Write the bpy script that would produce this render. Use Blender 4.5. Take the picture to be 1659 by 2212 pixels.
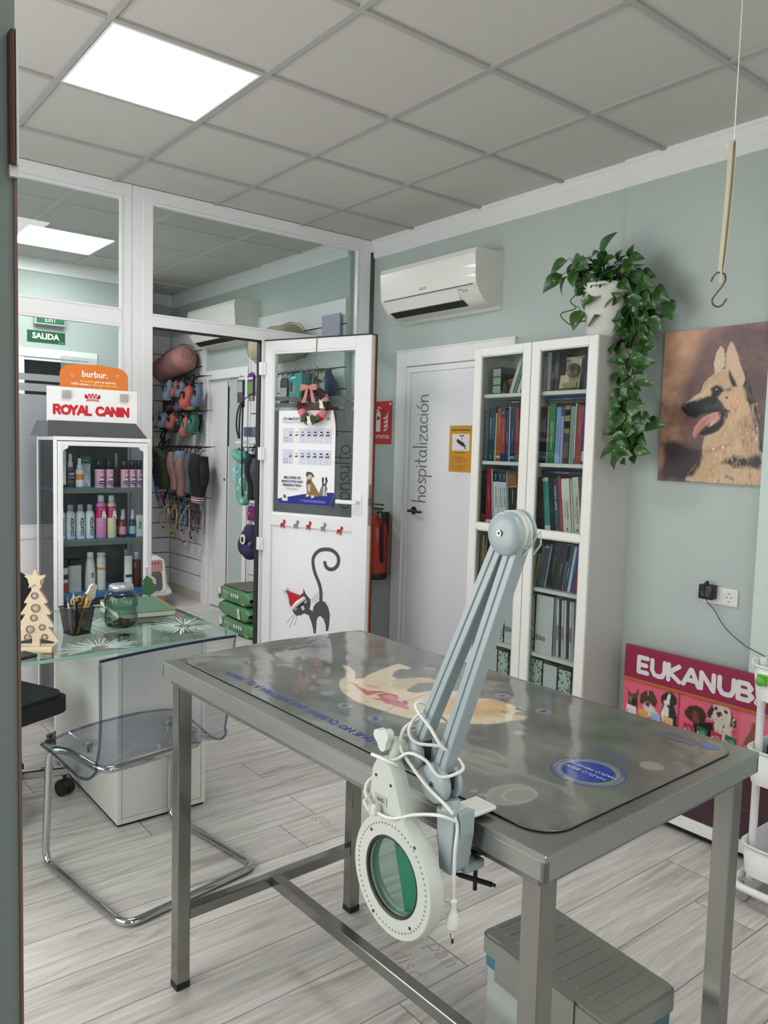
import bpy, bmesh, math, random
import numpy as np
from mathutils import Vector, Matrix
for o in list(bpy.data.objects): bpy.data.objects.remove(o)
SC = bpy.context.scene; COL = SC.collection
rnd = random.Random(7)
R = math.radians
# ------------------------------------------------------------------ camera, world, lights, exposure
CR = [[0.781778, -0.622950, 0.027507], [-0.026679, -0.077488, -0.996636], [0.622986, 0.778415, -0.077198]]   # rows: camera right, down, forward
cam = bpy.data.objects.new('camera', bpy.data.cameras.new('camera')); COL.objects.link(cam)
cam.data.sensor_fit = 'HORIZONTAL'; cam.data.sensor_width = 36.0; cam.data.lens = 36.0*1703.8/1659
cam.data.clip_start = 0.02
cm = Matrix((CR[0], [-v for v in CR[1]], [-v for v in CR[2]])).transposed().to_4x4()
cm.translation = Vector((-1.5725, -4.5596, 1.4383)); cam.matrix_world = cm; SC.camera = cam
SC.view_settings.view_transform = 'Standard'; SC.view_settings.look = 'None'
SC.view_settings.exposure = 1.0; SC.view_settings.gamma = 1.0; SC.view_settings.use_curve_mapping = False
W = bpy.data.worlds.new('world'); SC.world = W; W.use_nodes = True
W.node_tree.nodes['Background'].inputs[0].default_value = (.75, .78, .8, 1); W.node_tree.nodes['Background'].inputs[1].default_value = 0.15
try:
    SC.cycles.use_denoising = True; SC.cycles.transparent_max_bounces = 32; SC.cycles.max_bounces = 10
    SC.cycles.diffuse_bounces = 5; SC.cycles.sample_clamp_indirect = 4.0; SC.cycles.caustics_reflective = False; SC.cycles.caustics_refractive = False
except Exception: pass
PANEL_W = 9.0     # emission strength of the LED ceiling panels
def fill_light(name, loc, rot, sx, sy, power, col):
    l = bpy.data.lights.new(name, 'AREA'); l.shape = 'RECTANGLE'; l.size = sx; l.size_y = sy; l.energy = power; l.color = col
    o = bpy.data.objects.new(name, l); COL.objects.link(o); o.location = loc; o.rotation_euler = rot
fill_light('added_fill_rear', (-.3, -6.45, 1.25), (R(90), 0, 0), 3.2, 2.0, 14, (1, .99, .97))       # added unseen area lights that lift the ceiling and walls
fill_light('added_fill_side', (-2.56, -2.2, 1.4), (R(90), 0, R(-90)), 2.6, 1.7, 34, (1, .99, .97))  # added unseen fill from the left side
# ------------------------------------------------------------------ materials
def lin(c): return c/12.92 if c <= .04045 else ((c+.055)/1.055)**2.4
def rgb(h):
    h = h.lstrip('#'); return tuple(lin(int(h[i:i+2], 16)/255) for i in (0, 2, 4))
_M = {}
def mt(h, r=.5, m=0.0, n=.05, ns=30.0, bump=0.0, coat=0.0, alpha=1.0, sheen=0.0, trans=0.0):
    """procedural material: a base colour with a little noise in tone and roughness"""
    k = (h, r, m, n, ns, bump, coat, alpha, sheen, trans)
    if k in _M: return _M[k]
    M = bpy.data.materials.new('mat_'+h.lstrip('#')); M.use_nodes = True; nt = M.node_tree; N = nt.nodes; Lk = nt.links
    b = N['Principled BSDF']; c = rgb(h)
    b.inputs['Roughness'].default_value = r; b.inputs['Metallic'].default_value = m
    b.inputs['Coat Weight'].default_value = coat; b.inputs['Alpha'].default_value = alpha; b.inputs['Sheen Weight'].default_value = sheen
    b.inputs['Transmission Weight'].default_value = trans
    tc = N.new('ShaderNodeTexCoord'); no = N.new('ShaderNodeTexNoise'); no.inputs['Scale'].default_value = ns; no.inputs['Detail'].default_value = 4
    Lk.new(tc.outputs['Object'], no.inputs['Vector'])
    mx = N.new('ShaderNodeMix'); mx.data_type = 'RGBA'
    mx.inputs[6].default_value = tuple(v*(1-n) for v in c)+(1,); mx.inputs[7].default_value = tuple(min(1, v*(1+n)) for v in c)+(1,)
    Lk.new(no.outputs['Fac'], mx.inputs[0]); Lk.new(mx.outputs[2], b.inputs['Base Color'])
    if bump:
        bp = N.new('ShaderNodeBump'); bp.inputs['Strength'].default_value = bump; bp.inputs['Distance'].default_value = .002
        Lk.new(no.outputs['Fac'], bp.inputs['Height']); Lk.new(bp.outputs['Normal'], b.inputs['Normal'])
    _M[k] = M; return M
def glass(name, tint='#ffffff', refl=1.0, film=0.0, filmc='#8a9090', edge=None, rough=0.0):
    """clear pane: straight-through transmission, fresnel reflection, optional translucent film"""
    k = ('g', name)
    if k in _M: return _M[k]
    M = bpy.data.materials.new('mat_'+name); M.use_nodes = True; nt = M.node_tree; N = nt.nodes; Lk = nt.links; N.clear()
    out = N.new('ShaderNodeOutputMaterial'); tr = N.new('ShaderNodeBsdfTransparent'); tr.inputs[0].default_value = rgb(tint)+(1,)
    gl = N.new('ShaderNodeBsdfGlossy'); gl.inputs['Roughness'].default_value = rough
    fr = N.new('ShaderNodeFresnel'); fr.inputs[0].default_value = 1.45
    ge = N.new('ShaderNodeNewGeometry'); inv = N.new('ShaderNodeMath'); inv.operation = 'SUBTRACT'; inv.inputs[0].default_value = refl; m9 = N.new('ShaderNodeMath'); m9.operation = 'MULTIPLY'; m9.inputs[1].default_value = refl; Lk.new(ge.outputs['Backfacing'], m9.inputs[0]); Lk.new(m9.outputs[0], inv.inputs[1])
    mu = N.new('ShaderNodeMath'); mu.operation = 'MULTIPLY'; Lk.new(fr.outputs[0], mu.inputs[0]); Lk.new(inv.outputs[0], mu.inputs[1])
    mx = N.new('ShaderNodeMixShader'); Lk.new(mu.outputs[0], mx.inputs[0]); Lk.new(gl.outputs[0], mx.inputs[2])
    base = tr.outputs[0]
    if edge:
        lw = N.new('ShaderNodeLayerWeight'); lw.inputs[0].default_value = .35; t2 = N.new('ShaderNodeBsdfTransparent'); t2.inputs[0].default_value = rgb(edge)+(1,)
        m3 = N.new('ShaderNodeMixShader'); Lk.new(lw.outputs['Facing'], m3.inputs[0]); Lk.new(base, m3.inputs[1]); Lk.new(t2.outputs[0], m3.inputs[2]); base = m3.outputs[0]
    if film:
        di = N.new('ShaderNodeBsdfDiffuse'); no = N.new('ShaderNodeTexNoise'); no.inputs['Scale'].default_value = 3
        r2 = N.new('ShaderNodeMix'); r2.data_type = 'RGBA'; c = rgb(filmc); r2.inputs[6].default_value = tuple(v*.94 for v in c)+(1,); r2.inputs[7].default_value = tuple(v*1.06 for v in c)+(1,)
        Lk.new(no.outputs['Fac'], r2.inputs[0]); Lk.new(r2.outputs[2], di.inputs[0])
        tl = N.new('ShaderNodeBsdfTranslucent'); Lk.new(r2.outputs[2], tl.inputs[0])
        m4 = N.new('ShaderNodeMixShader'); m4.inputs[0].default_value = .35; Lk.new(di.outputs[0], m4.inputs[1]); Lk.new(tl.outputs[0], m4.inputs[2])
        m2 = N.new('ShaderNodeMixShader'); m2.inputs[0].default_value = film; Lk.new(base, m2.inputs[1]); Lk.new(m4.outputs[0], m2.inputs[2]); base = m2.outputs[0]
    Lk.new(base, mx.inputs[1]); Lk.new(mx.outputs[0], out.inputs[0]); _M[k] = M; return M
def emit(name, strength, h='#ffffff'):
    M = bpy.data.materials.new('mat_'+name); M.use_nodes = True; N = M.node_tree.nodes; b = N['Principled BSDF']
    b.inputs['Base Color'].default_value = (.8, .8, .8, 1); b.inputs['Emission Color'].default_value = rgb(h)+(1,); b.inputs['Emission Strength'].default_value = strength
    return M
def painted(name, r=.5, m=0.0, coat=0.0, bump=0.0):
    """surface whose print is stored per point (posters, the canvas, the mat)"""
    M = bpy.data.materials.new('mat_'+name); M.use_nodes = True; nt = M.node_tree; N = nt.nodes; b = N['Principled BSDF']
    b.inputs['Roughness'].default_value = r; b.inputs['Metallic'].default_value = m; b.inputs['Coat Weight'].default_value = coat; b.inputs['Coat Roughness'].default_value = .06
    a = N.new('ShaderNodeAttribute'); a.attribute_name = 'Col'
    hs = N.new('ShaderNodeHueSaturation'); no = N.new('ShaderNodeTexNoise'); no.inputs['Scale'].default_value = 220
    mr = N.new('ShaderNodeMapRange'); mr.inputs[3].default_value = .95; mr.inputs[4].default_value = 1.05
    nt.links.new(no.outputs['Fac'], mr.inputs[0]); nt.links.new(mr.outputs[0], hs.inputs['Value']); nt.links.new(a.outputs['Color'], hs.inputs['Color']); nt.links.new(hs.outputs[0], b.inputs['Base Color'])
    if bump:
        n2 = N.new('ShaderNodeTexNoise'); n2.inputs['Scale'].default_value = 7; bp = N.new('ShaderNodeBump'); bp.inputs['Strength'].default_value = bump; bp.inputs['Distance'].default_value = .004
        nt.links.new(n2.outputs['Fac'], bp.inputs['Height']); nt.links.new(bp.outputs[0], b.inputs['Coat Normal'])
    return M
# ------------------------------------------------------------------ mesh builder
def V(*a): return Vector(a)
def frame(o, x, y):
    """matrix whose local x,y run along x,y"""
    x = Vector(x).normalized(); y = Vector(y); z = x.cross(y).normalized(); y = z.cross(x)
    m = Matrix((x, y, z)).transposed().to_4x4(); m.translation = Vector(o); return m
def smooth_poly(pts, n=4):
    """closed Catmull-Rom through 2D/3D points"""
    out = []; k = len(pts); P = [Vector(p) for p in pts]
    for i in range(k):
        a, b, c, d = P[i-1], P[i], P[(i+1) % k], P[(i+2) % k]
        for j in range(n):
            t = j/n; out.append(.5*((2*b)+(c-a)*t+(2*a-5*b+4*c-d)*t*t+(3*b-a-3*c+d)*t**3))
    return out
def smooth_line(pts, n=6):
    P = [Vector(p) for p in pts]; out = []
    for i in range(len(P)-1):
        a = P[max(i-1, 0)]; b = P[i]; c = P[i+1]; d = P[min(i+2, len(P)-1)]
        for j in range(n):
            t = j/n; out.append(.5*((2*b)+(c-a)*t+(2*a-5*b+4*c-d)*t*t+(3*b-a-3*c+d)*t**3))
    out.append(P[-1]); return out
def fillet(pts, r, n=5):
    """round the inner corners of an open path"""
    P = [Vector(p) for p in pts]; out = [P[0]]
    for i in range(1, len(P)-1):
        a, b, c = P[i-1], P[i], P[i+1]; u = (a-b); v = (c-b); rr = min(r, u.length*.49, v.length*.49); u.normalize(); v.normalize()
        for j in range(n+1):
            t = j/n; p0 = b+u*rr; p2 = b+v*rr; out.append((1-t)**2*p0+2*t*(1-t)*b+t*t*p2)
    out.append(P[-1]); return out
class MB:
    def __init__(s): s.v = []; s.f = []; s.m = []; s.s = []; s.mats = []
    def mi(s, mat):
        if mat not in s.mats: s.mats.append(mat)
        return s.mats.index(mat)
    def add(s, vs, fs, mat, sm=False, M=None):
        o = len(s.v); k = s.mi(mat)
        if M is not None: vs = [M @ Vector(v) for v in vs]
        s.v += [tuple(v) for v in vs]
        for f in fs: s.f.append(tuple(i+o for i in f)); s.m.append(k); s.s.append(sm)
        return s
    def bm(s, bm, mat, sm=False, M=None):
        bm.verts.index_update(); s.add([v.co.copy() for v in bm.verts], [[v.index for v in f.verts] for f in bm.faces], mat, sm, M); bm.free(); return s
    def box(s, a, b, mat, bev=0.0, seg=1, M=None):
        lo = [min(a[i], b[i]) for i in range(3)]; hi = [max(a[i], b[i]) for i in range(3)]
        if not bev:
            vs = [(x, y, z) for x in (lo[0], hi[0]) for y in (lo[1], hi[1]) for z in (lo[2], hi[2])]
            return s.add(vs, [(0, 1, 3, 2), (4, 6, 7, 5), (0, 4, 5, 1), (2, 3, 7, 6), (0, 2, 6, 4), (1, 5, 7, 3)], mat, False, M)
        bm = bmesh.new(); bmesh.ops.create_cube(bm, size=1)
        for v in bm.verts: v.co = Vector([(lo[i]+hi[i])/2+v.co[i]*(hi[i]-lo[i]) for i in range(3)])
        bmesh.ops.bevel(bm, geom=bm.edges[:]+bm.verts[:], offset=min(bev, .49*min(hi[i]-lo[i] for i in range(3))), segments=seg, affect='EDGES', profile=.5)
        return s.bm(bm, mat, seg > 1, M)
    def cyl(s, p0, p1, r0, mat, r1=None, n=20, sm=True, caps=True):
        r1 = r0 if r1 is None else r1; p0 = Vector(p0); p1 = Vector(p1); d = (p1-p0).normalized()
        u = d.orthogonal().normalized(); w = d.cross(u); vs = []
        for p, r in ((p0, r0), (p1, r1)):
            for i in range(n): a = 2*math.pi*i/n; vs.append(p+u*(r*math.cos(a))+w*(r*math.sin(a)))
        s.add(vs, [(i, (i+1) % n, n+(i+1) % n, n+i) for i in range(n)], mat, sm)
        if caps: s.add(vs, [tuple(range(n-1, -1, -1)), tuple(range(n, 2*n))], mat, False)
        return s
    def tube(s, pts, r, mat, n=8, closed=False, caps=True):
        P = [Vector(p) for p in pts]; k = len(P); rs = r if isinstance(r, (list, tuple)) else [r]*k
        vs = []; u = None
        for i in range(k):
            d = (P[(i+1) % k]-P[i-1]) if closed else (P[min(i+1, k-1)]-P[max(i-1, 0)])
            if d.length < 1e-9: d = Vector((0, 0, 1))
            d.normalize()
            u = d.orthogonal().normalized() if u is None else (u-d*u.dot(d))
            if u.length < 1e-6: u = d.orthogonal()
            u.normalize(); w = d.cross(u)
            for j in range(n): a = 2*math.pi*j/n; vs.append(P[i]+u*(rs[i]*math.cos(a))+w*(rs[i]*math.sin(a)))
        fs = []
        for i in range(k if closed else k-1):
            i2 = (i+1) % k
            for j in range(n): fs.append((i*n+j, i*n+(j+1) % n, i2*n+(j+1) % n, i2*n+j))
        s.add(vs, fs, mat, True)
        if caps and not closed: s.add(vs[:n], [tuple(range(n-1, -1, -1))], mat); s.add(vs[-n:], [tuple(range(n))], mat)
        return s
    def strap(s, pts, w, t, side, mat):
        """flat band along pts, wide along side"""
        P = [Vector(p) for p in pts]; sd = Vector(side).normalized(); k = len(P); vs = []
        for i in range(k):
            d = (P[min(i+1, k-1)]-P[max(i-1, 0)]).normalized(); nn = sd.cross(d).normalized()
            for a, b in ((-1, -1), (1, -1), (1, 1), (-1, 1)): vs.append(P[i]+sd*(a*w/2)+nn*(b*t/2))
        fs = [(i*4+j, i*4+(j+1) % 4, i*4+4+(j+1) % 4, i*4+4+j) for i in range(k-1) for j in range(4)]+[(3, 2, 1, 0), (k*4-4, k*4-3, k*4-2, k*4-1)]
        return s.add(vs, fs, mat, False)
    def lathe(s, prof, mat, n=24, o=(0, 0, 0), sm=True, M=None):
        """profile of (radius, height) turned about z"""
        vs = []; k = len(prof)
        for r, z in prof:
            for i in range(n): a = 2*math.pi*i/n; vs.append((o[0]+r*math.cos(a), o[1]+r*math.sin(a), o[2]+z))
        fs = [(j*n+i, j*n+(i+1) % n, (j+1)*n+(i+1) % n, (j+1)*n+i) for j in range(k-1) for i in range(n)]
        return s.add(vs, fs, mat, sm, M)
    def prism(s, poly, z0, z1, mat, M=None, sm=False, cap2=True):
        n = len(poly); vs = [(p[0], p[1], z0) for p in poly]+[(p[0], p[1], z1) for p in poly]
        ar = sum(poly[i-1][0]*poly[i][1]-poly[i][0]*poly[i-1][1] for i in range(n))
        fs = [(i, (i+1) % n, n+(i+1) % n, n+i) for i in range(n)]
        top = tuple(range(n, 2*n)); bot = tuple(range(n-1, -1, -1))
        if ar < 0: fs = [f[::-1] for f in fs]; top = top[::-1]; bot = bot[::-1]
        s.add(vs, fs, mat, sm, M); s.add(vs, [top]+([bot] if cap2 else []), mat, False, M); return s
    def ball(s, c, r, mat, n=14, sq=(1, 1, 1), M=None):
        bm = bmesh.new(); bmesh.ops.create_uvsphere(bm, u_segments=n, v_segments=max(6, n//2), radius=r)
        for v in bm.verts: v.co = Vector((v.co.x*sq[0]+c[0], v.co.y*sq[1]+c[1], v.co.z*sq[2]+c[2]))
        return s.bm(bm, mat, True, M)
    def grid(s, fn, nu, nv, mat, cu=False, sm=True, M=None):
        """surface fn(u,v), u,v in 0..1"""
        U = nu if cu else nu+1
        vs = [fn(i/nu, j/nv) for j in range(nv+1) for i in range(U)]
        fs = [(j*U+i, j*U+(i+1) % U, (j+1)*U+(i+1) % U, (j+1)*U+i) for j in range(nv) for i in range(nu)]
        return s.add(vs, fs, mat, sm, M)
    def stroke(s, pts, w, mat, M, z=0.0, t=.0006):
        """flat round-ended pen stroke in the xy plane of M: a bar per segment, a dot per bend, each a hair above the last"""
        P = [Vector((p[0], p[1])) for p in pts]; s.zc = getattr(s, 'zc', 0)
        def zz(): s.zc = (s.zc+1) % 40; return z+t+s.zc*1.2e-5
        for i in range(len(P)-1):
            d = P[i+1]-P[i]
            if d.length < 1e-7: continue
            d.normalize(); n_ = Vector((-d.y, d.x))*w/2; h = zz(); s.add([(q.x, q.y, h) for q in (P[i]-n_, P[i+1]-n_, P[i+1]+n_, P[i]+n_)], [(0, 1, 2, 3)], mat, False, M)
        k = 14 if w > .006 else 8
        for i, q in enumerate(P):
            if 0 < i < len(P)-1 and (P[i]-P[i-1]).normalized().dot((P[i+1]-P[i]).normalized()) > (.9997 if w > .012 else .985): continue
            h = zz(); s.add([(q.x+w/2*math.cos(2*math.pi*a/k), q.y+w/2*math.sin(2*math.pi*a/k), h) for a in range(k)], [tuple(range(k))], mat, False, M)
        return s
    def text(s, body, size, mat, M, bold=0.0, align='CENTER', sx=1.0, z=.0008, space=1.0):
        """lettering laid in the xy plane of M"""
        c = bpy.data.curves.new('t', 'FONT'); c.body = body; c.size = size; c.align_x = align; c.align_y = 'CENTER'; c.offset = bold*size; c.resolution_u = 2; c.space_character = space
        o = bpy.data.objects.new('t', c); me = o.to_mesh()
        s.add([(v.co.x*sx, v.co.y, z) for v in me.vertices], [tuple(p.vertices) for p in me.polygons], mat, False, M)
        o.to_mesh_clear(); bpy.data.objects.remove(o); bpy.data.curves.remove(c); return s
    def mesh(s, name, inv=None):
        me = bpy.data.meshes.new(name); vs = s.v if inv is None else [tuple(inv @ Vector(v)) for v in s.v]
        me.from_pydata(vs, [], s.f)
        for m_ in s.mats: me.materials.append(m_)
        me.polygons.foreach_set('material_index', s.m); me.polygons.foreach_set('use_smooth', s.s); me.update(); return me
ROOT = {}
def tag(o, label=None, cat=None, group=None, kind=None):
    if label: o['label'] = label
    if cat: o['category'] = cat
    if group: o['group'] = group
    if kind: o['kind'] = kind
    return o
def place(o, loc, rz):
    o.location = loc; o.rotation_euler = (0, 0, rz); ROOT[o.name] = Matrix.Translation(loc) @ Matrix.Rotation(rz, 4, 'Z')
def T(name, label, cat, loc=(0, 0, 0), rz=0.0, group=None):
    o = bpy.data.objects.new(name, None); COL.objects.link(o); o.empty_display_size = .05; place(o, loc, rz); return tag(o, label, cat, group)
def P(name, mb, parent, label=None, w=False, fix=False):
    """a part (or sub-part); w: the mesh was laid out in room coordinates"""
    rm = ROOT[parent.name]; me = mb.mesh(name, rm.inverted() if w else None)
    o = bpy.data.objects.new(name, me); COL.objects.link(o); o.parent = parent; ROOT[o.name] = rm
    if fix: recalc(me)
    return tag(o, label)
def recalc(me):
    bm = bmesh.new(); bm.from_mesh(me); bmesh.ops.recalc_face_normals(bm, faces=bm.faces); bm.to_mesh(me); bm.free()
def O(name, mb, label, cat, loc=(0, 0, 0), rz=0.0, group=None, w=False, kind=None):
    m = Matrix.Translation(loc) @ Matrix.Rotation(rz, 4, 'Z'); o = bpy.data.objects.new(name, mb.mesh(name, m.inverted() if w else None)); COL.objects.link(o); place(o, loc, rz)
    return tag(o, label, cat, group, kind)
def S(name, mb, parent=None):
    o = bpy.data.objects.new(name, mb.mesh(name)); COL.objects.link(o)
    if parent: o.parent = parent
    else: o['kind'] = 'structure'
    ROOT[o.name] = Matrix.Identity(4); return o
def dup(root, loc, rz, label, group=None):
    r = root.copy(); COL.objects.link(r); place(r, loc, rz); r['label'] = label
    if group: r['group'] = group
    for c in list(root.children):
        d = c.copy(); COL.objects.link(d); d.parent = r
        for g in c.children: e = g.copy(); COL.objects.link(e); e.parent = d
    return r
# ------------------------------------------------------------------ flat prints: a fine point grid coloured by polygon layers
def vnoise(x, y, f, seed=0):
    x = x*f; y = y*f; xi = np.floor(x).astype(int); yi = np.floor(y).astype(int); fx = x-xi; fy = y-yi; fx = fx*fx*(3-2*fx); fy = fy*fy*(3-2*fy)
    def h(a, b): return np.modf(np.abs(np.sin(a*127.1+b*311.7+seed*74.7)*43758.5453))[0]
    return (h(xi, yi)*(1-fx)+h(xi+1, yi)*fx)*(1-fy)+(h(xi, yi+1)*(1-fx)+h(xi+1, yi+1)*fx)*fy
def fbm(x, y, f, seed=0): return sum(vnoise(x, y, f*2**i, seed+i)*.5**i for i in range(4))/1.875
def sdf(x, y, poly):
    d = np.full(x.shape, 1e9); ins = np.zeros(x.shape, bool); n = len(poly)
    for i in range(n):
        ax, ay = poly[i-1]; bx, by = poly[i]; ex, ey = bx-ax, by-ay; L = ex*ex+ey*ey+1e-12
        t = np.clip(((x-ax)*ex+(y-ay)*ey)/L, 0, 1); d = np.minimum(d, (x-ax-t*ex)**2+(y-ay-t*ey)**2)
        c = ((ay > y) != (by > y)) & (x < ex*(y-ay)/(ey if abs(ey) > 1e-12 else 1e-12)+ax); ins ^= c
    return np.sqrt(d)*np.where(ins, -1, 1)
def paint(w, h, nx, ny, base, layers, x0=0.0, y0=0.0):
    """layers: (points, colour, softness, wobble, streak) -> vertices, faces, linear colours; base: f(x,y)->rgb array"""
    X, Y = np.meshgrid(np.linspace(x0, x0+w, nx), np.linspace(y0, y0+h, ny)); x = X.ravel(); y = Y.ravel()
    Cc = base(x, y)
    for k, L in enumerate(layers):
        pts, col, soft, wob = L[:4]; st = L[4] if len(L) > 4 else 0
        xs = [p[0] for p in pts]; ys = [p[1] for p in pts]; pad = soft*2+wob
        sel = np.where((x > min(xs)-pad) & (x < max(xs)+pad) & (y > min(ys)-pad) & (y < max(ys)+pad))[0]
        if not len(sel): continue
        d = sdf(x[sel], y[sel], pts)
        if wob: d = d+wob*(fbm(x[sel], y[sel], .35/max(wob, .002), k)-.5)*2
        a = np.clip(.5-d/(2*max(soft, 1e-5)), 0, 1); a = (a*a*(3-2*a))[:, None]*(L[5] if len(L) > 5 else 1)
        c = np.array(rgb(col))[None, :]
        if st: c = c*(1+st*(fbm(x[sel]*1.0, y[sel]*.35, 160, k+9)-.5)[:, None]*2)
        Cc[sel] = Cc[sel]*(1-a)+c*a
    fs = [(j*nx+i, j*nx+i+1, (j+1)*nx+i+1, (j+1)*nx+i) for j in range(ny-1) for i in range(nx-1)]
    return x, y, fs, np.clip(Cc, 0, 1)
def painted_obj(name, M, data, mat, zf=None):
    x, y, fs, Cc = data; me = bpy.data.meshes.new(name)
    zz = np.zeros_like(x) if zf is None else zf(x, y)
    A = np.array(M)[:3, :3]; t = np.array(M)[:3, 3]
    me.from_pydata((np.stack([x, y, zz], 1) @ A.T+t).tolist(), [], fs)
    a = me.color_attributes.new('Col', 'FLOAT_COLOR', 'POINT'); a.data.foreach_set('color', np.concatenate([Cc, np.ones((len(x), 1))], 1).astype(np.float32).ravel())
    me.materials.append(mat); me.polygons.foreach_set('use_smooth', [True]*len(fs)); me.update(); return me
A_DOOR = dict(
 TAIL=[(0.4917,0.7537),(0.5028,0.7291),(0.5297,0.7175),(0.5639,0.7258),(0.5892,0.7566),(0.5881,0.7989),(0.5496,0.8311),(0.4976,0.836),(0.4456,0.8218),(0.4079,0.7819),(0.4044,0.7336),(0.4223,0.6777),(0.4544,0.6188),(0.4675,0.5675),(0.468,0.505)],
 BODY=[(0.434,0.5008),(0.4676,0.5194),(0.5004,0.5139),(0.5245,0.4834),(0.5371,0.442),(0.535,0.3938),(0.5283,0.34),(0.511,0.3347),(0.5077,0.3708),(0.4916,0.4071),(0.4678,0.4231),(0.4503,0.4159),(0.4392,0.3902),(0.4378,0.3513),(0.4353,0.3121),(0.4199,0.3079),(0.4106,0.3474),(0.3979,0.3797),(0.3791,0.4161),(0.3428,0.424),(0.319,0.4081),(0.2827,0.4003),(0.264,0.4136),(0.2425,0.4423),(0.2193,0.4838),(0.2625,0.4794),(0.304,0.5286),(0.3337,0.5517),(0.333,0.5808),(0.3543,0.5444),(0.3885,0.5174),(0.3916,0.4858),(0.384,0.4557),(0.4082,0.4442),(0.4133,0.474)],
 EYES=[[(0.3351,0.4933),(0.3647,0.5116),(0.3557,0.4861)],[(0.2634,0.4401),(0.2961,0.4541),(0.2759,0.4289)],[(0.3177,0.4618),(0.3356,0.4719),(0.3482,0.451),(0.3304,0.439)]],
 WH=[[(0.3945,0.5152),(0.4523,0.5657)],[(0.3982,0.5089),(0.4931,0.5705)],[(0.4008,0.4995),(0.4707,0.5342)],[(0.2642,0.4057),(0.2039,0.3431)],[(0.2729,0.4019),(0.2293,0.3168)],[(0.2888,0.4011),(0.2696,0.3324)]])
A_MAT = dict(
 body=[(0.03,0.32),(0.036,0.299),(0.013,0.243),(-0.02,0.204),(-0.009,0.189),(0.026,0.21),(0.082,0.227),(0.134,0.241),(0.16,0.243),(0.159,0.198),(0.139,0.19),(0.127,0.204),(0.097,0.193),(0.067,0.166),(0.064,0.138),(0.108,0.123),(0.134,0.105),(0.134,0.053),(0.123,0.046),(0.115,0.074),(0.082,0.089),(0.032,0.068),(0.015,0.052),(0.025,0.032),(0.094,0.017),(0.113,-0.017),(0.115,-0.084),(0.141,-0.096),(0.142,-0.147),(0.142,-0.196),(0.113,-0.192),(0.093,-0.201),(0.111,-0.226),(0.089,-0.232),(0.062,-0.224),(0.026,-0.22),(0.001,-0.207),(-0.023,-0.184),(-0.057,-0.154),(-0.088,-0.127),(-0.105,-0.082),(-0.116,-0.029),(-0.124,0.024),(-0.126,0.074),(-0.112,0.129),(-0.087,0.179),(-0.056,0.215),(-0.031,0.227),(0.001,0.266)],
 head=[(0.076,-0.03),(0.107,-0.091),(0.135,-0.148),(0.105,-0.187),(0.06,-0.189),(0.015,-0.168),(0.003,-0.125),(-0.049,-0.111),(-0.035,-0.075)],
 nose=[(0.141,-0.165),(0.141,-0.195),(0.132,-0.197),(0.122,-0.185)],
 eye=[(0.093,-0.169),(0.095,-0.179),(0.088,-0.183),(0.087,-0.174)],
 mouth=[(0.13,-0.157),(0.139,-0.17),(0.12,-0.186),(0.111,-0.173)],
 jaw=[(0.091,-0.202),(0.111,-0.226),(0.088,-0.233),(0.068,-0.223)],
 ear=[(0.13,-0.075),(0.146,-0.1),(0.136,-0.143),(0.126,-0.117)],
 hind=[(0.015,0.114),(0.064,0.138),(0.108,0.123),(0.134,0.105),(0.134,0.053),(0.115,0.074),(0.082,0.089),(0.032,0.068),(0.01,0.076)],
 org1=[(-0.047,0.186),(-0.046,0.164),(-0.058,0.111),(-0.031,0.091),(-0.025,0.08),(-0.078,0.081),(-0.077,0.09),(-0.066,0.123)],
 org2=[(-0.057,0.076),(-0.029,0.073),(-0.022,0.045),(-0.035,0.022),(-0.051,0.027),(-0.065,0.05)],
 org3=[(-0.083,0.062),(-0.06,0.046),(-0.042,0.027),(-0.047,-0.013),(-0.06,-0.04),(-0.069,-0.043),(-0.073,-0.019),(-0.081,0.017),(-0.074,0.025)],
 org4=[(-0.038,0.009),(-0.029,0.003),(-0.043,-0.016),(-0.053,-0.015)],
 org5=[(-0.028,0.159),(-0.013,0.124),(-0.025,0.101),(-0.035,0.129)],
 LINES=[[(-0.086,0.209),(-0.05,0.177)],[(-0.13,0.144),(-0.067,0.127)],[(-0.144,0.056),(-0.106,0.047)],[(-0.149,-0.04),(-0.071,-0.008)],[(-0.02,0.125),(0.05,0.138)],[(0.05,0.138),(0.161,0.164)],[(-0.026,0.001),(0.091,0.019)],[(-0.117,-0.127),(-0.065,-0.111)]])
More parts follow.
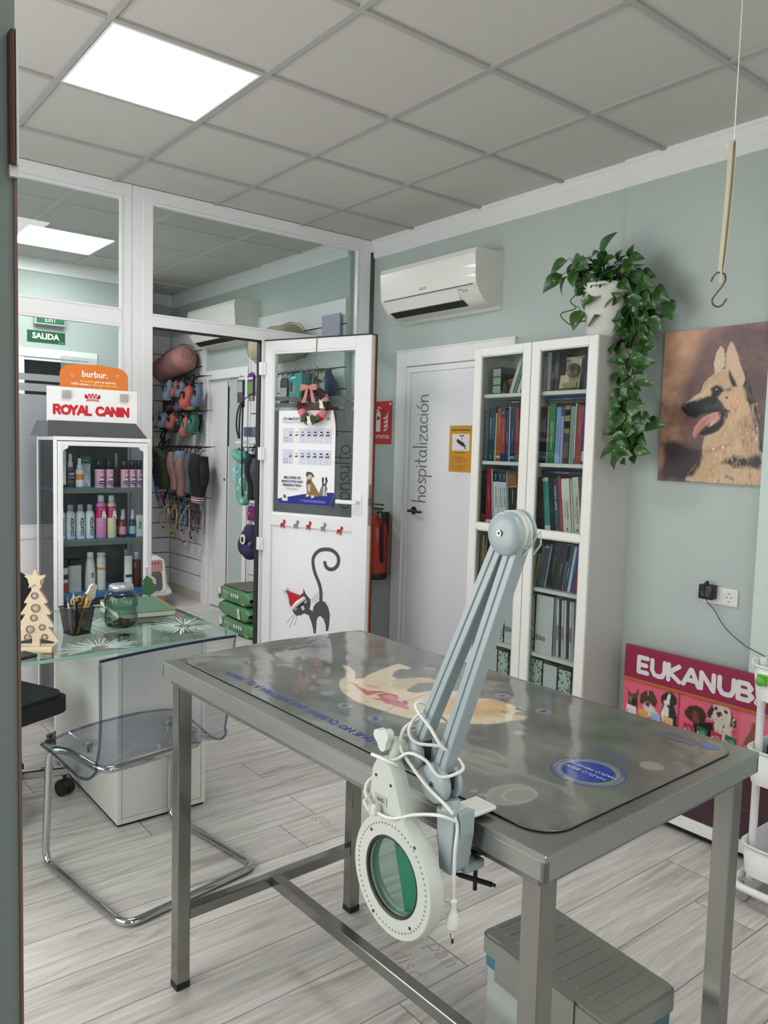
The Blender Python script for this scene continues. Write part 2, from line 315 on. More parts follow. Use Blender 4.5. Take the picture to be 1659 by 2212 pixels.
A_PIC = dict(
 board=[(0.003,0.683),(0.476,0.68),(0.504,-0.003),(0.02,0.005)],
 DARKBG=[(0.159,0.569),(0.206,0.643),(0.297,0.674),(0.386,0.671),(0.479,0.639),(0.521,-0.002),(0.025,0.005),(0.026,0.115),(0.102,0.209),(0.081,0.332),(0.127,0.452)],
 BASEBG=[(0.013,0.184),(0.076,0.196),(0.146,0.148),(0.217,0.149),(0.177,0.07),(0.147,0.026),(0.02,0.005)],
 LIGHTBG=[(0.005,0.673),(0.172,0.669),(0.195,0.614),(0.181,0.52),(0.087,0.453),(0.021,0.426)],
 NECK=[(0.254,0.486),(0.307,0.506),(0.362,0.503),(0.401,0.444),(0.422,0.386),(0.446,0.323),(0.466,0.238),(0.477,0.153),(0.502,0.12),(0.51,-0.003),(0.141,0.004),(0.147,0.026),(0.183,0.076),(0.219,0.122),(0.216,0.173),(0.223,0.209),(0.294,0.233),(0.307,0.326),(0.213,0.328),(0.108,0.331),(0.12,0.358),(0.157,0.384),(0.189,0.401),(0.2,0.421),(0.208,0.447),(0.226,0.467)],
 EAR1=[(0.256,0.483),(0.249,0.528),(0.257,0.574),(0.274,0.604),(0.29,0.591),(0.299,0.553),(0.3,0.518),(0.284,0.493)],
 EAR2=[(0.304,0.509),(0.303,0.57),(0.313,0.604),(0.324,0.62),(0.341,0.596),(0.359,0.549),(0.376,0.502),(0.393,0.467),(0.395,0.438),(0.361,0.417),(0.328,0.465)],
 EARIN=[(0.316,0.517),(0.314,0.569),(0.325,0.603),(0.346,0.561),(0.364,0.508),(0.358,0.469),(0.339,0.475)],
 MUZ=[(0.104,0.34),(0.12,0.355),(0.171,0.371),(0.241,0.387),(0.248,0.416),(0.266,0.43),(0.288,0.423),(0.301,0.408),(0.272,0.38),(0.306,0.338),(0.332,0.314),(0.327,0.285),(0.311,0.256),(0.27,0.227),(0.226,0.212),(0.188,0.215),(0.218,0.239),(0.284,0.286),(0.289,0.315),(0.258,0.313),(0.22,0.309),(0.17,0.29),(0.137,0.297),(0.108,0.322)],
 MOUTH=[(0.23,0.257),(0.283,0.309),(0.296,0.303),(0.291,0.274),(0.243,0.248)],
 TONGUE=[(0.176,0.199),(0.166,0.215),(0.172,0.251),(0.202,0.287),(0.252,0.313),(0.286,0.316),(0.281,0.292),(0.248,0.271),(0.208,0.242),(0.188,0.215)],
 EYE=[(0.259,0.416),(0.27,0.421),(0.281,0.413),(0.271,0.405)],
 EYEW=[(0.263,0.417),(0.27,0.419),(0.273,0.412),(0.267,0.411)],
 BROW=[(0.238,0.422),(0.26,0.432),(0.288,0.423),(0.295,0.407),(0.278,0.391),(0.256,0.395)],
 TEMPLE=[(0.295,0.411),(0.331,0.421),(0.344,0.409),(0.314,0.405)],
 BACK=[(0.359,0.549),(0.379,0.507),(0.4,0.455),(0.428,0.386),(0.449,0.323),(0.466,0.255),(0.48,0.153),(0.462,0.21),(0.435,0.312),(0.407,0.386),(0.392,0.438),(0.375,0.49)],
 CHEEK=[(0.309,0.39),(0.362,0.411),(0.393,0.381),(0.409,0.312),(0.366,0.244),(0.336,0.244),(0.341,0.308),(0.315,0.344)],
 EARBK=[(0.32,0.5),(0.34,0.464),(0.367,0.422),(0.343,0.424),(0.325,0.459)],
 DARKSH=[(0.321,0.098),(0.362,0.128),(0.422,0.118),(0.479,0.131),(0.503,0.097),(0.483,0.069),(0.424,0.078),(0.366,0.064)],
 SHADL=[(0.182,0.088),(0.219,0.122),(0.216,0.071),(0.173,0.027),(0.147,0.026)],
 COLLAR=[(0.221,0.149),(0.274,0.159),(0.34,0.18),(0.356,0.17),(0.299,0.148),(0.232,0.128)],
 NECKD=[(0.377,0.267),(0.428,0.295),(0.449,0.232),(0.471,0.153),(0.443,0.141),(0.406,0.187)],
 CHESTL=[(0.226,0.113),(0.312,0.139),(0.334,0.093),(0.277,0.014),(0.2,0.01)],
 ST1=[(0.271,0.151)],
 ST2=[(0.314,0.161)],
 NOSE=[(0.104,0.34),(0.117,0.354),(0.133,0.349),(0.131,0.33),(0.111,0.328)],
 SIG=[(0.328,0.042),(0.38,0.024)],
 SPOT1=[(0.317,0.377)],
 SPOT2=[(0.33,0.319)])
A_EUK = dict(
 HD=[(0.016,0.547),(0.01,0.395),(0.594,0.551),(0.63,0.401)],
 SEAM=[(0.291,0.388),(0.291,0.218)],
 LITE=[(0.576,0.376),(0.631,0.387),(0.568,0.218)],
 E=[(0.078,0.507),(0.133,0.517),(0.077,0.426),(0.13,0.432),(0.133,0.472)],
 U=[(0.15,0.509),(0.199,0.507),(0.143,0.445),(0.174,0.425),(0.202,0.449)],
 K=[(0.228,0.504),(0.225,0.425),(0.28,0.512),(0.241,0.464),(0.288,0.434)],
 A=[(0.306,0.429),(0.34,0.506),(0.374,0.434),(0.34,0.463)],
 N=[(0.397,0.432),(0.399,0.506),(0.455,0.436),(0.457,0.511)],
 U2=[(0.482,0.505),(0.483,0.443),(0.508,0.429),(0.534,0.447),(0.538,0.505)],
 B=[(0.563,0.434),(0.567,0.506),(0.599,0.5),(0.574,0.476),(0.616,0.459),(0.613,0.436)],
 SHEP=[(0.018,0.333),(0.043,0.314),(0.063,0.319),(0.079,0.348),(0.083,0.324),(0.077,0.282),(0.081,0.253),(0.07,0.214),(0.023,0.216),(0.026,0.258),(0.029,0.295)],
 SHEPM=[(0.042,0.288),(0.064,0.299),(0.077,0.287),(0.072,0.265),(0.049,0.264)],
 SPAN=[(0.097,0.333),(0.129,0.355),(0.157,0.353),(0.181,0.315),(0.177,0.289),(0.161,0.28),(0.159,0.229),(0.108,0.23),(0.111,0.276),(0.091,0.286),(0.092,0.316)],
 SPANW=[(0.111,0.281),(0.127,0.3),(0.14,0.299),(0.166,0.281),(0.19,0.253),(0.18,0.23),(0.114,0.231)],
 SPANL=[(0.129,0.354),(0.133,0.352),(0.134,0.327),(0.131,0.327)],
 BERN=[(0.201,0.345),(0.226,0.369),(0.252,0.373),(0.277,0.356),(0.282,0.328),(0.266,0.314),(0.285,0.265),(0.285,0.217),(0.208,0.218),(0.2,0.266),(0.214,0.309),(0.2,0.315)],
 BERNW=[(0.237,0.365),(0.248,0.362),(0.244,0.332),(0.241,0.292),(0.243,0.263),(0.213,0.225),(0.203,0.266),(0.219,0.311),(0.213,0.319),(0.228,0.338)],
 DACH=[(0.319,0.304),(0.338,0.333),(0.372,0.347),(0.407,0.343),(0.424,0.315),(0.42,0.29),(0.406,0.281),(0.454,0.291),(0.468,0.22),(0.376,0.21),(0.362,0.268),(0.341,0.277),(0.325,0.287)],
 DACHL=[(0.364,0.321),(0.381,0.317),(0.392,0.272),(0.378,0.258),(0.361,0.282)],
 DALM=[(0.427,0.339),(0.454,0.372),(0.482,0.378),(0.52,0.379),(0.541,0.343),(0.563,0.318),(0.562,0.304),(0.542,0.298),(0.537,0.268),(0.565,0.217),(0.479,0.213),(0.463,0.274),(0.458,0.31),(0.439,0.3),(0.426,0.311)],
 DSP1=[(0.459,0.367),(0.474,0.366),(0.47,0.351),(0.458,0.35)],
 DSP2=[(0.502,0.365),(0.519,0.36),(0.518,0.346),(0.504,0.351)],
 DEAR=[(0.425,0.334),(0.449,0.369),(0.456,0.347),(0.444,0.306),(0.428,0.309)],
 DEAR2=[(0.535,0.36),(0.561,0.322),(0.562,0.301),(0.537,0.296)],
 DNOSE=[(0.466,0.341),(0.489,0.352),(0.495,0.335),(0.477,0.32)],
 RD=[(0.628,0.337),(0.641,0.345),(0.646,0.266),(0.586,0.224),(0.605,0.271),(0.621,0.303)],
 BAGS=[(0.018,0.261,0.072,0.214),(0.084,0.258,0.137,0.213),(0.151,0.257,0.2,0.216),(0.213,0.259,0.265,0.215),(0.317,0.257,0.365,0.216),(0.38,0.259,0.432,0.213),(0.447,0.258,0.5,0.22),(0.511,0.258,0.565,0.22)])
# ================================================================== STRUCTURE
WALL = mt('#b2bdb9', r=.6, n=.03, ns=6); WHITE = mt('#e9e9ea', r=.3, n=.02, ns=8); PVC = mt('#eaeaec', r=.28, n=.015, ns=10)
GASK = mt('#1c1d1f', r=.6); CEILM = mt('#c2bfba', r=.9, n=.03, ns=14); TBAR = mt('#aaa8a4', r=.6, n=.03, ns=9); SATIN = mt('#e4e3e0', r=.35)
def floor_mat():
    M = bpy.data.materials.new('mat_floor_planks'); M.use_nodes = True; nt = M.node_tree; N = nt.nodes; Lk = nt.links; b = N['Principled BSDF']
    g = N.new('ShaderNodeNewGeometry'); sx = N.new('ShaderNodeSeparateXYZ'); Lk.new(g.outputs['Position'], sx.inputs[0])
    def mth(op, a, c=None, cc=None):
        m = N.new('ShaderNodeMath'); m.operation = op
        for i, v in enumerate((a, c, cc)):
            if v is None: continue
            if isinstance(v, (int, float)): m.inputs[i].default_value = v
            else: Lk.new(v, m.inputs[i])
        return m.outputs[0]
    yy = mth('DIVIDE', mth('ADD', sx.outputs[1], 2.258+20.5), .205); row = mth('FLOOR', yy); fy = mth('FRACT', yy)
    wn = N.new('ShaderNodeTexWhiteNoise'); wn.noise_dimensions = '1D'; Lk.new(row, wn.inputs['W'])
    alt = mth('MULTIPLY', mth('MODULO', row, 2), .253)
    xx = mth('DIVIDE', mth('ADD', mth('ADD', sx.outputs[0], alt), mth('MULTIPLY', mth('FLOOR', mth('MULTIPLY', wn.outputs['Value'], 2.99)), .42)), 1.25); xx = mth('ADD', xx, 40.695); cell = mth('FLOOR', xx); fx = mth('FRACT', xx)
    jy = mth('LESS_THAN', mth('ABSOLUTE', mth('SUBTRACT', fy, .5)), .5-.0075); jx = mth('LESS_THAN', mth('ABSOLUTE', mth('SUBTRACT', fx, .5)), .5-.0014); solid = mth('MULTIPLY', jx, jy)
    cv = N.new('ShaderNodeCombineXYZ'); Lk.new(row, cv.inputs[0]); Lk.new(cell, cv.inputs[1]); w2 = N.new('ShaderNodeTexWhiteNoise'); w2.noise_dimensions = '3D'; Lk.new(cv.outputs[0], w2.inputs['Vector'])
    # grain: noise drawn out along x, shifted per plank
    gv = N.new('ShaderNodeCombineXYZ'); Lk.new(mth('MULTIPLY', sx.outputs[0], 1.3), gv.inputs[0]); Lk.new(mth('MULTIPLY', sx.outputs[1], 13), gv.inputs[1]); Lk.new(mth('MULTIPLY', w2.outputs['Value'], 60), gv.inputs[2])
    n1 = N.new('ShaderNodeTexNoise'); n1.inputs['Scale'].default_value = 1.6; n1.inputs['Detail'].default_value = 9; n1.inputs['Roughness'].default_value = .62; n1.inputs['Distortion'].default_value = 1.1; Lk.new(gv.outputs[0], n1.inputs['Vector'])
    gv2 = N.new('ShaderNodeCombineXYZ'); Lk.new(mth('MULTIPLY', sx.outputs[0], 3), gv2.inputs[0]); Lk.new(mth('MULTIPLY', sx.outputs[1], 70), gv2.inputs[1]); Lk.new(mth('MULTIPLY', w2.outputs['Value'], 90), gv2.inputs[2])
    n2 = N.new('ShaderNodeTexNoise'); n2.inputs['Scale'].default_value = 1.5; n2.inputs['Detail'].default_value = 5; Lk.new(gv2.outputs[0], n2.inputs['Vector'])
    n3 = N.new('ShaderNodeTexVoronoi'); n3.inputs['Scale'].default_value = 2.1; Lk.new(g.outputs['Position'], n3.inputs['Vector'])
    rp = N.new('ShaderNodeValToRGB'); e = rp.color_ramp.elements
    e[0].position = .28; e[0].color = rgb('#9b958d')+(1,); e[1].position = .62; e[1].color = rgb('#d2cec9')+(1,)
    e2 = rp.color_ramp.elements.new(.44); e2.color = rgb('#c1bcb6')+(1,); Lk.new(n1.outputs['Fac'], rp.inputs[0])
    r2 = N.new('ShaderNodeMapRange'); r2.inputs[1].default_value = .3; r2.inputs[2].default_value = .7; r2.inputs[3].default_value = .84; r2.inputs[4].default_value = 1.08; Lk.new(n2.outputs['Fac'], r2.inputs[0])
    r3 = N.new('ShaderNodeMapRange'); r3.inputs[3].default_value = .88; r3.inputs[4].default_value = 1.08; Lk.new(w2.outputs['Value'], r3.inputs[0])
    kn = N.new('ShaderNodeMapRange'); kn.inputs[1].default_value = .02; kn.inputs[2].default_value = .09; kn.inputs[3].default_value = .72; kn.inputs[4].default_value = 1; Lk.new(n3.outputs['Distance'], kn.inputs[0])
    jn = N.new('ShaderNodeMapRange'); jn.inputs[3].default_value = .3; jn.inputs[4].default_value = 1; Lk.new(solid, jn.inputs[0])
    tot = mth('MULTIPLY', mth('MULTIPLY', r2.outputs[0], r3.outputs[0]), mth('MULTIPLY', kn.outputs[0], jn.outputs[0]))
    vm = N.new('ShaderNodeVectorMath'); vm.operation = 'SCALE'; Lk.new(rp.outputs[0], vm.inputs[0]); Lk.new(tot, vm.inputs['Scale']); Lk.new(vm.outputs[0], b.inputs['Base Color'])
    b.inputs['Roughness'].default_value = .42
    bp = N.new('ShaderNodeBump'); bp.inputs['Strength'].default_value = .25; bp.inputs['Distance'].default_value = .002; Lk.new(tot, bp.inputs['Height']); Lk.new(bp.outputs[0], b.inputs['Normal'])
    return M
mb = MB(); mb.box((-3.2, -6.6, -.06), (3.4, 3.2, 0), floor_mat())
INK = mt('#a59f98', r=.6)
# handwriting printed in a few floor boards
for wd, x, y in (('pan', -.06, -3.0), ('disc', -.17, -2.97), ('gold', .12, -2.15)):
    mb.text(wd, .085, INK, frame((x, y, .0004), (-.2, -1, 0), (1, -.2, 0)), bold=-.012, z=0)
S('floor', mb)
# ceiling of both rooms: recessed tiles between T-bars
mb = MB(); mb.box((-3.2, -6.6, 2.868), (3.4, 3.2, 2.95), CEILM)
S('ceiling', mb)
mb = MB()
for i in range(-5, 4): mb.box((i*.6-.012, -6.6, 2.856), (i*.6+.012, -.17, 2.868), TBAR)
for k in range(0, 12):
    for i in range(-6, 3): mb.box((i*.6+.0125, -.6*k-.012, 2.857), (i*.6+.5875, -.6*k+.012, 2.868), TBAR)
S('trim_1', mb)
mb = MB(); TB2 = mt('#c4c4c2', r=.7)
for i in range(-4, 4): mb.box((-.115+i*.6-.011, -.05, 2.857), (-.115+i*.6+.011, 2.8, 2.868), TB2)
for k in range(-2, 3):
    for i in range(-5, 3): mb.box((-.115+i*.6+.0115, 1.06+.6*k-.011, 2.858), (-.115+i*.6+.5885, 1.06+.6*k+.011, 2.868), TB2)
S('trim_2', mb)
LEDM = emit('led_panel', PANEL_W); LEDS = emit('led_panel_shop', PANEL_W*1.35); LEDOFF = SATIN
def panel(label, x, y, lit=LEDM):
    t = T('ceiling_light_panel', label, 'ceiling light', (x, y, 2.862), group='square ceiling light panels')
    a = MB(); w = .29
    for s_ in (-1, 1): a.box((s_*w, -w, -.006), (s_*(w-.012), w, .004), PVC); a.box((-w+.012, s_*w, -.006), (w-.012, s_*(w-.012), .004), PVC)
    P('frame', a, t); b = MB(); b.box((-w+.012, -w+.012, -.004), (w-.012, w-.012, .002), lit); P('diffuser', b, t)
panel('lit square ceiling panel above the glass desk in the near room', -.3, -1.5)
panel('lit square ceiling panel seen through the left upper glass of the partition', .17, 1.36, LEDS)
panel('lit square ceiling panel over the near end of the steel table', -.3, -4.5)
panel('lit square ceiling panel of the far shop room, towards the entrance door', -1.6, 1.36, LEDS)
panel('lit square ceiling panel behind the photographer', -1.5, -5.7)
# walls
mb = MB(); mb.box((1.8, -2.19, 0), (1.95, -.17, 2.86), WALL); mb.box((1.785, -6.6, 0), (1.95, -2.19, 2.86), WALL); S('wall_right', mb)
mb = MB(); mb.box((1.70, -3.6, 0), (1.784, -2.972, 2.75), mt('#c3d2cd', r=.6)); S('wall_pier', mb)
mb = MB(); mb.box((-2.75, -6.6, 0), (-2.6, -.17, 2.86), WALL); S('wall_left', mb)
mb = MB(); mb.box((-2.6, -6.6, 0), (1.785, -6.5, 2.86), WALL); S('wall_rear', mb)
mb = MB(); mb.box((-2.6, -3.86, 0), (-1.4015, -3.74, 2.86), mt('#646c68', r=.6, n=.03, ns=5)); S('wall_front', mb)  # the stub's shade is put into this darker wall colour
mb = MB(); BRN = mt('#5c4234', r=.5); JB = mt('#b9bbb6', r=.5)
mb.box((-1.4035, -3.862, 0), (-1.4010, -3.80, 1.650), BRN); mb.box((-1.4075, -3.872, 1.656), (-1.4035, -3.80, 1.76), BRN, .002); mb.box((-1.4035, -3.872, 1.656), (-1.4018, -3.80, 1.76), JB); mb.box((-1.4075, -3.866, 1.648), (-1.4005, -3.80, 1.657), JB)
S('trim_5', mb)
# cornice along the right wall
def cornice(mb, x, y0, y1, dz=0):
    prof = [(0, 2.75+dz), (-.006, 2.75+dz), (-.012, 2.758+dz), (-.012, 2.825+dz), (-.022, 2.836+dz), (-.022, 2.846), (-.032, 2.852), (-.032, 2.868), (0, 2.868)]
    vs = [(x+a, y, z) for y in (y0, y1) for a, z in prof]; n = len(prof)
    mb.add(vs, [(i, (i+1) % n, n+(i+1) % n, n+i) for i in range(n)]+[tuple(range(n-1, -1, -1)), tuple(range(n, 2*n))], WHITE)
mb = MB(); cornice(mb, 1.8, -2.19, -.17); cornice(mb, 1.785, -6.5, -2.19, -.004); S('trim_3', mb)
# far room shell
mb = MB(); mb.box((1.63, -.12, 0), (1.79, 1.60, 2.86), WALL); mb.box((1.63, 1.98, 0), (1.79, 2.95, 2.86), WALL); mb.box((1.63, 1.60, 2.02), (1.79, 1.98, 2.86), WALL); mb.box((1.79, -.12, 0), (1.86, -.04, 2.86), WALL); S('wall_far_right', mb)
mb = MB(); mb.box((-2.6, 2.1, 0), (-.55, 2.24, 2.86), WALL); mb.box((.62, 2.1, 0), (1.0, 2.24, 2.86), WALL); mb.box((-.55, 2.1, 2.13), (.62, 2.24, 2.86), WALL); mb.box((.86, 2.24, 0), (1.0, 2.8, 2.86), WALL); mb.box((.86, 2.8, 0), (1.79, 2.95, 2.86), WALL); S('wall_far', mb)
mb = MB(); mb.box((-2.75, -.17, 0), (-2.6, 2.24, 2.86), WALL); S('wall_far_left', mb)
mb = MB()
def cornY(mb, y, x0, x1):
    mb.box((x0, y-.012, 2.765), (x1, y, 2.83), WHITE); mb.box((x0, y-.028, 2.83), (x1, y, 2.868), WHITE)
cornY(mb, 2.1, -2.6, 1.0); cornY(mb, 2.8, 1.0, 1.63); cornice(mb, 1.63, -.1, 2.8); S('trim_4', mb)
# ---- door to the ward in the right wall (closed, with lettering)
d = MB()
for a, b in (((1.775, -.465, 0), (1.802, -.565, 2.09)), ((1.775, -1.505, 0), (1.802, -1.405, 2.09)), ((1.775, -1.405, 1.99), (1.802, -.565, 2.09))): d.box(a, b, WHITE, .004)
for a, b in (((1.785, -.565, 0), (1.80, -.6, 1.985)), ((1.785, -1.405, 0), (1.80, -1.37, 1.985)), ((1.785, -1.37, 1.95), (1.80, -.6, 1.985))): d.box(a, b, WHITE)
d.box((1.7748, -1.51, 2.09), (1.802, -.46, 2.098), WHITE)
D1 = S('door_1', d)
a = MB(); a.box((1.793, -1.369, .004), (1.801, -.601, 1.949), mt('#e4e4ea', r=.3, n=.01)); P('door_leaf', a, D1)
a = MB(); DK = mt('#3a3b3d', r=.3, m=.9)
a.cyl((1.793, -.668, 1.056), (1.786, -.668, 1.056), .026, DK); a.cyl((1.786, -.668, 1.056), (1.745, -.668, 1.056), .009, DK, n=10); a.tube([(1.748, -.66, 1.056), (1.746, -.7, 1.057), (1.748, -.785, 1.054)], .009, DK); P('handle', a, D1, 'dark steel lever handle')
# stroke lettering shared with the glazed door: glyphs on a 1-unit x-height
GL = {'h': (.75, [[(.05, 2), (.05, 0)], [(.05, .6), (.3, .95), (.55, .8), (.6, 0)]]), 'o': (.95, [[(.45, 1), (.12, .75), (.1, .3), (.35, 0), (.7, .2), (.75, .7), (.45, 1)]]),
 's': (.7, [[(.58, .9), (.3, 1), (.1, .8), (.3, .52), (.55, .3), (.35, .02), (.05, .08)]]), 'p': (.8, [[(.05, .95), (.05, -.8)], [(.05, .8), (.4, 1), (.68, .6), (.45, .05), (.05, .15)]]),
 'i': (.32, [[(.12, .95), (.12, 0)], [(.12, 1.35), (.13, 1.38)]]), 't': (.62, [[(.3, 1.6), (.28, .2), (.5, 0)], [(.02, 1.02), (.58, 1.05)]]), 'a': (.85, [[(.62, .85), (.35, 1), (.08, .6), (.15, .1), (.4, .05), (.62, .4)], [(.62, .95), (.62, .2), (.75, 0)]]),
 'l': (.32, [[(.12, 2), (.12, 0)]]), 'z': (.78, [[(.05, .95), (.65, .97), (.08, .03), (.7, .02)]]), 'c': (.72, [[(.62, .85), (.35, 1), (.08, .65), (.12, .2), (.4, 0), (.65, .15)]]),
 'ó': (.95, [[(.45, 1), (.12, .75), (.1, .3), (.35, 0), (.7, .2), (.75, .7), (.45, 1)], [(.42, 1.25), (.68, 1.6)]]), 'n': (.8, [[(.06, 1), (.06, 0)], [(.06, .6), (.32, .98), (.58, .8), (.62, 0)]]),
 'u': (.8, [[(.06, 1), (.08, .3), (.3, .02), (.58, .3), (.6, 1)], [(.6, 1), (.62, 0)]]), '1': (.6, [[(.05, 1.35), (.35, 1.75), (.35, 0)]]), ' ': (.7, [])}
def write(mb, s_, M, xh, w, mat, adv=1.0):
    x = 0
    for ch in s_:
        g = GL[ch]
        for st in g[1]: mb.stroke([(x+p[0]*xh, p[1]*xh) for p in (smooth_line([q+(0,) for q in st], 5) if len(st) > 2 else st)], w, mat, M)
        x += g[0]*xh*adv
    return x
a = MB(); write(a, 'hospitalización', frame((1.7925, -.775, 1.115), (0, 0, 1), (0, 1, 0)), .068, .0085, mt('#6a6b6d', r=.5), 1.02)
P('lettering', a, D1)
# ================================================================== GLAZED PARTITION (near face y = -0.17)
GL_CLEAR = glass('clear_pane', '#f4f8f7', .9); FROST = glass('frosted_film', '#e8eeec', .6, film=.80, filmc='#b9bcc0'); FROST_D = glass('door_frosted_film', '#d8dedc', .7, film=.62, filmc='#7d8486')
y0, y1 = -.17, -.12
def bar(mb, x0, x1, z0, z1, dy=0.0, step=True):
    mb.box((x0, y0-dy, z0), (x1, y1, z1), PVC, .003)
# left bay: x -2.6 .. .055, post .055-.215, right bay to the wall
fr = MB()
bar(fr, -2.6, .10, 2.79, 2.865); bar(fr, .045, .10, 0, 2.79); bar(fr, -2.6, .045, 2.095, 2.175, .004); bar(fr, -2.6, .045, .925, .99, .004); bar(fr, -2.6, .045, 0, .09)
bar(fr, -1.35, -1.28, .09, 2.79)
fr.box((-2.6, -.156, .09), (.045, -.13, .925), PVC)                       # solid lower panels
for a_, b_ in (((-2.6, 2.775), (.045, 2.79)), ((-2.6, 2.175), (.045, 2.186)), ((-2.6, 2.083), (.045, 2.095)), ((-2.6, .99), (.045, 1.0))): fr.box((a_[0], -.176, a_[1]), (b_[0], -.15, b_[1]), PVC)
for z0_, z1_ in ((2.186, 2.775), (1.0, 2.083)): fr.box((.033, -.176, z0_), (.045, -.15, z1_), PVC)
W1 = S('window_1', fr)
a = MB(); a.box((-2.6, -.148, 2.18), (.04, -.142, 2.785), GL_CLEAR); P('upper_pane', a, W1)
a = MB(); a.box((-2.6, -.148, .995), (.04, -.142, 2.09), GL_CLEAR); P('lower_pane', a, W1)
a = MB(); FILM = FROST
a.box((-2.6, -.1495, 1.0), (.033, -.1482, 1.683), FILM)
for z0_, z1_ in ((1.70, 1.74), (1.755, 1.79)): a.box((-2.6, -.1495, z0_), (.033, -.1482, z1_), FILM)
P('frosted_film', a, W1, 'frosted film with two clear gaps')
a = MB(); write(a, 'consulta'.replace('lta', 'lt'), frame((-.545, -.150, 1.10), (0, 0, 1), (-1, 0, 0)), .06, .008, mt('#d9dcdc')); P('lettering', a, W1)
# post and right bay
fr = MB(); bar(fr, .102, .16, 0, 2.865, -.004); fr.box((.16, y0, 0), (.222, y1, 2.865), PVC, .003)
bar(fr, .222, 1.79, 2.79, 2.865); bar(fr, .222, 1.70, 2.105, 2.168, .004); bar(fr, 1.66, 1.765, .0, 2.79); bar(fr, .928, .985, 0, 2.105, .002)
fr.box((.222, -.176, 2.775), (1.66, -.15, 2.79), PVC); fr.box((.222, -.176, 2.168), (1.66, -.15, 2.178), PVC); fr.box((1.65, -.176, 2.178), (1.66, -.15, 2.775), PVC)
fr.box((.222, -.166, 2.096), (.928, -.125, 2.105), GASK); fr.box((.918, -.166, 0), (.928, -.125, 2.1), GASK); fr.box((.985, -.156, .05), (1.66, -.13, .93), PVC); bar(fr, .985, 1.66, .93, .99)
W2 = S('window_2', fr)
a = MB(); a.box((.222, -.148, 2.172), (1.66, -.142, 2.785), GL_CLEAR); P('upper_pane', a, W2)
a = MB(); a.box((.985, -.148, .985), (1.66, -.142, 2.105), GL_CLEAR); P('side_pane', a, W2)
# ---- open glazed door: hinge at (.93,-.19), leaf runs towards the room
DA = math.atan2(-.74, .27); L = .795
dl = T('glazed_door', 'open white glazed door with black cat silhouette on its lower panel', 'door', (.935, -.185, 0), DA)
# local: x along the leaf, y = away from camera side? the visible face looks along -y
f = MB(); th = .05
def leafbox(mb, x0, x1, z0, z1, a_=0.0, b_=th, m=None, bev=.003): mb.box((x0, a_, z0), (x1, b_, z1), m or PVC, bev)
leafbox(f, .01, .075, .01, 2.1); leafbox(f, .69, L, .01, 2.1); leafbox(f, .075, .69, 2.03, 2.1); leafbox(f, .075, .69, .955, 1.03); leafbox(f, .075, .69, .01, .08)
leafbox(f, .075, .69, .08, .955, .012, .038, mt('#ececf0', r=.25, n=.01))
f.box((.005, -.003, 2.1), (L, .045, 2.106), GASK); f.box((L, .034, .01), (L+.004, .05, 2.1), mt('#c46a3e', r=.5)); f.box((L, .044, .01), (L+.008, .052, 2.105), GASK)
for z0_, z1_, x0_, x1_ in ((2.018, 2.03, .075, .69), (1.03, 1.04, .075, .69)): f.box((x0_, .004, z0_), (x1_, .03, z1_), PVC)
f.box((.075, .004, 1.04), (.084, .03, 2.018), PVC); f.box((.681, .004, 1.04), (.69, .03, 2.018), PVC)
P('frame', f, dl)
a = MB(); a.box((.08, .02, 1.035), (.685, .026, 2.025), GL_CLEAR); P('pane', a, dl)
a = MB(); a.box((.084, .0165, 1.04), (.681, .0185, 1.672), FROST_D)
for z0_, z1_ in ((1.69, 1.716), (1.732, 1.755)): a.box((.084, .0165, z0_), (.681, .0185, z1_), FROST_D)
P('frosted_film', a, dl, 'grey frosted film on the pane')
a = MB(); write(a, 'consulto 1', frame((.655, .0160, 1.09), (0, 0, 1), (-1, 0, 0)), .067, .0085, mt('#20252a', r=.4), .98); P('lettering', a, dl, 'handwritten lettering cut in the film')
a = MB(); a.box((.715, -.008, 1.06), (.755, .0, 1.18), PVC, .003); a.cyl((.735, -.008, 1.135), (.735, -.045, 1.135), .01, PVC, n=12); a.box((.60, -.055, 1.122), (.748, -.038, 1.146), PVC, .006, 2); P('handle', a, dl)
a = MB(); a.box((L, .012, 1.0), (L+.002, .032, 1.24), mt('#8b8d90', r=.35, m=.9)); a.box((L, .008, 1.12), (L+.012, .03, 1.16), mt('#5f5a55', r=.4, m=.6)); P('lock_plate', a, dl, 'steel lock plate in the door edge')
for z_ in (.83, 1.40, 1.93):
    a = MB(); a.box((-.03, -.012, z_-.04), (.022, .0, z_+.04), PVC, .002); a.cyl((0, -.012, z_-.04), (0, -.012, z_+.04), .008, PVC, n=10); P('hinge', a, dl)
# cat silhouette: traced in the leaf plane (x, z)
CATM = mt('#4d4e50', r=.5, n=.02); FM = frame((0, .0118, 0), (1, 0, 0), (0, 0, 1))
a = MB()
a.stroke(smooth_line([q+(0,) for q in A_DOOR['TAIL']], 5), .0235, CATM, FM); a.prism([q for q in A_DOOR['BODY']], 0, .0006, CATM, FM, cap2=False)
for k_, e_ in enumerate(A_DOOR['EYES']): a.prism(e_, .0006, .0012, mt('#ececf0', r=.4), FM, cap2=False)
for w_ in A_DOOR['WH']: a.stroke(w_, .002, CATM, FM)
P('cat_decal', a, dl, 'grey vinyl silhouette of a cat with a curled tail')
# ================================================================== THINGS HUNG ON THE GLAZED DOOR (door frame of reference: x along the leaf, -y towards the viewer)
DLOC, = (Vector((.935, -.185, 0)),)
def DT(name, label, cat, group=None): return T(name, label, cat, DLOC, DA, group)
RED = mt('#b3242a', r=.8, n=.15, ns=200); FELT_G = mt('#7d8084', r=.8, n=.12, ns=200); FUR = mt('#e8e5e0', r=.9, n=.1, ns=300, bump=.6)
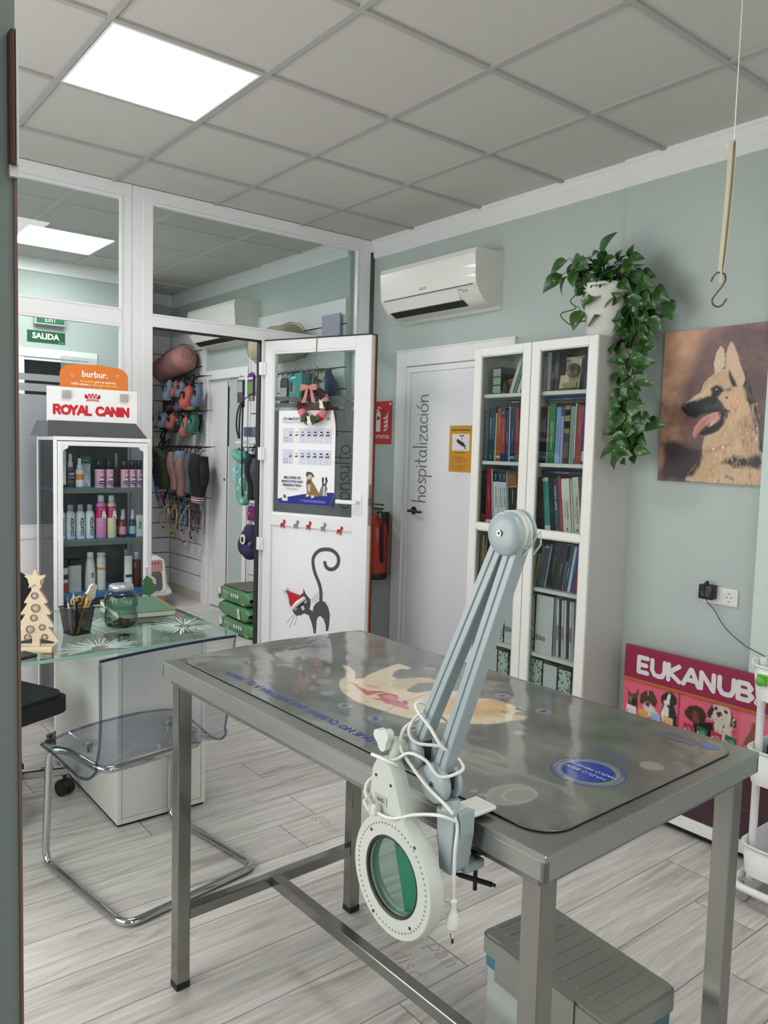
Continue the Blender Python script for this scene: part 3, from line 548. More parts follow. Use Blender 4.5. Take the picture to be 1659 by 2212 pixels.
# felt reindeer
deer = [(0, 0), (.006, 0), (.007, .012), (.02, .012), (.021, 0), (.027, 0), (.028, .02), (.03, .03), (.036, .034), (.038, .041), (.033, .042), (.036, .048), (.033, .05), (.031, .046), (.028, .047), (.03, .053), (.026, .054), (.024, .046), (.019, .05), (.017, .047), (.021, .042), (.02, .036), (.016, .03), (.002, .029), (-.003, .024), (0, .02)]
for k, (x, z, m_, lb) in enumerate(((.158, .943, RED, 'red felt reindeer on the door strip, nearest the hinges'), (.262, .946, FELT_G, 'grey felt reindeer on the door strip, between the first two red ones'), (.358, .946, RED, 'red felt reindeer in the middle of the door strip'), (.468, .944, FELT_G, 'grey felt reindeer on the door strip, second from the handle side'), (.583, .938, RED, 'red felt reindeer on the door strip, under the door handle'))):
    a = MB(); tl_ = -.2 if k == 4 else 0; c_, s_ = math.cos(tl_), math.sin(tl_)
    a.prism([(p[0]*c_-p[1]*s_, p[0]*s_+p[1]*c_) for p in deer], 0, .004, m_, frame((x, -.0005, z), (1, 0, 0), (0, 0, 1)))
    O('felt_reindeer', a, lb, 'decoration', DLOC, DA, 'felt reindeer on the door')
# santa hat over the cat's head
t = DT('santa_hat', 'small red Santa hat stuck over the cat silhouette', 'hat')
a = MB(); a.prism(smooth_poly([(.213, .553, 0), (.225, .548, 0), (.30, .535, 0), (.354, .519, 0), (.30, .478, 0), (.262, .452, 0), (.245, .49, 0), (.232, .53, 0)], 3), -.012, .012, RED, frame((0, -.001, 0), (1, 0, 0), (0, 0, 1))); P('cap', a, t)
a = MB(); a.tube([(.262, -.005, .445), (.31, -.013, .488), (.357, -.005, .524)], [.012, .015, .012], FUR, 10); P('brim', a, t, 'white furry brim')
a = MB(); a.ball((.205, -.008, .561), .019, FUR, 12); P('pompom', a, t, 'white pompom')
# wall planner poster
t = DT('pet_weight_poster', 'white poster with pet weight charts taped on the door glass', 'poster')
pw, ph = .43, .575; px0, pz0 = .12, 1.095; ART = A_DOOR
NAVY = '#1f2a86'
def base_(x, y): return np.tile(np.array(rgb('#eeeeef')), (len(x), 1))
lay = [([(0, 0), (.43, 0), (.43, .085), (.36, .084), (.2, .066), (0, .028)], NAVY, .001, 0)]
for zz in (.375, .245):
    lay += [([(.033, zz), (.405, zz), (.405, zz+.092), (.033, zz+.092)], '#d4d5e4', .001, 0), ([(.122, zz), (.158, zz), (.158, zz+.09), (.122, zz+.09)], '#efefea', .001, 0)]
    for q in range(7):
        cx = .094+q*.0465; f = .5+q*.09; el = [(cx+.012*math.cos(u), zz+.068+.0015*(1+q*.5)*math.sin(u)) for u in np.linspace(0, 6.28, 12)]; lay.append((el, '#33343a', .001, 0))
        bw = .009+.0009*q; dg = [(cx-bw, zz+.040), (cx-bw+.003, zz+.040), (cx-bw+.004, zz+.046), (cx+bw-.004, zz+.046), (cx+bw-.003, zz+.040), (cx+bw, zz+.040), (cx+bw, zz+.052), (cx+bw+.004, zz+.06), (cx+bw-.002, zz+.059), (cx+bw-.005, zz+.054), (cx-bw, zz+.055)]
        lay.append((dg, '#2c2a2c' if zz < .3 else '#3b2c22', .0008, 0))
        for r_ in (.032, .02, .009): lay.append(([(cx-.004, zz+r_), (cx+.004, zz+r_), (cx+.004, zz+r_+.002), (cx-.004, zz+r_+.002)], '#6f7080', .001, 0))
    for r_ in (.034, .026, .016, .009): lay.append(([(.042, zz+r_), (.078, zz+r_), (.078, zz+r_+.0022), (.042, zz+r_+.0022)], '#555a78', .001, 0))
def sh(p): return [(q[0]-px0, q[1]-pz0) for q in p]
dog = sh([(.338, 1.2945), (.3564, 1.2995), (.3829, 1.2941), (.3964, 1.2777), (.3942, 1.2629), (.3835, 1.2688), (.3788, 1.2474), (.4059, 1.2148), (.4275, 1.1863), (.4385, 1.1615), (.4284, 1.1504), (.4023, 1.1511), (.4076, 1.1451), (.3815, 1.1394), (.3759, 1.154), (.3602, 1.1489), (.339, 1.1456), (.3467, 1.1567), (.3431, 1.1948), (.3397, 1.2287), (.347, 1.2546), (.3386, 1.2712)])
dg2 = sh([(.4589, 1.276), (.4669, 1.2638), (.4772, 1.2642), (.4898, 1.2752), (.4992, 1.2484), (.4885, 1.227), (.4994, 1.2024), (.4924, 1.1769), (.498, 1.1584), (.4646, 1.1545), (.4334, 1.157), (.4381, 1.1784), (.4528, 1.2128), (.4602, 1.2257), (.4545, 1.2465)])
lay += [(dog, '#8a6a3f', .0015, .001), (sh([(.338, 1.2945), (.356, 1.2995), (.383, 1.294), (.396, 1.277), (.394, 1.263), (.384, 1.269), (.378, 1.285), (.36, 1.28), (.345, 1.29)]), '#4a4138', .0015, .001), (sh([(.347, 1.285), (.36, 1.28), (.378, 1.283), (.378, 1.262), (.36, 1.252), (.343, 1.262)]), '#c9c0b0', .002, .001), (sh([(.340, 1.285), (.353, 1.285), (.353, 1.271), (.342, 1.271)]), '#1d1a1a', .002, 0), (sh([(.35, 1.235), (.372, 1.225), (.372, 1.18), (.352, 1.175)]), '#b9b7b2', .004, .002), (sh([(.345, 1.243), (.38, 1.25), (.372, 1.225), (.348, 1.22)]), '#5b463a', .002, .001), (sh([(.339, 1.1456), (.36, 1.149), (.36, 1.162), (.345, 1.16)]), '#e2dfd8', .002, 0), (sh([(.376, 1.154), (.381, 1.139), (.4, 1.144), (.4, 1.158)]), '#e2dfd8', .002, 0),
        (dg2, '#77767a', .0015, .001), (sh([(.459, 1.276), (.467, 1.264), (.472, 1.24), (.46, 1.226), (.4545, 1.2465)]), '#242326', .001, 0), (sh([(.4898, 1.275), (.482, 1.262), (.48, 1.238), (.49, 1.228), (.4992, 1.2484)]), '#242326', .001, 0), (sh([(.472, 1.263), (.48, 1.263), (.485, 1.24), (.475, 1.232), (.467, 1.24)]), '#d9d7d4', .001, 0), (sh([(.466, 1.16), (.478, 1.16), (.478, 1.215), (.47, 1.22)]), '#d9d7d4', .002, 0), (sh([(.486, 1.158), (.496, 1.158), (.49, 1.20)]), '#d9d7d4', .002, 0), (sh([(.457, 1.228), (.49, 1.228), (.488, 1.22), (.46, 1.22)]), '#2b2a2c', .001, 0)]
lay += [([(.035, .018), (.078, .018), (.078, .06), (.035, .06)], '#e9e8ea', .001, 0), ([(.046, .036), (.068, .036), (.068, .056), (.046, .056)], '#23255c', .001, 0), ([(.046, .046), (.058, .046), (.068, .036), (.062, .036), (.046, .041)], '#c23a46', .001, 0), ([(.06, .047), (.066, .047), (.066, .055), (.06, .055)], '#d8d6da', .001, 0)]
for r_ in (.028, .02): lay.append(([(.17+(.03 if r_ < .025 else 0), r_), (.365, r_), (.365, r_+.003), (.17+(.03 if r_ < .025 else 0), r_+.003)], '#8f93c4', .0012, 0))
MP = frame((px0, .0128, pz0), (1, 0, 0), (0, 0, 1))
def curl(x, y): u = np.clip((x-.36)/.07, 0, 1)*np.clip((y-.45)/.12, 0, 1); v = np.clip((x-.38)/.05, 0, 1)*np.clip((.1-y)/.1, 0, 1); return .003+.0035*np.sin(x*14)*np.sin(y*9)**2+.028*u*u+.03*v*v
o = bpy.data.objects.new('printed_sheet', painted_obj('printed_sheet', MP, paint(pw, ph, 216, 288, base_, lay), painted('poster_print', .45), curl)); COL.objects.link(o); o.parent = t; ROOT[o.name] = ROOT[t.name]
a = MB(); TX = mt('#242a5e', r=.6); TG = mt('#8b8c94', r=.6); M0 = frame((0, .0035, 0), (1, 0, 0), (0, 0, 1))
def ptext(s_, size, x, z, m_, bold=.02, al='LEFT', dz=0): a.text(s_, size, m_, frame((x, .0042, z), (1, 0, 0), (0, 0, 1)), bold, al)
ptext('¿TU MASCOTA', .023, .155, 1.618, TX); ptext('O?', .023, .488, 1.618, TX); ptext('UTILIZA ESTOS GRÁFICOS', .0165, .155, 1.597, TG, 0)
for i_, s_ in enumerate(('MILLONES DE', 'MASCOTAS HAN', 'PERDIDO PESO')): ptext(s_, .0215, .236, 1.258-.0235*i_, TX, .025, 'CENTER')
ptext('CON HILL\'S', .020, .236, 1.188, TG, -.005, 'CENTER')
P('lettering', a, t)
# wreath on a string
t = DT('christmas_wreath', 'wreath with pink checked bow hanging on the glazed door', 'wreath')
wc = (.408, -.028, 1.703); wr = .092
a = MB(); a.tube([(wc[0]+wr*math.cos(u), wc[1]+.004*math.sin(9*u), wc[2]+wr*math.sin(u)) for u in np.linspace(0, 2*math.pi, 40)[:-1]], [.021+.003*math.sin(7*i) for i in range(39)], mt('#38231e', r=.9, n=.35, ns=120, bump=1), 10, True); P('ring', a, t, 'dark twig ring')
PK = mt('#c4837f', r=.8, n=.12, ns=150)
for nm, lb, m_, arcs in (('ribbon', 'pink checked ribbon wound on the ring', PK, ((.15, .55), (2.6, 2.95), (3.5, 3.9), (5.5, 5.95))), ('red_patch', 'red felt patch', RED, ((3.25, 3.5), (3.9, 4.1), (5.25, 5.5)))):
    for a0, a1 in arcs: a = MB(); a.tube([(wc[0]+wr*math.cos(u), wc[1], wc[2]+wr*math.sin(u)) for u in np.linspace(a0, a1, 6)], .0245, m_, 12); P(nm, a, t, lb)
a = MB(); bx, bz = wc[0]-.012, wc[2]+wr+.008
for s_ in (-1, 1):
    a.prism(smooth_poly([(0, .004, 0), (s_*.03, .017, 0), (s_*.055, .015, 0), (s_*.056, -.014, 0), (s_*.03, -.017, 0), (0, -.006, 0)], 4), -.012, .012, PK, frame((bx, wc[1]-.024, bz), (1, 0, 0), (0, 0, 1)))
    a.prism([(s_*.004, 0), (s_*.02, -.003), (s_*.052, -.094), (s_*.022, -.088)], -.003, .003, PK, frame((bx, wc[1]-.026, bz), (1, 0, 0), (0, 0, 1)))
a.ball((bx, wc[1]-.034, bz), .013, PK, 10); P('bow', a, t, 'pink checked fabric bow')
def catlet(mb, x, y, z, s_, m_):
    mb.prism(smooth_poly([(.0, 0, 0), (.012, -.002, 0), (.017, .01, 0), (.01, .03, 0), (.004, .036, 0), (-.006, .033, 0), (-.012, .012, 0), (-.01, .001, 0)], 3), 0, .004, m_, frame((x, y, z), (s_, 0, 0), (0, 0, s_)))
    mb.prism([(-.013*1, .03), (-.013, .053), (-.006, .045), (.002, .045), (.009, .053), (.010, .03), (0, .024)], 0, .005, m_, frame((x, y-.001, z), (s_, 0, 0), (0, 0, s_)))
    mb.tube([(x+.008, y, z+.002), (x+.024, y, z-.004), (x+.02, y, z+.008)], .003, m_, 6)
CW = mt('#e3ddd6', r=.8)
a = MB(); catlet(a, wc[0]+.086, wc[1]-.034, wc[2]-.025, 1, CW); P('white_cat', a, t, 'white felt cat on the right of the ring')
a = MB(); catlet(a, wc[0]-.002, wc[1]-.034, wc[2]-.118, .9, CW); P('cat_ornament', a, t, 'white felt cat at the bottom of the ring')
LEAFD = mt('#2f5232', r=.6, n=.2, ns=60)
for x, z, r_ in ((-.05, -.092, .3), (-.026, -.108, -.5), (-.036, -.07, 1.2), (.03, -.105, .6), (.05, -.085, -.2), (.022, -.085, 1.7), (-.07, .055, 1.1), (-.08, .032, .2)):
    a = MB(); M_ = frame((wc[0]+x, wc[1]-.03, wc[2]+z), (math.cos(r_), -.25, math.sin(r_)), (-math.sin(r_), 0, math.cos(r_))); a.prism([(p[0]*1.25, p[1]*1.25) for p in ((-.02, 0), (-.012, .009), (-.006, .006), (.0, .012), (.006, .006), (.013, .008), (.021, 0), (.013, -.008), (.006, -.006), (0, -.012), (-.006, -.006), (-.012, -.009))], 0, .002, LEAFD, M_); P('holly_leaf', a, t, 'green holly leaf')
a = MB(); a.tube([(wc[0]-.01, wc[1]-.002, wc[2]+.10), (wc[0]-.004, -.006, 1.95), (wc[0]+.002, -.004, 2.107), (wc[0]+.002, .02, 2.109)], .0025, mt('#8d7a5e', r=.9), 6); P('string', a, t, 'jute hanging string')
# ================================================================== STEEL EXAMINATION TABLE
def steel_mat():
    M = mt('#a9aaa7', r=.3, m=.93, n=.08, ns=3.5); nt = M.node_tree; b = nt.nodes['Principled BSDF']; tc = nt.nodes.new('ShaderNodeTexCoord'); mp = nt.nodes.new('ShaderNodeMapping'); mp.inputs['Scale'].default_value = (3, .4, 1)
    n = nt.nodes.new('ShaderNodeTexNoise'); n.inputs['Scale'].default_value = 6; n.inputs['Detail'].default_value = 6; r_ = nt.nodes.new('ShaderNodeMapRange'); r_.inputs[3].default_value = .2; r_.inputs[4].default_value = .36
    nt.links.new(tc.outputs['Object'], mp.inputs[0]); nt.links.new(mp.outputs[0], n.inputs['Vector']); nt.links.new(n.outputs['Fac'], r_.inputs[0]); nt.links.new(r_.outputs[0], b.inputs['Roughness']); return M
STEEL = steel_mat(); LEGM = mt('#8f8f8b', r=.16, m=.96, n=.15, ns=4); STEELD = mt('#8e8f90', r=.28, m=.95, n=.12, ns=5); CHROME = mt('#b9bbbd', r=.09, m=1.0, n=.02); RUB = mt('#17181a', r=.7)
TLOC = (-.4153, -3.2529, 0); TR = .0281
t = T('examination_table', 'stainless steel examination table with four square legs', 'table', TLOC, TR)
w2, l2 = .326, .62
a = MB(); a.box((-w2, -l2, .868), (w2, l2, .88), STEEL, .002)
for s_ in (-1, 1): a.box((s_*w2, -l2, .838), (s_*(w2-.012), l2, .872), STEEL, .003); a.box((-w2, s_*l2, .838), (w2, s_*(l2-.012), .872), STEEL, .003)
for s_ in (-1, 1): a.box((s_*(w2-.014), -l2+.02, .822), (s_*(w2-.045), l2-.02, .868), STEELD, .002); a.box((-w2+.045, s_*(l2-.014), .822), (w2-.045, s_*(l2-.045), .868), STEELD, .002)
P('tabletop', a, t, w=False)
lx, ly, hw = w2-.038, l2-.038, .0185
for sx_ in (-1, 1):
    for sy_ in (-1, 1):
        a = MB(); a.box((sx_*lx-hw, sy_*ly-hw, .018), (sx_*lx+hw, sy_*ly+hw, .866), LEGM, .002); lg = P('leg', a, t)
        b = MB(); b.box((sx_*lx-hw-.001, sy_*ly-hw-.001, 0), (sx_*lx+hw+.001, sy_*ly+hw+.001, .02), RUB, .002); P('rubber_foot', b, lg, 'black rubber foot')
for s_ in (-1, 1):
    a = MB(); a.box((-lx+hw, s_*ly-.0155, .185), (lx-hw, s_*ly+.0155, .216), LEGM, .002); P('cross_stretcher', a, t)
a = MB(); a.box((-.0155, -ly+.0155, .185), (.0155, ly-.0155, .216), LEGM, .002); P('long_stretcher', a, t)
# printed anatomical mat lying on it
mw0, mw1, ml0, ml1 = -.285, .305, -.59, .615
t = T('anatomy_mat', 'transparent printed mat with dog organ drawing on the steel table', 'mat', (TLOC[0], TLOC[1], .881), TR)
def base_(x, y):
    g = fbm(x, y, 9, 3)[:, None]; g2 = fbm(x, y, 34, 5)[:, None]; c0 = np.array(rgb('#5f615b'))[None, :]; c1 = np.array(rgb('#7c7e76'))[None, :]
    c = c0+(c1-c0)*np.clip((g-.3)*2.2, 0, 1); return c*(.93+.14*g2)
A = A_MAT; CIR = lambda c, r, r2=None: [(c[0]+r*math.cos(u), c[1]+(r2 or r)*math.sin(u)) for u in np.linspace(0, 6.283, 28)[:-1]]
lay = [(A['body'], '#e6d3b4', .003, .002), (A['hind'], '#c7b495', .012, .004, 0, .8), (A['head'], '#d9ae74', .018, .008, .2), (A['mouth'], '#cfc6bb', .006, .003, 0, .8), (A['nose'], '#3a342f', .005, .002), (A['jaw'], '#c3a083', .005, .002), (A['eye'], '#2b2520', .003, 0), (A['ear'], '#a5794d', .012, .01, .5, .5),
       (A['org5'], '#dba58d', .004, .003, 0, .8), (A['org1'], '#c8584d', .003, .004), (A['org3'], '#d06a78', .003, .004, .3), (A['org2'], '#b5443f', .003, .003, .3), (A['org4'], '#b5443f', .003, .001), (CIR((-.045, .044), .014, .02), '#d98c84', .004, .002)]
for l_ in A['LINES']:
    (ax, ay), (bx, by) = l_; d_ = Vector((bx-ax, by-ay)); n_ = Vector((-d_.y, d_.x)).normalized()*.0011; lay.append(([(ax+n_.x, ay+n_.y), (bx+n_.x, by+n_.y), (bx-n_.x, by-n_.y), (ax-n_.x, ay-n_.y)], '#8f8779', .0012, 0))
for c_, r_, col in (((-.095, .227), .018, '#b06a62'), ((-.141, .149), .018, '#7f8aa5'), ((-.163, .055), .018, '#7f8aa5'), ((-.162, -.047), .018, '#7f8aa5'), ((-.139, -.135), .02, '#b06a62'), ((.192, .162), .018, '#b06a62'), ((.176, -.097), .018, '#b06a62'), ((.165, -.226), .02, '#b06a62'), ((.084, -.535), .021, '#cf7d63')):
    lay += [(CIR(c_, r_), col, .001, 0), (CIR(c_, r_-.002), '#92948b', .001, 0)]
for c_ in ((-.163, .055), (-.139, -.135), (.176, -.097), (.165, -.226)): lay.append((CIR(c_, .009, .006), '#2f3f97', .002, .003))
for c_ in ((-.158, -.042), (-.166, -.053)): lay.append((CIR(c_, .007), '#2f3f97', .0015, .002))
B_ = (-.032, -.481)
lay += [(CIR(B_, .0655), '#2a3d9b', .001, 0), (CIR(B_, .063), '#8d9088', .001, 0), (CIR(B_, .0575), '#2a3d9b', .001, 0), (CIR(B_, .056), '#8d9088', .001, 0), (CIR(B_, .047), '#1f3aa0', .001, 0)]
for c_ in ((-.254, -.415), (-.254, -.433)): lay += [(CIR(c_, .009), '#3a468f', .001, 0), (CIR(c_, .0075), '#8f9189', .001, 0)]
for c_, r_ in (((-.215, -.46), .05), ((-.205, -.47), .036)): lay += [(CIR(c_, r_, r_*.7), '#a9ab9d', .003, .003, 0, .7), (CIR(c_, r_-.005, r_*.7-.005), '#8b8d84', .003, .003, 0, .9)]
lay.append((CIR((.02, -.28), .014), '#a8aba4', .004, .012, 0, .8)); lay.append((CIR((-.235, .57), .02, .03), '#9c8a84', .01, .01, 0, .7))
data = paint(mw1-mw0, ml1-ml0, 236, 482, base_, lay, mw0, ml0)
x, y, fs, Cc = data; rc = .055
cxm = np.minimum(np.minimum(x-mw0, mw1-x), 9); cym = np.minimum(np.minimum(y-ml0, ml1-y), 9)
ins = ~((cxm < rc) & (cym < rc) & (np.hypot(rc-np.minimum(cxm, rc), rc-np.minimum(cym, rc)) > rc))
fs = [f for f in fs if ins[list(f)].all()]
MM = painted('mat_print', .33, .30, 1.0, .25)
o = bpy.data.objects.new('printed_sheet', painted_obj('printed_sheet', Matrix.Translation((0, 0, .0022)), (x, y, fs, Cc), MM, lambda x, y: .006*np.clip((y-.5)/.115, 0, 1)**2*np.exp(-((x+.02)/.16)**2)+.0003*np.sin(x*40)*np.sin(y*23))); COL.objects.link(o); o.parent = t; ROOT[o.name] = ROOT[t.name]
a = MB(); ring = []
def rr(x0, y0_, x1, y1_, r_, n=8):
    out = []
    for cx, cy, b0 in ((x1-r_, y1_-r_, 0), (x0+r_, y1_-r_, 90), (x0+r_, y0_+r_, 180), (x1-r_, y0_+r_, 270)):
        for i in range(n+1): u = R(b0+90*i/n); out.append((cx+r_*math.cos(u), cy+r_*math.sin(u)))
    return out
a.tube([(p[0], p[1], .0014) for p in rr(mw0, ml0, mw1, ml1, rc)], .0013, mt('#5f655f', r=.25), 5, True); P('mat_edge', a, t, 'darker cut edge of the mat')
a = MB(); BL = mt('#35439a', r=.35); BL2 = mt('#5b66a3', r=.4)
def mtext(s_, size, x, y, m_=BL, bold=.0, al='LEFT', z=.0027): a.text(s_, size, m_, frame((x, y, z), (0, 1, 0), (-1, 0, 0)), bold, al, z=.0)
mtext('PARÁSITOS QUE NO QUIERES QUE AFECTEN A TU PERRO', .0275, -.245, -.29, BL, .012)
mtext('¡C', .03, -.248, -.34, BL)
for i_, s_ in enumerate(('UNO', 'PARA', 'TODOS')): mtext(s_, .026, -.058+i_*.034, .525-.004*i_, BL, .01)
for i_ in range(5): mtext(('protección frente a parásitos', 'internos y externos en un', 'único comprimido sabroso', 'para perros de todas', 'las razas y tamaños')[i_], .0115, .055+i_*.014, .485, BL2)
for s_, x, y in (('GUSANOS\nPULMONARES', -.19, -.095), ('GUSANOS DE LA\nDIRÍCTENOS', -.197, -.005), ('OTRO\nGUSANO', -.17, .12), ('GUSANOS\nÓRGANOS', -.125, .2), ('PULGAS', -.165, -.14)): mtext(s_, .0095, x, y, BL2, 0, 'LEFT')
for s_, x, y in (('PROTECCIÓN\nGUSANOS', .2, -.12), ('ÁCAROS', .185, -.25), ('GARRAPATAS', .215, .14)): mtext(s_, .009, x, y, BL2)
mtext('Porque la protección\nempieza por dentro', .0125, .068, -.50, BL2, 0, 'LEFT')
mtext('Boehringer\nIngelheim', .021, .255, -.53, BL2, 0, 'LEFT')
a.prism(CIR((.265, -.551), .013, .018), .0026, .0028, BL2, cap2=False)
WB = mt('#b9c0d8', r=.4)
mtext('HAZLO BIEN', .0145, -.040, -.481, WB, -.008, 'CENTER', .0032); mtext('HAZLO MENSUAL', .0125, -.022, -.481, WB, 0, 'CENTER', .0032)
for s_, b0, sgn in (('EXTERNO E INTERNO', math.pi, 1), ('CONTROL ANTIPARASITARIO', 0, -1)):
    n_ = len(s_)
    for i_, ch in enumerate(s_):
        if ch == ' ': continue
        f = (i_-(n_-1)/2)*.118*(1 if n_ < 20 else .82)
        if sgn > 0: u = math.pi-f; X_ = Vector((math.sin(u), -math.cos(u), 0)); c_ = Vector((B_[0]+.0605*math.cos(u)*1, B_[1]+.0605*math.sin(u), .0027)); X_ = Vector((-math.sin(u), math.cos(u), 0))*-1
        else: u = f; c_ = Vector((B_[0]+.0605*math.cos(u), B_[1]+.0605*math.sin(u), .0027)); X_ = Vector((-math.sin(u), math.cos(u), 0))
        Y_ = Vector((0, 0, 1)).cross(X_); a.text(ch, .0082, BL, frame(c_, X_, Y_), .01, z=0)
P('lettering', a, t, 'blue lettering')
# ================================================================== MAGNIFIER LAMP clamped to the left edge of the table (laid out in room coordinates)
LG = mt('#98a4a8', r=.32, n=.02); LW = mt('#bfc4bb', r=.35, n=.02); LWD = mt('#cfd1ca', r=.3, n=.02); BLK = mt('#16171a', r=.45); GRV = mt('#5c686c', r=.5)
t = T('magnifier_lamp', 'grey magnifier lamp with folded arm clamped to the steel table', 'lamp', (-.745, -3.73, .88))
X0 = -.755
a = MB()      # clamp body hanging outside the rim, plate on top, jaw below
a.prism([(-3.705, .898), (-3.757, .905), (-3.757, .87), (-3.748, .815), (-3.738, .803), (-3.726, .803), (-3.716, .812), (-3.706, .85)], -.768, -.74, LG, Matrix(((0, 0, 1, 0), (1, 0, 0, 0), (0, 1, 0, 0), (0, 0, 0, 1))))
a.prism([(-3.712, .9), (-3.75, .904), (-3.745, .81), (-3.722, .81)], -.776, -.768, LG, Matrix(((0, 0, 1, 0), (1, 0, 0, 0), (0, 1, 0, 0), (0, 0, 0, 1))))
a.box((-.742, -3.746, .797), (-.70, -3.72, .812), LG, .003); P('clamp_body', a, t, w=True)
a = MB(); a.box((-.758, -3.752, .8865), (-.684, -3.706, .895), LWD, .003); P('clamp_plate', a, t, 'white plate resting on the mat', w=True)
a = MB(); a.cyl((-.708, -3.733, .758), (-.708, -3.733, .822), .0035, BLK, n=10); a.cyl((-.708, -3.733, .817), (-.708, -3.733, .8215), .009, BLK, n=14); a.cyl((-.718, -3.70, .772), (-.700, -3.768, .778), .0028, BLK, n=8); a.cyl((-.716, -3.706, .7725), (-.702, -3.762, .7775), .0042, BLK, n=8); P('clamp_screw', a, t, 'black screw with a T bar', w=True)
def disc(mb, y, z, r_, x0, x1, m_, dome=.004):
    M_ = Matrix.Translation((0, y, z)) @ Matrix(((0, 0, -1, 0), (1, 0, 0, 0), (0, -1, 0, 0), (0, 0, 0, 1)))
    # profile along -x: x0 is the cap side towards the viewer
    mb.lathe([(0, -x0+dome), (r_*.55, -x0+dome*.8), (r_*.85, -x0+dome*.35), (r_*.97, -x0-.001), (r_, -x0-.004), (r_, -x1+.002), (r_*.96, -x1), (0, -x1)], m_, 32, (0, 0, 0), True, M_)
def screw(mb, y, z, x, r_=.0045): mb.cyl((x+.003, y, z), (x-.0012, y, z), r_, mt('#8b8880', r=.3, m=.9), n=16); mb.cyl((x-.0011, y, z), (x-.0016, y, z), r_*.5, BLK, n=6)
# swivel post and base joint
a = MB(); a.cyl((-.757, -3.73, .885), (-.757, -3.722, .912), .0145, LG, r1=.013); a.cyl((-.757, -3.73, .897), (-.757, -3.73, .903), .019, LW)
disc(a, -3.698, .932, .031, -.772, -.762, LG); disc(a, -3.698, .932, .030, -.747, -.737, LG, .001); a.box((-.765, -3.719, .925), (-.745, -3.69, .95), BLK); screw(a, -3.698, .932, -.776); P('base_joint', a, t, w=True)
def arm(p0, p1, w_, x0, x1, nm):
    p0 = Vector((p0[0], p0[1])); p1 = Vector((p1[0], p1[1])); d = (p1-p0).normalized(); n_ = Vector((-d.y, d.x)); a = MB(); L_ = (p1-p0).length
    M_ = Matrix(((0, 0, 1, 0), (d.x, n_.x, 0, p0.x), (d.y, n_.y, 0, p0.y), (0, 0, 0, 1)))
    a.box((0, -w_/2, x0), (L_, -.0008, x1), LG, .0012, M=M_); a.box((0, .0008, x0), (L_, w_/2, x1), LG, .0012, M=M_); a.box((0.002, -.0009, x0+.0015), (L_-.002, .0009, x1-.001), GRV, M=M_)
    P(nm, a, t, w=True)
arm((-3.701, .948), (-3.836, 1.315), .0235, -.768, -.744, 'lower_arm')
arm((-3.643, .968), (-3.808, 1.318), .0225, -.766, -.744, 'upper_arm')
# elbow: domed cap, two ribbed plates behind
a = MB(); disc(a, -3.826, 1.330, .0305, -.776, -.766, LG, .005); screw(a, -3.824, 1.331, -.782)
disc(a, -3.822, 1.331, .031, -.762, -.752, LW, .0); disc(a, -3.819, 1.331, .030, -.748, -.740, LW, .0); disc(a, -3.815, 1.331, .031, -.735, -.728, LG, .0); a.cyl((-.775, -3.822, 1.331), (-.73, -3.82, 1.331), .014, BLK)
for x_ in (-.757, -.738): a.tube([(x_, -3.845, 1.318), (x_+.004, -3.856, 1.335), (x_+.006, -3.855, 1.316), (x_+.002, -3.846, 1.302)], .0018, LW, 6)
P('elbow_joint', a, t, w=True)
# head joint, wing knob
a = MB(); disc(a, -3.640, .963, .029, -.774, -.764, LG); disc(a, -3.640, .963, .028, -.748, -.738, LG, .001); a.box((-.766, -3.665, .955), (-.746, -3.63, .985), BLK); a.cyl((-.787, -3.634, .972), (-.76, -3.636, .968), .011, LW); a.cyl((-.80, -3.628, .905), (-.785, -3.63, .985), .0105, LW, r1=.012); P('head_joint', a, t, w=True)
a = MB(); M_ = Matrix.Translation((-.803, -3.615, .985)) @ Matrix(((0, 0, -1, 0), (1, 0, 0, 0), (0, -1, 0, 0), (0, 0, 0, 1)))
kp = []
for i in range(30): u = 2*math.pi*i/30; r_ = .0125+.0075*abs(math.cos(1.5*u+.5))**1.6; kp.append((r_*math.cos(u), r_*math.sin(u)))
a.prism(kp, -.006, .007, LWD, M_, True); P('wing_knob', a, t, 'pale wing knob', w=True)
# ring head: body (shell), lens, light holes
HC = (-3.651, .775); HR = .096
def shell(r_out):
    pts = []
    for i in range(44):
        u = R(62+(360-124+84)*0)+0
    return pts
out = []
b0, b1 = R(52), R(121)   # where the neck leaves the ring (angles in the y-z plane, y mirrored so left on screen is +y)
for i in range(41):
    u = b1+(2*math.pi-(b1-b0))*i/40; out.append((HC[0]+HR*math.cos(u), HC[1]+HR*math.sin(u)))
neck = [(-3.612, .875), (-3.640, .915), (-3.652, .94), (-3.640, .957), (-3.622, .957), (-3.603, .945)]
nk = [(HC[0]+HR*math.cos(b0), HC[1]+HR*math.sin(b0)), (-3.592, .862)]
out2 = out+[(-3.585, .862), (-3.592, .90), (-3.596, .935), (-3.606, .951), (-3.624, .957), (-3.643, .951), (-3.655, .933), (-3.668, .90), (-3.682, .872)]
MX = Matrix(((0, 0, -1, 0), (1, 0, 0, 0), (0, 1, 0, 0), (0, 0, 0, 1)))
LR = .060
def ringface(mb, poly, hole_r, xf, m_):
    """flat ring between an outline and the lens hole, at height xf along -x"""
    n_ = len(poly); hl = []
    for p in poly: u = math.atan2(p[1]-HC[1], p[0]-HC[0]); hl.append((HC[0]+hole_r*math.cos(u), HC[1]+hole_r*math.sin(u)))
    vs = [(p[0], p[1], xf) for p in poly]+[(p[0], p[1], xf) for p in hl]
    mb.add(vs, [(i, (i+1) % n_, n_+(i+1) % n_, n_+i) for i in range(n_)], m_, False, MX); return hl
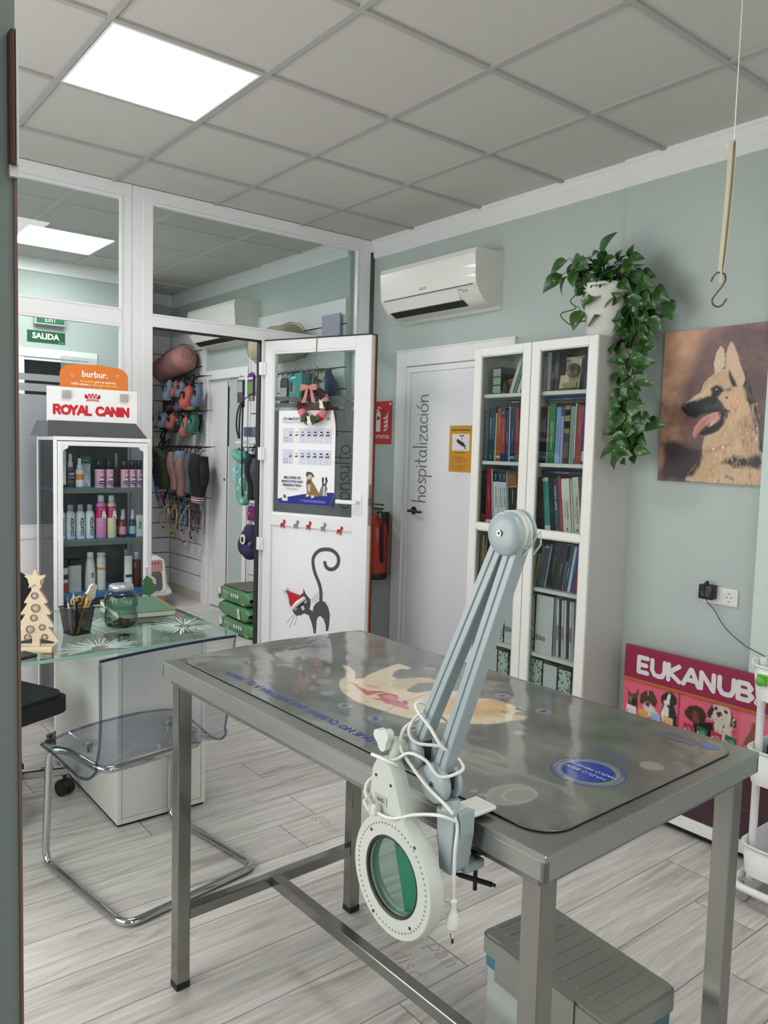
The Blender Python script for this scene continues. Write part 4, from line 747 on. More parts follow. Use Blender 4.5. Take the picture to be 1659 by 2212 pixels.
def inset(poly, d):
    n_ = len(poly); o_ = []
    for i in range(n_):
        p = Vector(poly[i]); a_ = Vector(poly[i-1]); c_ = Vector(poly[(i+1) % n_]); tn = (c_-a_).normalized(); o_.append(tuple(p+Vector((-tn.y, tn.x))*d))
    return o_
a = MB(); XF, XB = .812, .788    # front at x=-.812, back at x=-.788
ar_ = sum(out2[i-1][0]*out2[i][1]-out2[i][0]*out2[i-1][1] for i in range(len(out2))); sg = 1 if ar_ > 0 else -1
ofr = inset(out2, .003*sg); n_ = len(out2)
a.add([(p[0], p[1], XB) for p in out2]+[(p[0], p[1], XF-.003) for p in out2]+[(p[0], p[1], XF) for p in ofr], [(j*n_+i, j*n_+(i+1) % n_, (j+1)*n_+(i+1) % n_, (j+1)*n_+i) for j in (0, 1) for i in range(n_)], LW, True, MX)
hl = ringface(a, ofr, LR+.004, XF, LW); hb = ringface(a, out2, LR, XB, LW)
k_ = len(hl); a.add([(p[0], p[1], XF) for p in hl]+[(p[0], p[1], XB) for p in hb], [(i, (i+1) % k_, k_+(i+1) % k_, k_+i) for i in range(k_)], LW, True, MX)
P('head_shell', a, t, w=True, fix=True)
a = MB(); a.tube([(-.8085, HC[0]+(LR+.001)*math.cos(u), HC[1]+(LR+.001)*math.sin(u)) for u in np.linspace(0, 6.283, 49)[:-1]], .0028, BLK, 8, True); P('lens_rim', a, t, 'black lens rim', w=True)
a = MB(); a.lathe([(0, .006), (.03, .0048), (.05, .0018), (LR-.001, -.001), (LR-.001, -.003), (.05, -.0055), (.03, -.008), (0, -.009)], glass('magnifier_lens', '#eaf6f2', 1.0, edge='#b9d8cc'), 36, (0, 0, 0), True, Matrix.Translation((-.803, HC[0], HC[1])) @ Matrix(((0, 0, -1, 0), (1, 0, 0, 0), (0, -1, 0, 0), (0, 0, 0, 1)))); P('lens', a, t, w=True)
a = MB(); GRN = mt('#2f8f78', r=.4, n=.25, ns=90)     # green protective cover folded behind the lens
a.prism([(HC[0]+.014+.066*math.cos(u), HC[1]+.069*math.sin(u)) for u in np.linspace(R(72), R(252), 26)], .780, .785, GRN, MX)
P('lens_cover', a, t, 'green cover behind half of the lens', w=True)
a = MB(); HOLE = mt('#8d8474', r=.6)
for i in range(64):
    u = 2*math.pi*i/64; a.cyl((-.8118, HC[0]+.0825*math.cos(u), HC[1]+.0825*math.sin(u)), (-.8126, HC[0]+.0825*math.cos(u), HC[1]+.0825*math.sin(u)), .0017, HOLE, n=6)
for y_, z_ in ((-3.608, .925), (-3.645, .92), (-3.60, .832), (-3.70, .716), (-3.61, .70), (-3.705, .845)): a.cyl((-.8115, y_, z_), (-.8128, y_, z_), .0026, BLK, n=10)
P('light_hole', a, t, 'ring of small light holes', w=True)
a = MB(); M_ = frame((-.8126, -3.622, .889), (0, -1, 0), (0, 0, 1)); a.box((-.015, -.007, 0), (.015, .007, .0004), mt('#a9aca4', r=.4), M=M_); a.text('RAD', .0085, BLK, M_, .02, z=.0006); P('badge', a, t, 'small printed label', w=True)
a = MB(); a.tube([(-.812, -3.594, .887), (-.826, -3.597, .880), (-.828, -3.61, .872), (-.816, -3.62, .872)], .003, LWD, 8); a.box((-.826, -3.625, .865), (-.811, -3.612, .882), LWD, .003); P('cord_clip', a, t, 'pale cord clip', w=True)
CORD = mt('#dcdcd6', r=.4, n=.02); a = MB()
cp = [(-.795, -3.64, .945), (-.812, -3.650, .957), (-.82, -3.615, .96), (-.812, -3.60, .955), (-.80, -3.635, .955), (-.79, -3.66, .972), (-.781, -3.69, .968), (-.775, -3.715, .950), (-.757, -3.735, .958), (-.742, -3.73, .965), (-.752, -3.70, .985), (-.774, -3.66, .985), (-.776, -3.642, 1.0), (-.760, -3.645, 1.022), (-.74, -3.66, 1.028), (-.738, -3.70, 1.015), (-.762, -3.722, .992), (-.775, -3.716, .999), (-.776, -3.69, 1.02), (-.774, -3.655, 1.04), (-.76, -3.652, 1.045), (-.744, -3.668, 1.03), (-.76, -3.637, 1.01), (-.782, -3.636, 1.0), (-.790, -3.64, .975), (-.786, -3.665, .95), (-.782, -3.70, .928), (-.775, -3.738, .908), (-.772, -3.752, .893)]
cp2 = [(-.772, -3.752, .893), (-.79, -3.742, .902), (-.792, -3.72, .897), (-.803, -3.69, .888), (-.815, -3.66, .874), (-.820, -3.635, .871), (-.818, -3.612, .873), (-.818, -3.59, .89), (-.812, -3.587, .905), (-.80, -3.592, .915)]
a.tube(smooth_line(cp, 5), .0027, CORD, 8); a.tube(smooth_line(cp2, 5), .0027, CORD, 8); a.tube(smooth_line([(-.772, -3.752, .893), (-.772, -3.754, .88), (-.778, -3.757, .85), (-.778, -3.757, .81), (-.776, -3.755, .775)], 5), .0026, CORD, 8); P('cord', a, t, 'white mains cord wound round the arms', w=True)
a = MB(); a.lathe([(0, .0), (.005, 0), (.0065, -.004), (.0045, -.008), (.006, -.02), (.009, -.026), (.0098, -.042), (.009, -.046), (0, -.046)], CORD, 16, (-.776, -3.755, .777)); 
for s_ in (-1, 1): a.cyl((-.776-.004*s_, -3.755-.005*s_, .731), (-.776-.004*s_, -3.755-.005*s_, .720), .0019, LWD, n=8); a.cyl((-.776-.004*s_, -3.755-.005*s_, .720), (-.776-.004*s_, -3.755-.005*s_, .712), .002, BLK, n=8)
P('mains_plug', a, t, 'white two-pin plug', w=True)
# ================================================================== STEP BIN under the table
t = T('step_bin', 'grey plastic bin with ribbed hinged lid under the steel table', 'bin', (-.19, -3.546, 0), R(-4))
BG = mt('#7d8178', r=.55, n=.05, ns=60, bump=.15); BB = mt('#a5aaa8', r=.5, n=.04)
bw, bl, bh = .11, .186, .34
a = MB(); a.prism([(p[0]*.92, p[1]*.95) for p in rr(-bw, -bl, bw, bl, .02)], 0, bh-.045, BB); P('body', a, t)
a = MB(); a.prism([(p[0]*.955, p[1]*.97) for p in rr(-bw, -bl, bw, bl, .02)], bh-.075, bh-.035, mt('#3f6f86', r=.5)); P('liner_rim', a, t, 'blue rim under the lid')
a = MB(); a.prism(rr(-bw, -bl, bw, bl, .022), bh-.045, bh-.006, BG); a.prism(rr(-bw+.006, -bl+.006, bw-.006, bl-.006, .018), bh-.006, bh, BG)
for i in range(10):
    y_ = -bl+.042+i*.0352; a.box((-bw+.035, y_-.0055, bh-.001), (bw-.03, y_+.0055, bh+.002), BG, .0018)
P('lid', a, t)
a = MB(); a.prism([(-bw-.004, -.10), (-bw+.03, -.075), (-bw+.03, .105), (-bw-.004, .13)], bh-.09, bh-.001, BG); P('lid_flap', a, t)
# ================================================================== GLASS DESK, PEDESTAL, CHAIRS
t = T('glass_desk', 'glass desk with etched firework pattern and green edge', 'desk', (-.95, -1.54, 0))
a = MB(); DGL = glass('desk_glass', '#eaf3f0', 1.25); a.box((-1.75, -1.925, .722), (-.157, -1.15, .734), DGL, .002); P('glass_top', a, t, w=True)
a = MB(); EG = mt('#8fb9ad', r=.15, n=.03); a.box((-1.75, -1.927, .7225), (-.157, -1.9252, .7335), EG); a.box((-.1568, -1.925, .7225), (-.155, -1.15, .7335), EG); a.box((-1.75, -1.1498, .7225), (-.157, -1.148, .7335), EG); P('polished_edge', a, t, 'green polished edge', w=True)
a = MB(); ETW = mt('#c9dbd8', r=.6); rn = random.Random(3)
for cx, cy, rr_, n_ in ((-.273, -1.70,  .16, 58), (-.66, -1.865, .15, 50), (-.60, -1.52, .17, 44), (-.95, -1.80, .16, 40), (-.36, -1.36, .13, 40), (-.93, -1.42, .14, 36)):
    for i in range(n_):
        u = 2*math.pi*i/n_+rn.uniform(-.05, .05); r0 = rr_*rn.uniform(.12, .3); r1 = rr_*rn.uniform(.62, 1); p0 = (cx+r0*math.cos(u), cy+r0*math.sin(u)); p1 = (cx+r1*math.cos(u+rn.uniform(-.04, .04)), cy+r1*math.sin(u))
        if p1[1] < -1.92 or p1[0] > -.16: continue
        a.stroke([p0, p1], rn.uniform(.002, .0046), ETW, Matrix.Identity(4), .7342, .0001)
P('etched_pattern', a, t, 'white etched rays', w=True)
for x_ in (-.50, -.23):
    for y_ in (-1.68, -1.05): 
        if y_ < -1.15: a = MB(); a.cyl((x_, y_, .7005), (x_, y_, .7218), .022, CHROME); P('support_stud', a, t, 'chrome support stud', w=True)
a = MB(); a.box((-1.70, -1.85, 0), (-1.66, -1.2, .722), SATIN, .003); P('side_leg', a, t, w=True)
t = T('desk_pedestal', 'white wooden cupboard carrying the right end of the glass desk', 'cabinet', (-.367, -1.345, 0))
a = MB(); PW = mt('#d6d5d0', r=.45, n=.02, ns=5); a.box((-.545, -1.712, .012), (-.189, -.965, .70), PW, .002)
for x0, x1, z0, z1 in ((-.545, -.528, .012, .70), (-.206, -.189, .012, .70), (-.528, -.206, .012, .03), (-.528, -.206, .68, .70)): a.box((x0, -1.73, z0), (x1, -1.711, z1), PW, .001)
a.box((-.54, -1.72, 0), (-.194, -.97, .012), RUB); P('carcass', a, t, w=True)
a = MB(); a.box((-.5265, -1.728, .0315), (-.2075, -1.7125, .6785), PW, .001); P('door', a, t, w=True)
# clear cantilever chair
t = T('clear_chair', 'clear plastic chair on a chrome sled frame facing the glass desk', 'chair', (-.545, -2.085, 0), R(9))
ACR = glass('acrylic_shell', '#f3f4f6', 1.2, edge='#e0e2ea'); ACE = glass('acrylic_edge', '#cdd1e0', 1.0, edge='#7f86ac')
prof = smooth_line([(.275, .452, 0), (.19, .443, 0), (.10, .424, 0), (.03, .413, 0), (-.02, .424, 0), (-.052, .468, 0), (-.066, .545, 0), (-.076, .65, 0), (-.088, .785, 0)], 5)
def halfw(s): return .262-.03*s if s < .45 else .25-.012*math.sin((s-.45)/.55*math.pi)+.0*s
def shellpt(u, v, off=0.0):
    k = min(int(v*(len(prof)-1)), len(prof)-2); f = v*(len(prof)-1)-k; p = prof[k]*(1-f)+prof[k+1]*f; d = prof[k+1]-prof[k]; nn = Vector((-d.y, d.x, 0)).normalized()
    x = (u*2-1)*halfw(v); sag = .028*(abs(u*2-1)**2.4)*(1 if v < .6 else .5)
    return (x, p.x-nn.x*(sag*-1+off)*1, p.y-nn.y*(sag*-1+off))
ov = shellpt
a = MB(); nu, nv, th_ = 20, 40, .007
vs = [shellpt(i/nu, j/nv) for j in range(nv+1) for i in range(nu+1)]+[shellpt(i/nu, j/nv, th_) for j in range(nv+1) for i in range(nu+1)]
o_ = (nu+1)*(nv+1); fs = []
for j in range(nv):
    for i in range(nu): q = (j*(nu+1)+i, j*(nu+1)+i+1, (j+1)*(nu+1)+i+1, (j+1)*(nu+1)+i); fs += [q, tuple(k+o_ for k in q[::-1])]
a.add(vs, fs, ACR, True); P('shell', a, t)
a = MB(); ring = [shellpt(i/nu, 0, th_/2) for i in range(nu+1)]+[shellpt(1, j/nv, th_/2) for j in range(1, nv+1)]+[shellpt(1-i/nu, 1, th_/2) for i in range(1, nu+1)]+[shellpt(0, 1-j/nv, th_/2) for j in range(1, nv)]
a.tube(ring, .0046, ACE, 6, True); a.tube([shellpt(i/nu, 1, .0032) for i in range(nu+1)], .0052, mt('#1d2145', r=.2), 6); P('shell_edge', a, t, 'dark blue looking edge of the shell')
fp = fillet([(0, -.005, .397), (-.185, -.005, .397), (-.20, .215, .408), (-.235, .275, .405), (-.243, .29, .0125), (-.243, -.235, .0125), (.243, -.235, .0125), (.243, .29, .0125), (.235, .275, .405), (.20, .215, .408), (.185, -.005, .397), (0, -.005, .397)], .05, 6)
a = MB(); a.tube(fp, .0125, CHROME, 12); P('sled_frame', a, t)
for x_, y_ in ((-.15, .16), (.15, .16), (.16, .03)):
    a = MB(); a.cyl((x_, y_, .431), (x_, y_, .440), .024, ACR); a.cyl((x_, y_, .436), (x_, y_, .4415), .011, CHROME); a.cyl((x_, y_, .405), (x_, y_, .432), .009, CHROME); P('seat_stud', a, t, 'clear disc with chrome screw')
# black swivel chair behind the desk
t = T('swivel_chair', 'black swivel office chair with chrome star base behind the desk', 'office chair', (-.885, -1.235, 0))
BF = mt('#202124', r=.9, n=.2, ns=250, bump=.3)
a = MB(); a.grid(lambda u, v: (0, 0, 0), 1, 1, BF); a = MB()
M_ = Matrix.Translation((-.05, -.10, .43)) @ Matrix.Rotation(R(25), 4, 'Z'); a.prism([(p[0], p[1]) for p in rr(-.24, -.24, .24, .24, .07)], -.035, .02, BF, M_); a.prism([(p[0], p[1]) for p in rr(-.225, -.225, .225, .225, .07)], .02, .038, BF, M_); P('seat', a, t)
a = MB(); M_ = Matrix.Translation((.02, .20, .70)) @ Matrix.Rotation(R(15), 4, 'Z') @ Matrix.Rotation(R(82), 4, 'X'); a.prism(rr(-.22, -.17, .22, .19, .09), -.03, .03, BF, M_); P('backrest', a, t)
a = MB(); a.tube([(.0, .0, .395), (.02, .17, .41), (.03, .235, .50), (.02, .235, .68)], .016, BLK, 8); P('back_bracket', a, t)
a = MB(); a.cyl((0, 0, .09), (0, 0, .40), .028, CHROME); P('gas_column', a, t)
for k in range(5):
    u = R(-6+72*k)-R(10); dx, dy = math.cos(u), math.sin(u); a = MB(); a.box((.02, -.019, .085), (.30, .019, .118), CHROME, .004, M=Matrix.Rotation(u, 4, 'Z')); P('base_arm', a, t)
    b = MB(); M_ = Matrix.Translation((.285*dx, .285*dy, 0)) @ Matrix.Rotation(u+.6, 4, 'Z')
    for s_ in (-1, 1): b.cyl(M_ @ V(s_*.004, 0, .03), M_ @ V(s_*.027, 0, .03), .03, BLK, n=20)
    b.cyl(M_ @ V(0, 0, .05), M_ @ V(0, 0, .09), .008, BLK); b.prism([(.034*math.cos(w_), .034*math.sin(w_)+.03) for w_ in np.linspace(.2, 2.94, 10)], -.02, .02, BLK, M_ @ Matrix(((0, 0, 1, 0), (1, 0, 0, 0), (0, 1, 0, 0), (0, 0, 0, 1)))); P('castor', b, t)
# ---- things on the desk
WOOD = mt('#c9b79d', r=.6, n=.1, ns=18); t = T('wooden_tree', 'flat wooden Christmas tree ornament with a star standing on the desk', 'ornament', (-.845, -1.80, .734), R(-32))
half = [(.012, .02), (.012, .045), (.07, .032), (.074, .035), (.04, .085), (.055, .082), (.058, .086), (.033, .128), (.046, .126), (.048, .13), (.026, .165), (.036, .165), (.036, .17), (.012, .21)]
tree = half+[(.022, .232), (.030, .262), (.012, .256), (0, .275)]+[(-.012, .256), (-.030, .262), (-.022, .232)]+[(-p[0], p[1]) for p in half[::-1]]
FY = Matrix(((1, 0, 0, 0), (0, 0, -1, 0), (0, 1, 0, 0), (0, 0, 0, 1)))
holes = [((-.003, .19), .011), ((.0, .148), .014), ((-.006, .115), .011), ((-.018, .076), .013), ((.021, .083), .010), ((-.026, .049), .011), ((.028, .05), .010)]
a = MB(); a.prism(tree, -.007, .007, WOOD, FY)
for (x, z), r_ in holes: a.tube([(x+r_*math.cos(u), -.0072, z+r_*math.sin(u)) for u in np.linspace(0, 6.283, 17)[:-1]], .0014, mt('#6d5f50', r=.7), 5, True)
P('board', a, t)
a = MB(); star = [((.036 if i % 2 == 0 else .016)*math.sin(math.pi*i/5), .246+(.036 if i % 2 == 0 else .016)*math.cos(math.pi*i/5)) for i in range(10)]; a.prism(star, .007, .013, WOOD, FY); P('star', a, t)
for (x, z), r_ in holes: a = MB(); a.ball((x, -.008, z), r_*.8, glass('bead', '#f2f2f2', 1.2, edge='#777777'), 12); P('glass_bead', a, t, 'clear glass bead')
a = MB(); a.box((-.058, -.028, 0), (.058, .028, .02), mt('#d6c2a4', r=.55, n=.12, ns=16), .002); P('foot', a, t)
t = T('pencil_cup', 'black wire mesh cup full of pens on the desk', 'pen holder', (-.655, -1.617, .734), R(12))
def mesh_mat():
    M = bpy.data.materials.new('mat_wire_mesh'); M.use_nodes = True; nt = M.node_tree; N = nt.nodes; b = N['Principled BSDF']; b.inputs['Base Color'].default_value = rgb('#1b1b1d')+(1,); b.inputs['Metallic'].default_value = .4; b.inputs['Roughness'].default_value = .45
    tc = N.new('ShaderNodeTexCoord'); s_ = N.new('ShaderNodeSeparateXYZ'); nt.links.new(tc.outputs['Object'], s_.inputs[0]); cm_ = N.new('ShaderNodeMath'); cm_.operation = 'ADD'; nt.links.new(s_.outputs[0], cm_.inputs[0]); nt.links.new(s_.outputs[1], cm_.inputs[1])
    def tri(sock):
        a = N.new('ShaderNodeMath'); a.operation = 'MULTIPLY'; a.inputs[1].default_value = 400; nt.links.new(sock, a.inputs[0]); f = N.new('ShaderNodeMath'); f.operation = 'FRACT'; nt.links.new(a.outputs[0], f.inputs[0]); g = N.new('ShaderNodeMath'); g.operation = 'LESS_THAN'; g.inputs[1].default_value = .42; nt.links.new(f.outputs[0], g.inputs[0]); return g.outputs[0]
    m_ = N.new('ShaderNodeMath'); m_.operation = 'MAXIMUM'; nt.links.new(tri(cm_.outputs[0]), m_.inputs[0]); nt.links.new(tri(s_.outputs[2]), m_.inputs[1]); nt.links.new(m_.outputs[0], b.inputs['Alpha']); return M
MESHM = mesh_mat(); a = MB(); q0 = rr(-.036, -.036, .036, .036, .008); q1 = rr(-.048, -.048, .048, .048, .01); n_ = len(q0)
a.add([(p[0], p[1], .004) for p in q0]+[(p[0], p[1], .10) for p in q1], [(i, (i+1) % n_, n_+(i+1) % n_, n_+i) for i in range(n_)], MESHM, True); P('mesh_wall', a, t)
a = MB(); a.tube([(p[0], p[1], .10) for p in q1], .0022, BLK, 6, True); a.tube([(p[0], p[1], .004) for p in q0], .002, BLK, 6, True); a.prism(q0, .001, .004, BLK); P('rim', a, t)
LC = Matrix.Translation((-.655, -1.617, .734)) @ Matrix.Rotation(R(12), 4, 'Z')
def pen(name, label, p0, p1, col, r_=.004, tip=None, cat='pen', nsides=10):
    a = MB(); a.cyl(LC @ V(*p0), LC @ V(*p1), r_, mt(col, r=.35), n=nsides); d = (V(*p1)-V(*p0)).normalized()
    if tip: a.cyl(LC @ (V(*p1)-d*.012), LC @ (V(*p1)+d*.002), r_*1.12, mt(tip, r=.35), n=nsides); a.cyl(LC @ (V(*p1)-d*.03+V(0, -r_*1.2, 0)), LC @ (V(*p1)+V(0, -r_*1.2, 0)), r_*.3, mt(tip, r=.35), n=6)
    O(name, a, label, cat, tuple(LC @ V(*p0)), 0, 'pens in the mesh cup', True)
pen('felt_pen', 'purple capped pen at the left of the mesh cup', (-.02, .0, .006), (-.043, -.015, .135), '#cfcbd8', .0042, '#4c3a86')
pen('felt_pen', 'green capped pen standing behind the scissors', (-.012, .015, .006), (-.024, .02, .138), '#2f6a45', .0045, '#1f5a38')
pen('felt_pen', 'black marker left of the scissors in the mesh cup', (-.012, -.018, .006), (-.018, -.03, .125), '#1b1b1d', .006, '#111113')
pen('ballpoint_pen', 'thin white pen sticking out highest from the mesh cup', (.005, .012, .006), (.003, .03, .155), '#d9dade', .003, '#3b5aa8')
pen('ballpoint_pen', 'grey pen leaning to the right in the mesh cup', (-.015, -.012, .006), (.048, -.02, .125), '#a9abb0', .0035, '#8b8d92')
pen('pencil', 'dark red pencil leaning across the mesh cup', (-.025, -.02, .006), (.033, .0, .142), '#6d2320', .004, '#4a1a18', 'pencil')
pen('highlighter_pen', 'yellow highlighter leaning right in the mesh cup', (-.012, -.025, .006), (.026, -.028, .132), '#d9a928', .0055, '#c99a20')
a = MB(); YS = mt('#d8b23a', r=.4)
for s_, cx in ((-1, -.012), (1, .012)): a.tube([LC @ V(cx+.0115*math.cos(u), .0+.004*s_, .122+.015*math.sin(u)) for u in np.linspace(0, 6.283, 17)[:-1]], .0036, YS, 8, True)
a.tube([LC @ V(-.008, -.003, .108), LC @ V(.002, 0, .09), LC @ V(.006, 0, .03)], [.004, .004, .002], YS, 6); a.tube([LC @ V(.008, .003, .108), LC @ V(-.002, 0, .09), LC @ V(-.004, 0, .02)], [.004, .004, .002], YS, 6)
O('scissors', a, 'yellow handled scissors standing in the mesh cup', 'scissors', tuple(LC @ V(0, 0, .02)), 0, None, True)
t = T('owl_topped_stick', 'stick topped with a pale speckled bird shape in the mesh cup', 'ornament', tuple(LC @ V(.03, .012, .01)))
a = MB(); a.cyl(LC @ V(.015, .012, .01), LC @ V(.05, .012, .125), .0028, mt('#3a352f')); P('stick', a, t, w=True)
a = MB(); a.prism(smooth_poly([(-.022, 0, 0), (.0, -.004, 0), (.02, .006, 0), (.024, .03, 0), (.03, .045, 0), (.02, .058, 0), (.004, .052, 0), (-.004, .035, 0), (-.02, .018, 0)], 4), -.006, .006, mt('#d3cbb8', r=.8, n=.3, ns=130), LC @ Matrix.Translation((.056, .012, .118)) @ FY); P('bird_shape', a, t, w=True)
# glass jar with treats
t = T('treat_jar', 'clear round glass jar with brown treats on the desk', 'jar', (-.484, -1.60, .734))
JG = glass('jar_glass', '#eef4f2', 1.25, edge='#9fb0ac')
a = MB(); jp = smooth_line([(.04, .003, 0), (.056, .01, 0), (.062, .03, 0), (.0615, .06, 0), (.0575, .075, 0), (.0625, .09, 0), (.063, .11, 0), (.055, .132, 0), (.042, .142, 0), (.041, .152, 0)], 4); a.lathe([(0, .003)]+[(p[0], p[1]) for p in jp], JG, 40); a.lathe([(p[0]-.003, p[1]+(.003 if p[1] < .02 else 0)) for p in jp[::-1]]+[(0, .006)], JG, 40); P('jar_body', a, t)
a = MB(); a.lathe([(0, .168), (.04, .168), (.044, .166), (.0455, .160), (.0455, .146), (.043, .146)], mt('#b9bcc0', r=.3, m=.6, n=.03), 40); P('lid', a, t, 'silver grey lid')
a = MB(); rn = random.Random(5); TRM = mt('#5a3f33', r=.8, n=.3, ns=80)
for i in range(46):
    r_ = .046*math.sqrt(rn.random()); u = rn.random()*6.28; a.ball((r_*math.cos(u), r_*math.sin(u), .011+.020*rn.random()*(1-(r_/.07)**2)), rn.uniform(.005, .009), TRM, 7, (1, .8, .7))
o = P('treats', a, t, 'brown pet treats'); o['kind'] = 'stuff'
# spiral notebook
t = T('spiral_notebook', 'green spiral bound notebook lying on the desk behind the jar', 'notebook', (-.31, -1.32, .734), R(-7))
a = MB(); a.box((-.118, -.165, .003), (.112, .165, .021), mt('#d9d6c6', r=.8, n=.08, ns=120)); P('pages', a, t)
a = MB(); GC = mt('#567c66', r=.6, n=.05); a.box((-.12, -.168, .021), (.115, .168, .024), GC, .001); a.box((-.12, -.168, 0), (.115, .168, .003), GC, .001); P('cover', a, t)
a = MB()
for i in range(26):
    y_ = -.155+i*.0124; a.tube([(.112+.012*math.cos(u), y_, .012+.0145*math.sin(u)) for u in np.linspace(0, 6.283, 13)[:-1]], .0011, mt('#b6a76a', r=.35, m=.7), 5, True)
P('spiral_binding', a, t, 'brass coloured wire binding')
for k in range(4):
    a = MB(); a.box((-.11, -.15, 0), (.10, .15, .0012), mt('#e6e8ec', r=.7, n=.03), .0003)
    O('paper_sheet', a, ('white paper sheet lying on the left of the desk, top of the pile', 'white paper sheet under the top one on the left of the desk', 'loose white sheet on the desk nearest the wooden tree', 'white sheet at the bottom of the paper pile on the desk')[k], 'paper', (-.93+.02*k, -1.42+.03*k-(.14 if k == 2 else 0), .7345+(.0026, .0013, 0.004, 0)[k]), R(12+7*k), 'papers on the desk')
a = MB(); a.box((-.06, -.035, 0), (.06, .035, .012), BLK, .004); O('dark_gadget', a, 'small black device lying in front of the wooden tree on the desk', 'device', (-.93, -1.87, .7344), R(20))
# ================================================================== DISPLAY CABINET of pet products
t = T('display_cabinet', 'white glazed display cabinet with shelves of grooming bottles and red brand header', 'display cabinet', (-.19, -.40, 0))
cx0, cx1, cy0, cy1, cz0, cz1 = -.43, .06, -.55, -.25, .10, 1.467; CWH = mt('#e6e6e6', r=.35, n=.02)
a = MB(); w_ = .016
for x_ in (cx0, cx1-w_):
    for y_ in (cy0, cy1-w_): a.box((x_, y_, 0.0), (x_+w_, y_+w_, cz1-.02), CWH, .002)
a.box((cx0, cy0, cz1-.02), (cx1, cy1, cz1), CWH, .002); a.box((cx0, cy0, cz0), (cx1, cy1, cz0+.05), CWH, .002); P('frame', a, t, w=True)
a = MB(); a.box((cx0+w_, cy1-.008, cz0+.05), (cx1-w_, cy1-.003, cz1-.02), mt('#55565a', r=.6, n=.05)); P('back_panel', a, t, 'dark grey back panel', w=True)
SIDEG = glass('cabinet_glass', '#c9cdd2', 1.0)
for x_ in (cx0+.004, cx1-.010): a = MB(); a.box((x_, cy0+w_, cz0+.05), (x_+.004, cy1-w_, cz1-.02), SIDEG); P('side_glass', a, t, w=True)
a = MB(); dx0, dx1, dz0, dz1 = cx0+.018, cx1-.02, cz0+.052, cz1-.024; fw = .022
a.box((dx0, cy0-.012, dz0), (dx0+fw, cy0+.004, dz1), CWH, .002); a.box((dx1-fw, cy0-.012, dz0), (dx1, cy0+.004, dz1), CWH, .002); a.box((dx0+fw, cy0-.012, dz1-fw), (dx1-fw, cy0+.004, dz1), CWH, .002); a.box((dx0+fw, cy0-.012, dz0), (dx1-fw, cy0+.004, dz0+.05), CWH, .002)
for x_, s_ in ((dx0+fw, 1), (dx1-fw, -1)): a.prism([(x_, dz1-fw), (x_+s_*.026, dz1-fw), (x_+s_*.022, dz1-fw-.012), (x_+s_*.010, dz1-fw-.018), (x_, dz1-fw-.026)], -.002, .010, CWH, Matrix(((1, 0, 0, 0), (0, 0, -1, cy0-.001), (0, 1, 0, 0), (0, 0, 0, 1))))
P('door', a, t, w=True); a = MB(); a.box((dx0+fw-.004, cy0-.006, dz0+.045), (dx1-fw+.004, cy0-.003, dz1-fw+.004), GL_CLEAR); P('door_glass', a, t, w=True)
a = MB(); a.lathe([(0, 0), (.004, 0), (.004, .01), (.008, .014), (.008, .02), (0, .024)], CWH, 14, (0, 0, 0), True, Matrix.Translation((dx1-.011, cy0-.012, .797)) @ Matrix.Rotation(R(90), 4, 'X')); P('knob', a, t, w=True)
for z_, m_, lb in ((1.21, '#5d645a', 'shelf with a grey green lip'), (.945, '#5d645a', 'middle shelf with a grey green lip'), (.676, '#2f6fb0', 'blue bottom shelf')):
    a = MB(); a.box((cx0+w_, cy0+.006, z_-.016), (cx1-w_, cy1-.012, z_), mt('#4f7fb8' if z_ < 1.3 else '#b', r=.5)); a.box((cx0+w_, cy0+.004, z_-.024), (cx1-w_, cy0+.0065, z_+.001), mt(m_, r=.45)); P('shelf', a, t, lb, w=True)
# header: mirror-like sloped plinth, white sign
a = MB(); GRM = mt('#8f9196', r=.12, m=.85, n=.02); M_ = Matrix(((1, 0, 0, 0), (0, 1, 0, 0), (0, 0, 1, 0), (0, 0, 0, 1)))
vs = [(cx0-.03, cy0+.0, cz1+.001), (cx1-.02, cy0, cz1+.001), (cx1-.02, cy1, cz1+.001), (cx0-.03, cy1, cz1+.001), (cx0-.005, cy0+.075, 1.545), (cx1-.055, cy0+.075, 1.545), (cx1-.055, cy1-.02, 1.545), (cx0-.005, cy1-.02, 1.545)]
a.add(vs, [(3, 2, 1, 0), (0, 1, 5, 4), (1, 2, 6, 5), (2, 3, 7, 6), (3, 0, 4, 7), (4, 5, 6, 7)], GRM); P('header_plinth', a, t, 'grey glossy sloped plinth', w=True)
a = MB(); hx0, hx1, hy = -.44, .013, cy0+.078; a.box((hx0, hy, 1.54), (hx1, hy+.004, 1.712), mt('#ececec', r=.3, n=.01)); RC = mt('#c8202c', r=.35, n=.02)
M_ = frame((hx0+.222, hy-.0006, 1.60), (1, 0, 0), (0, 0, 1))
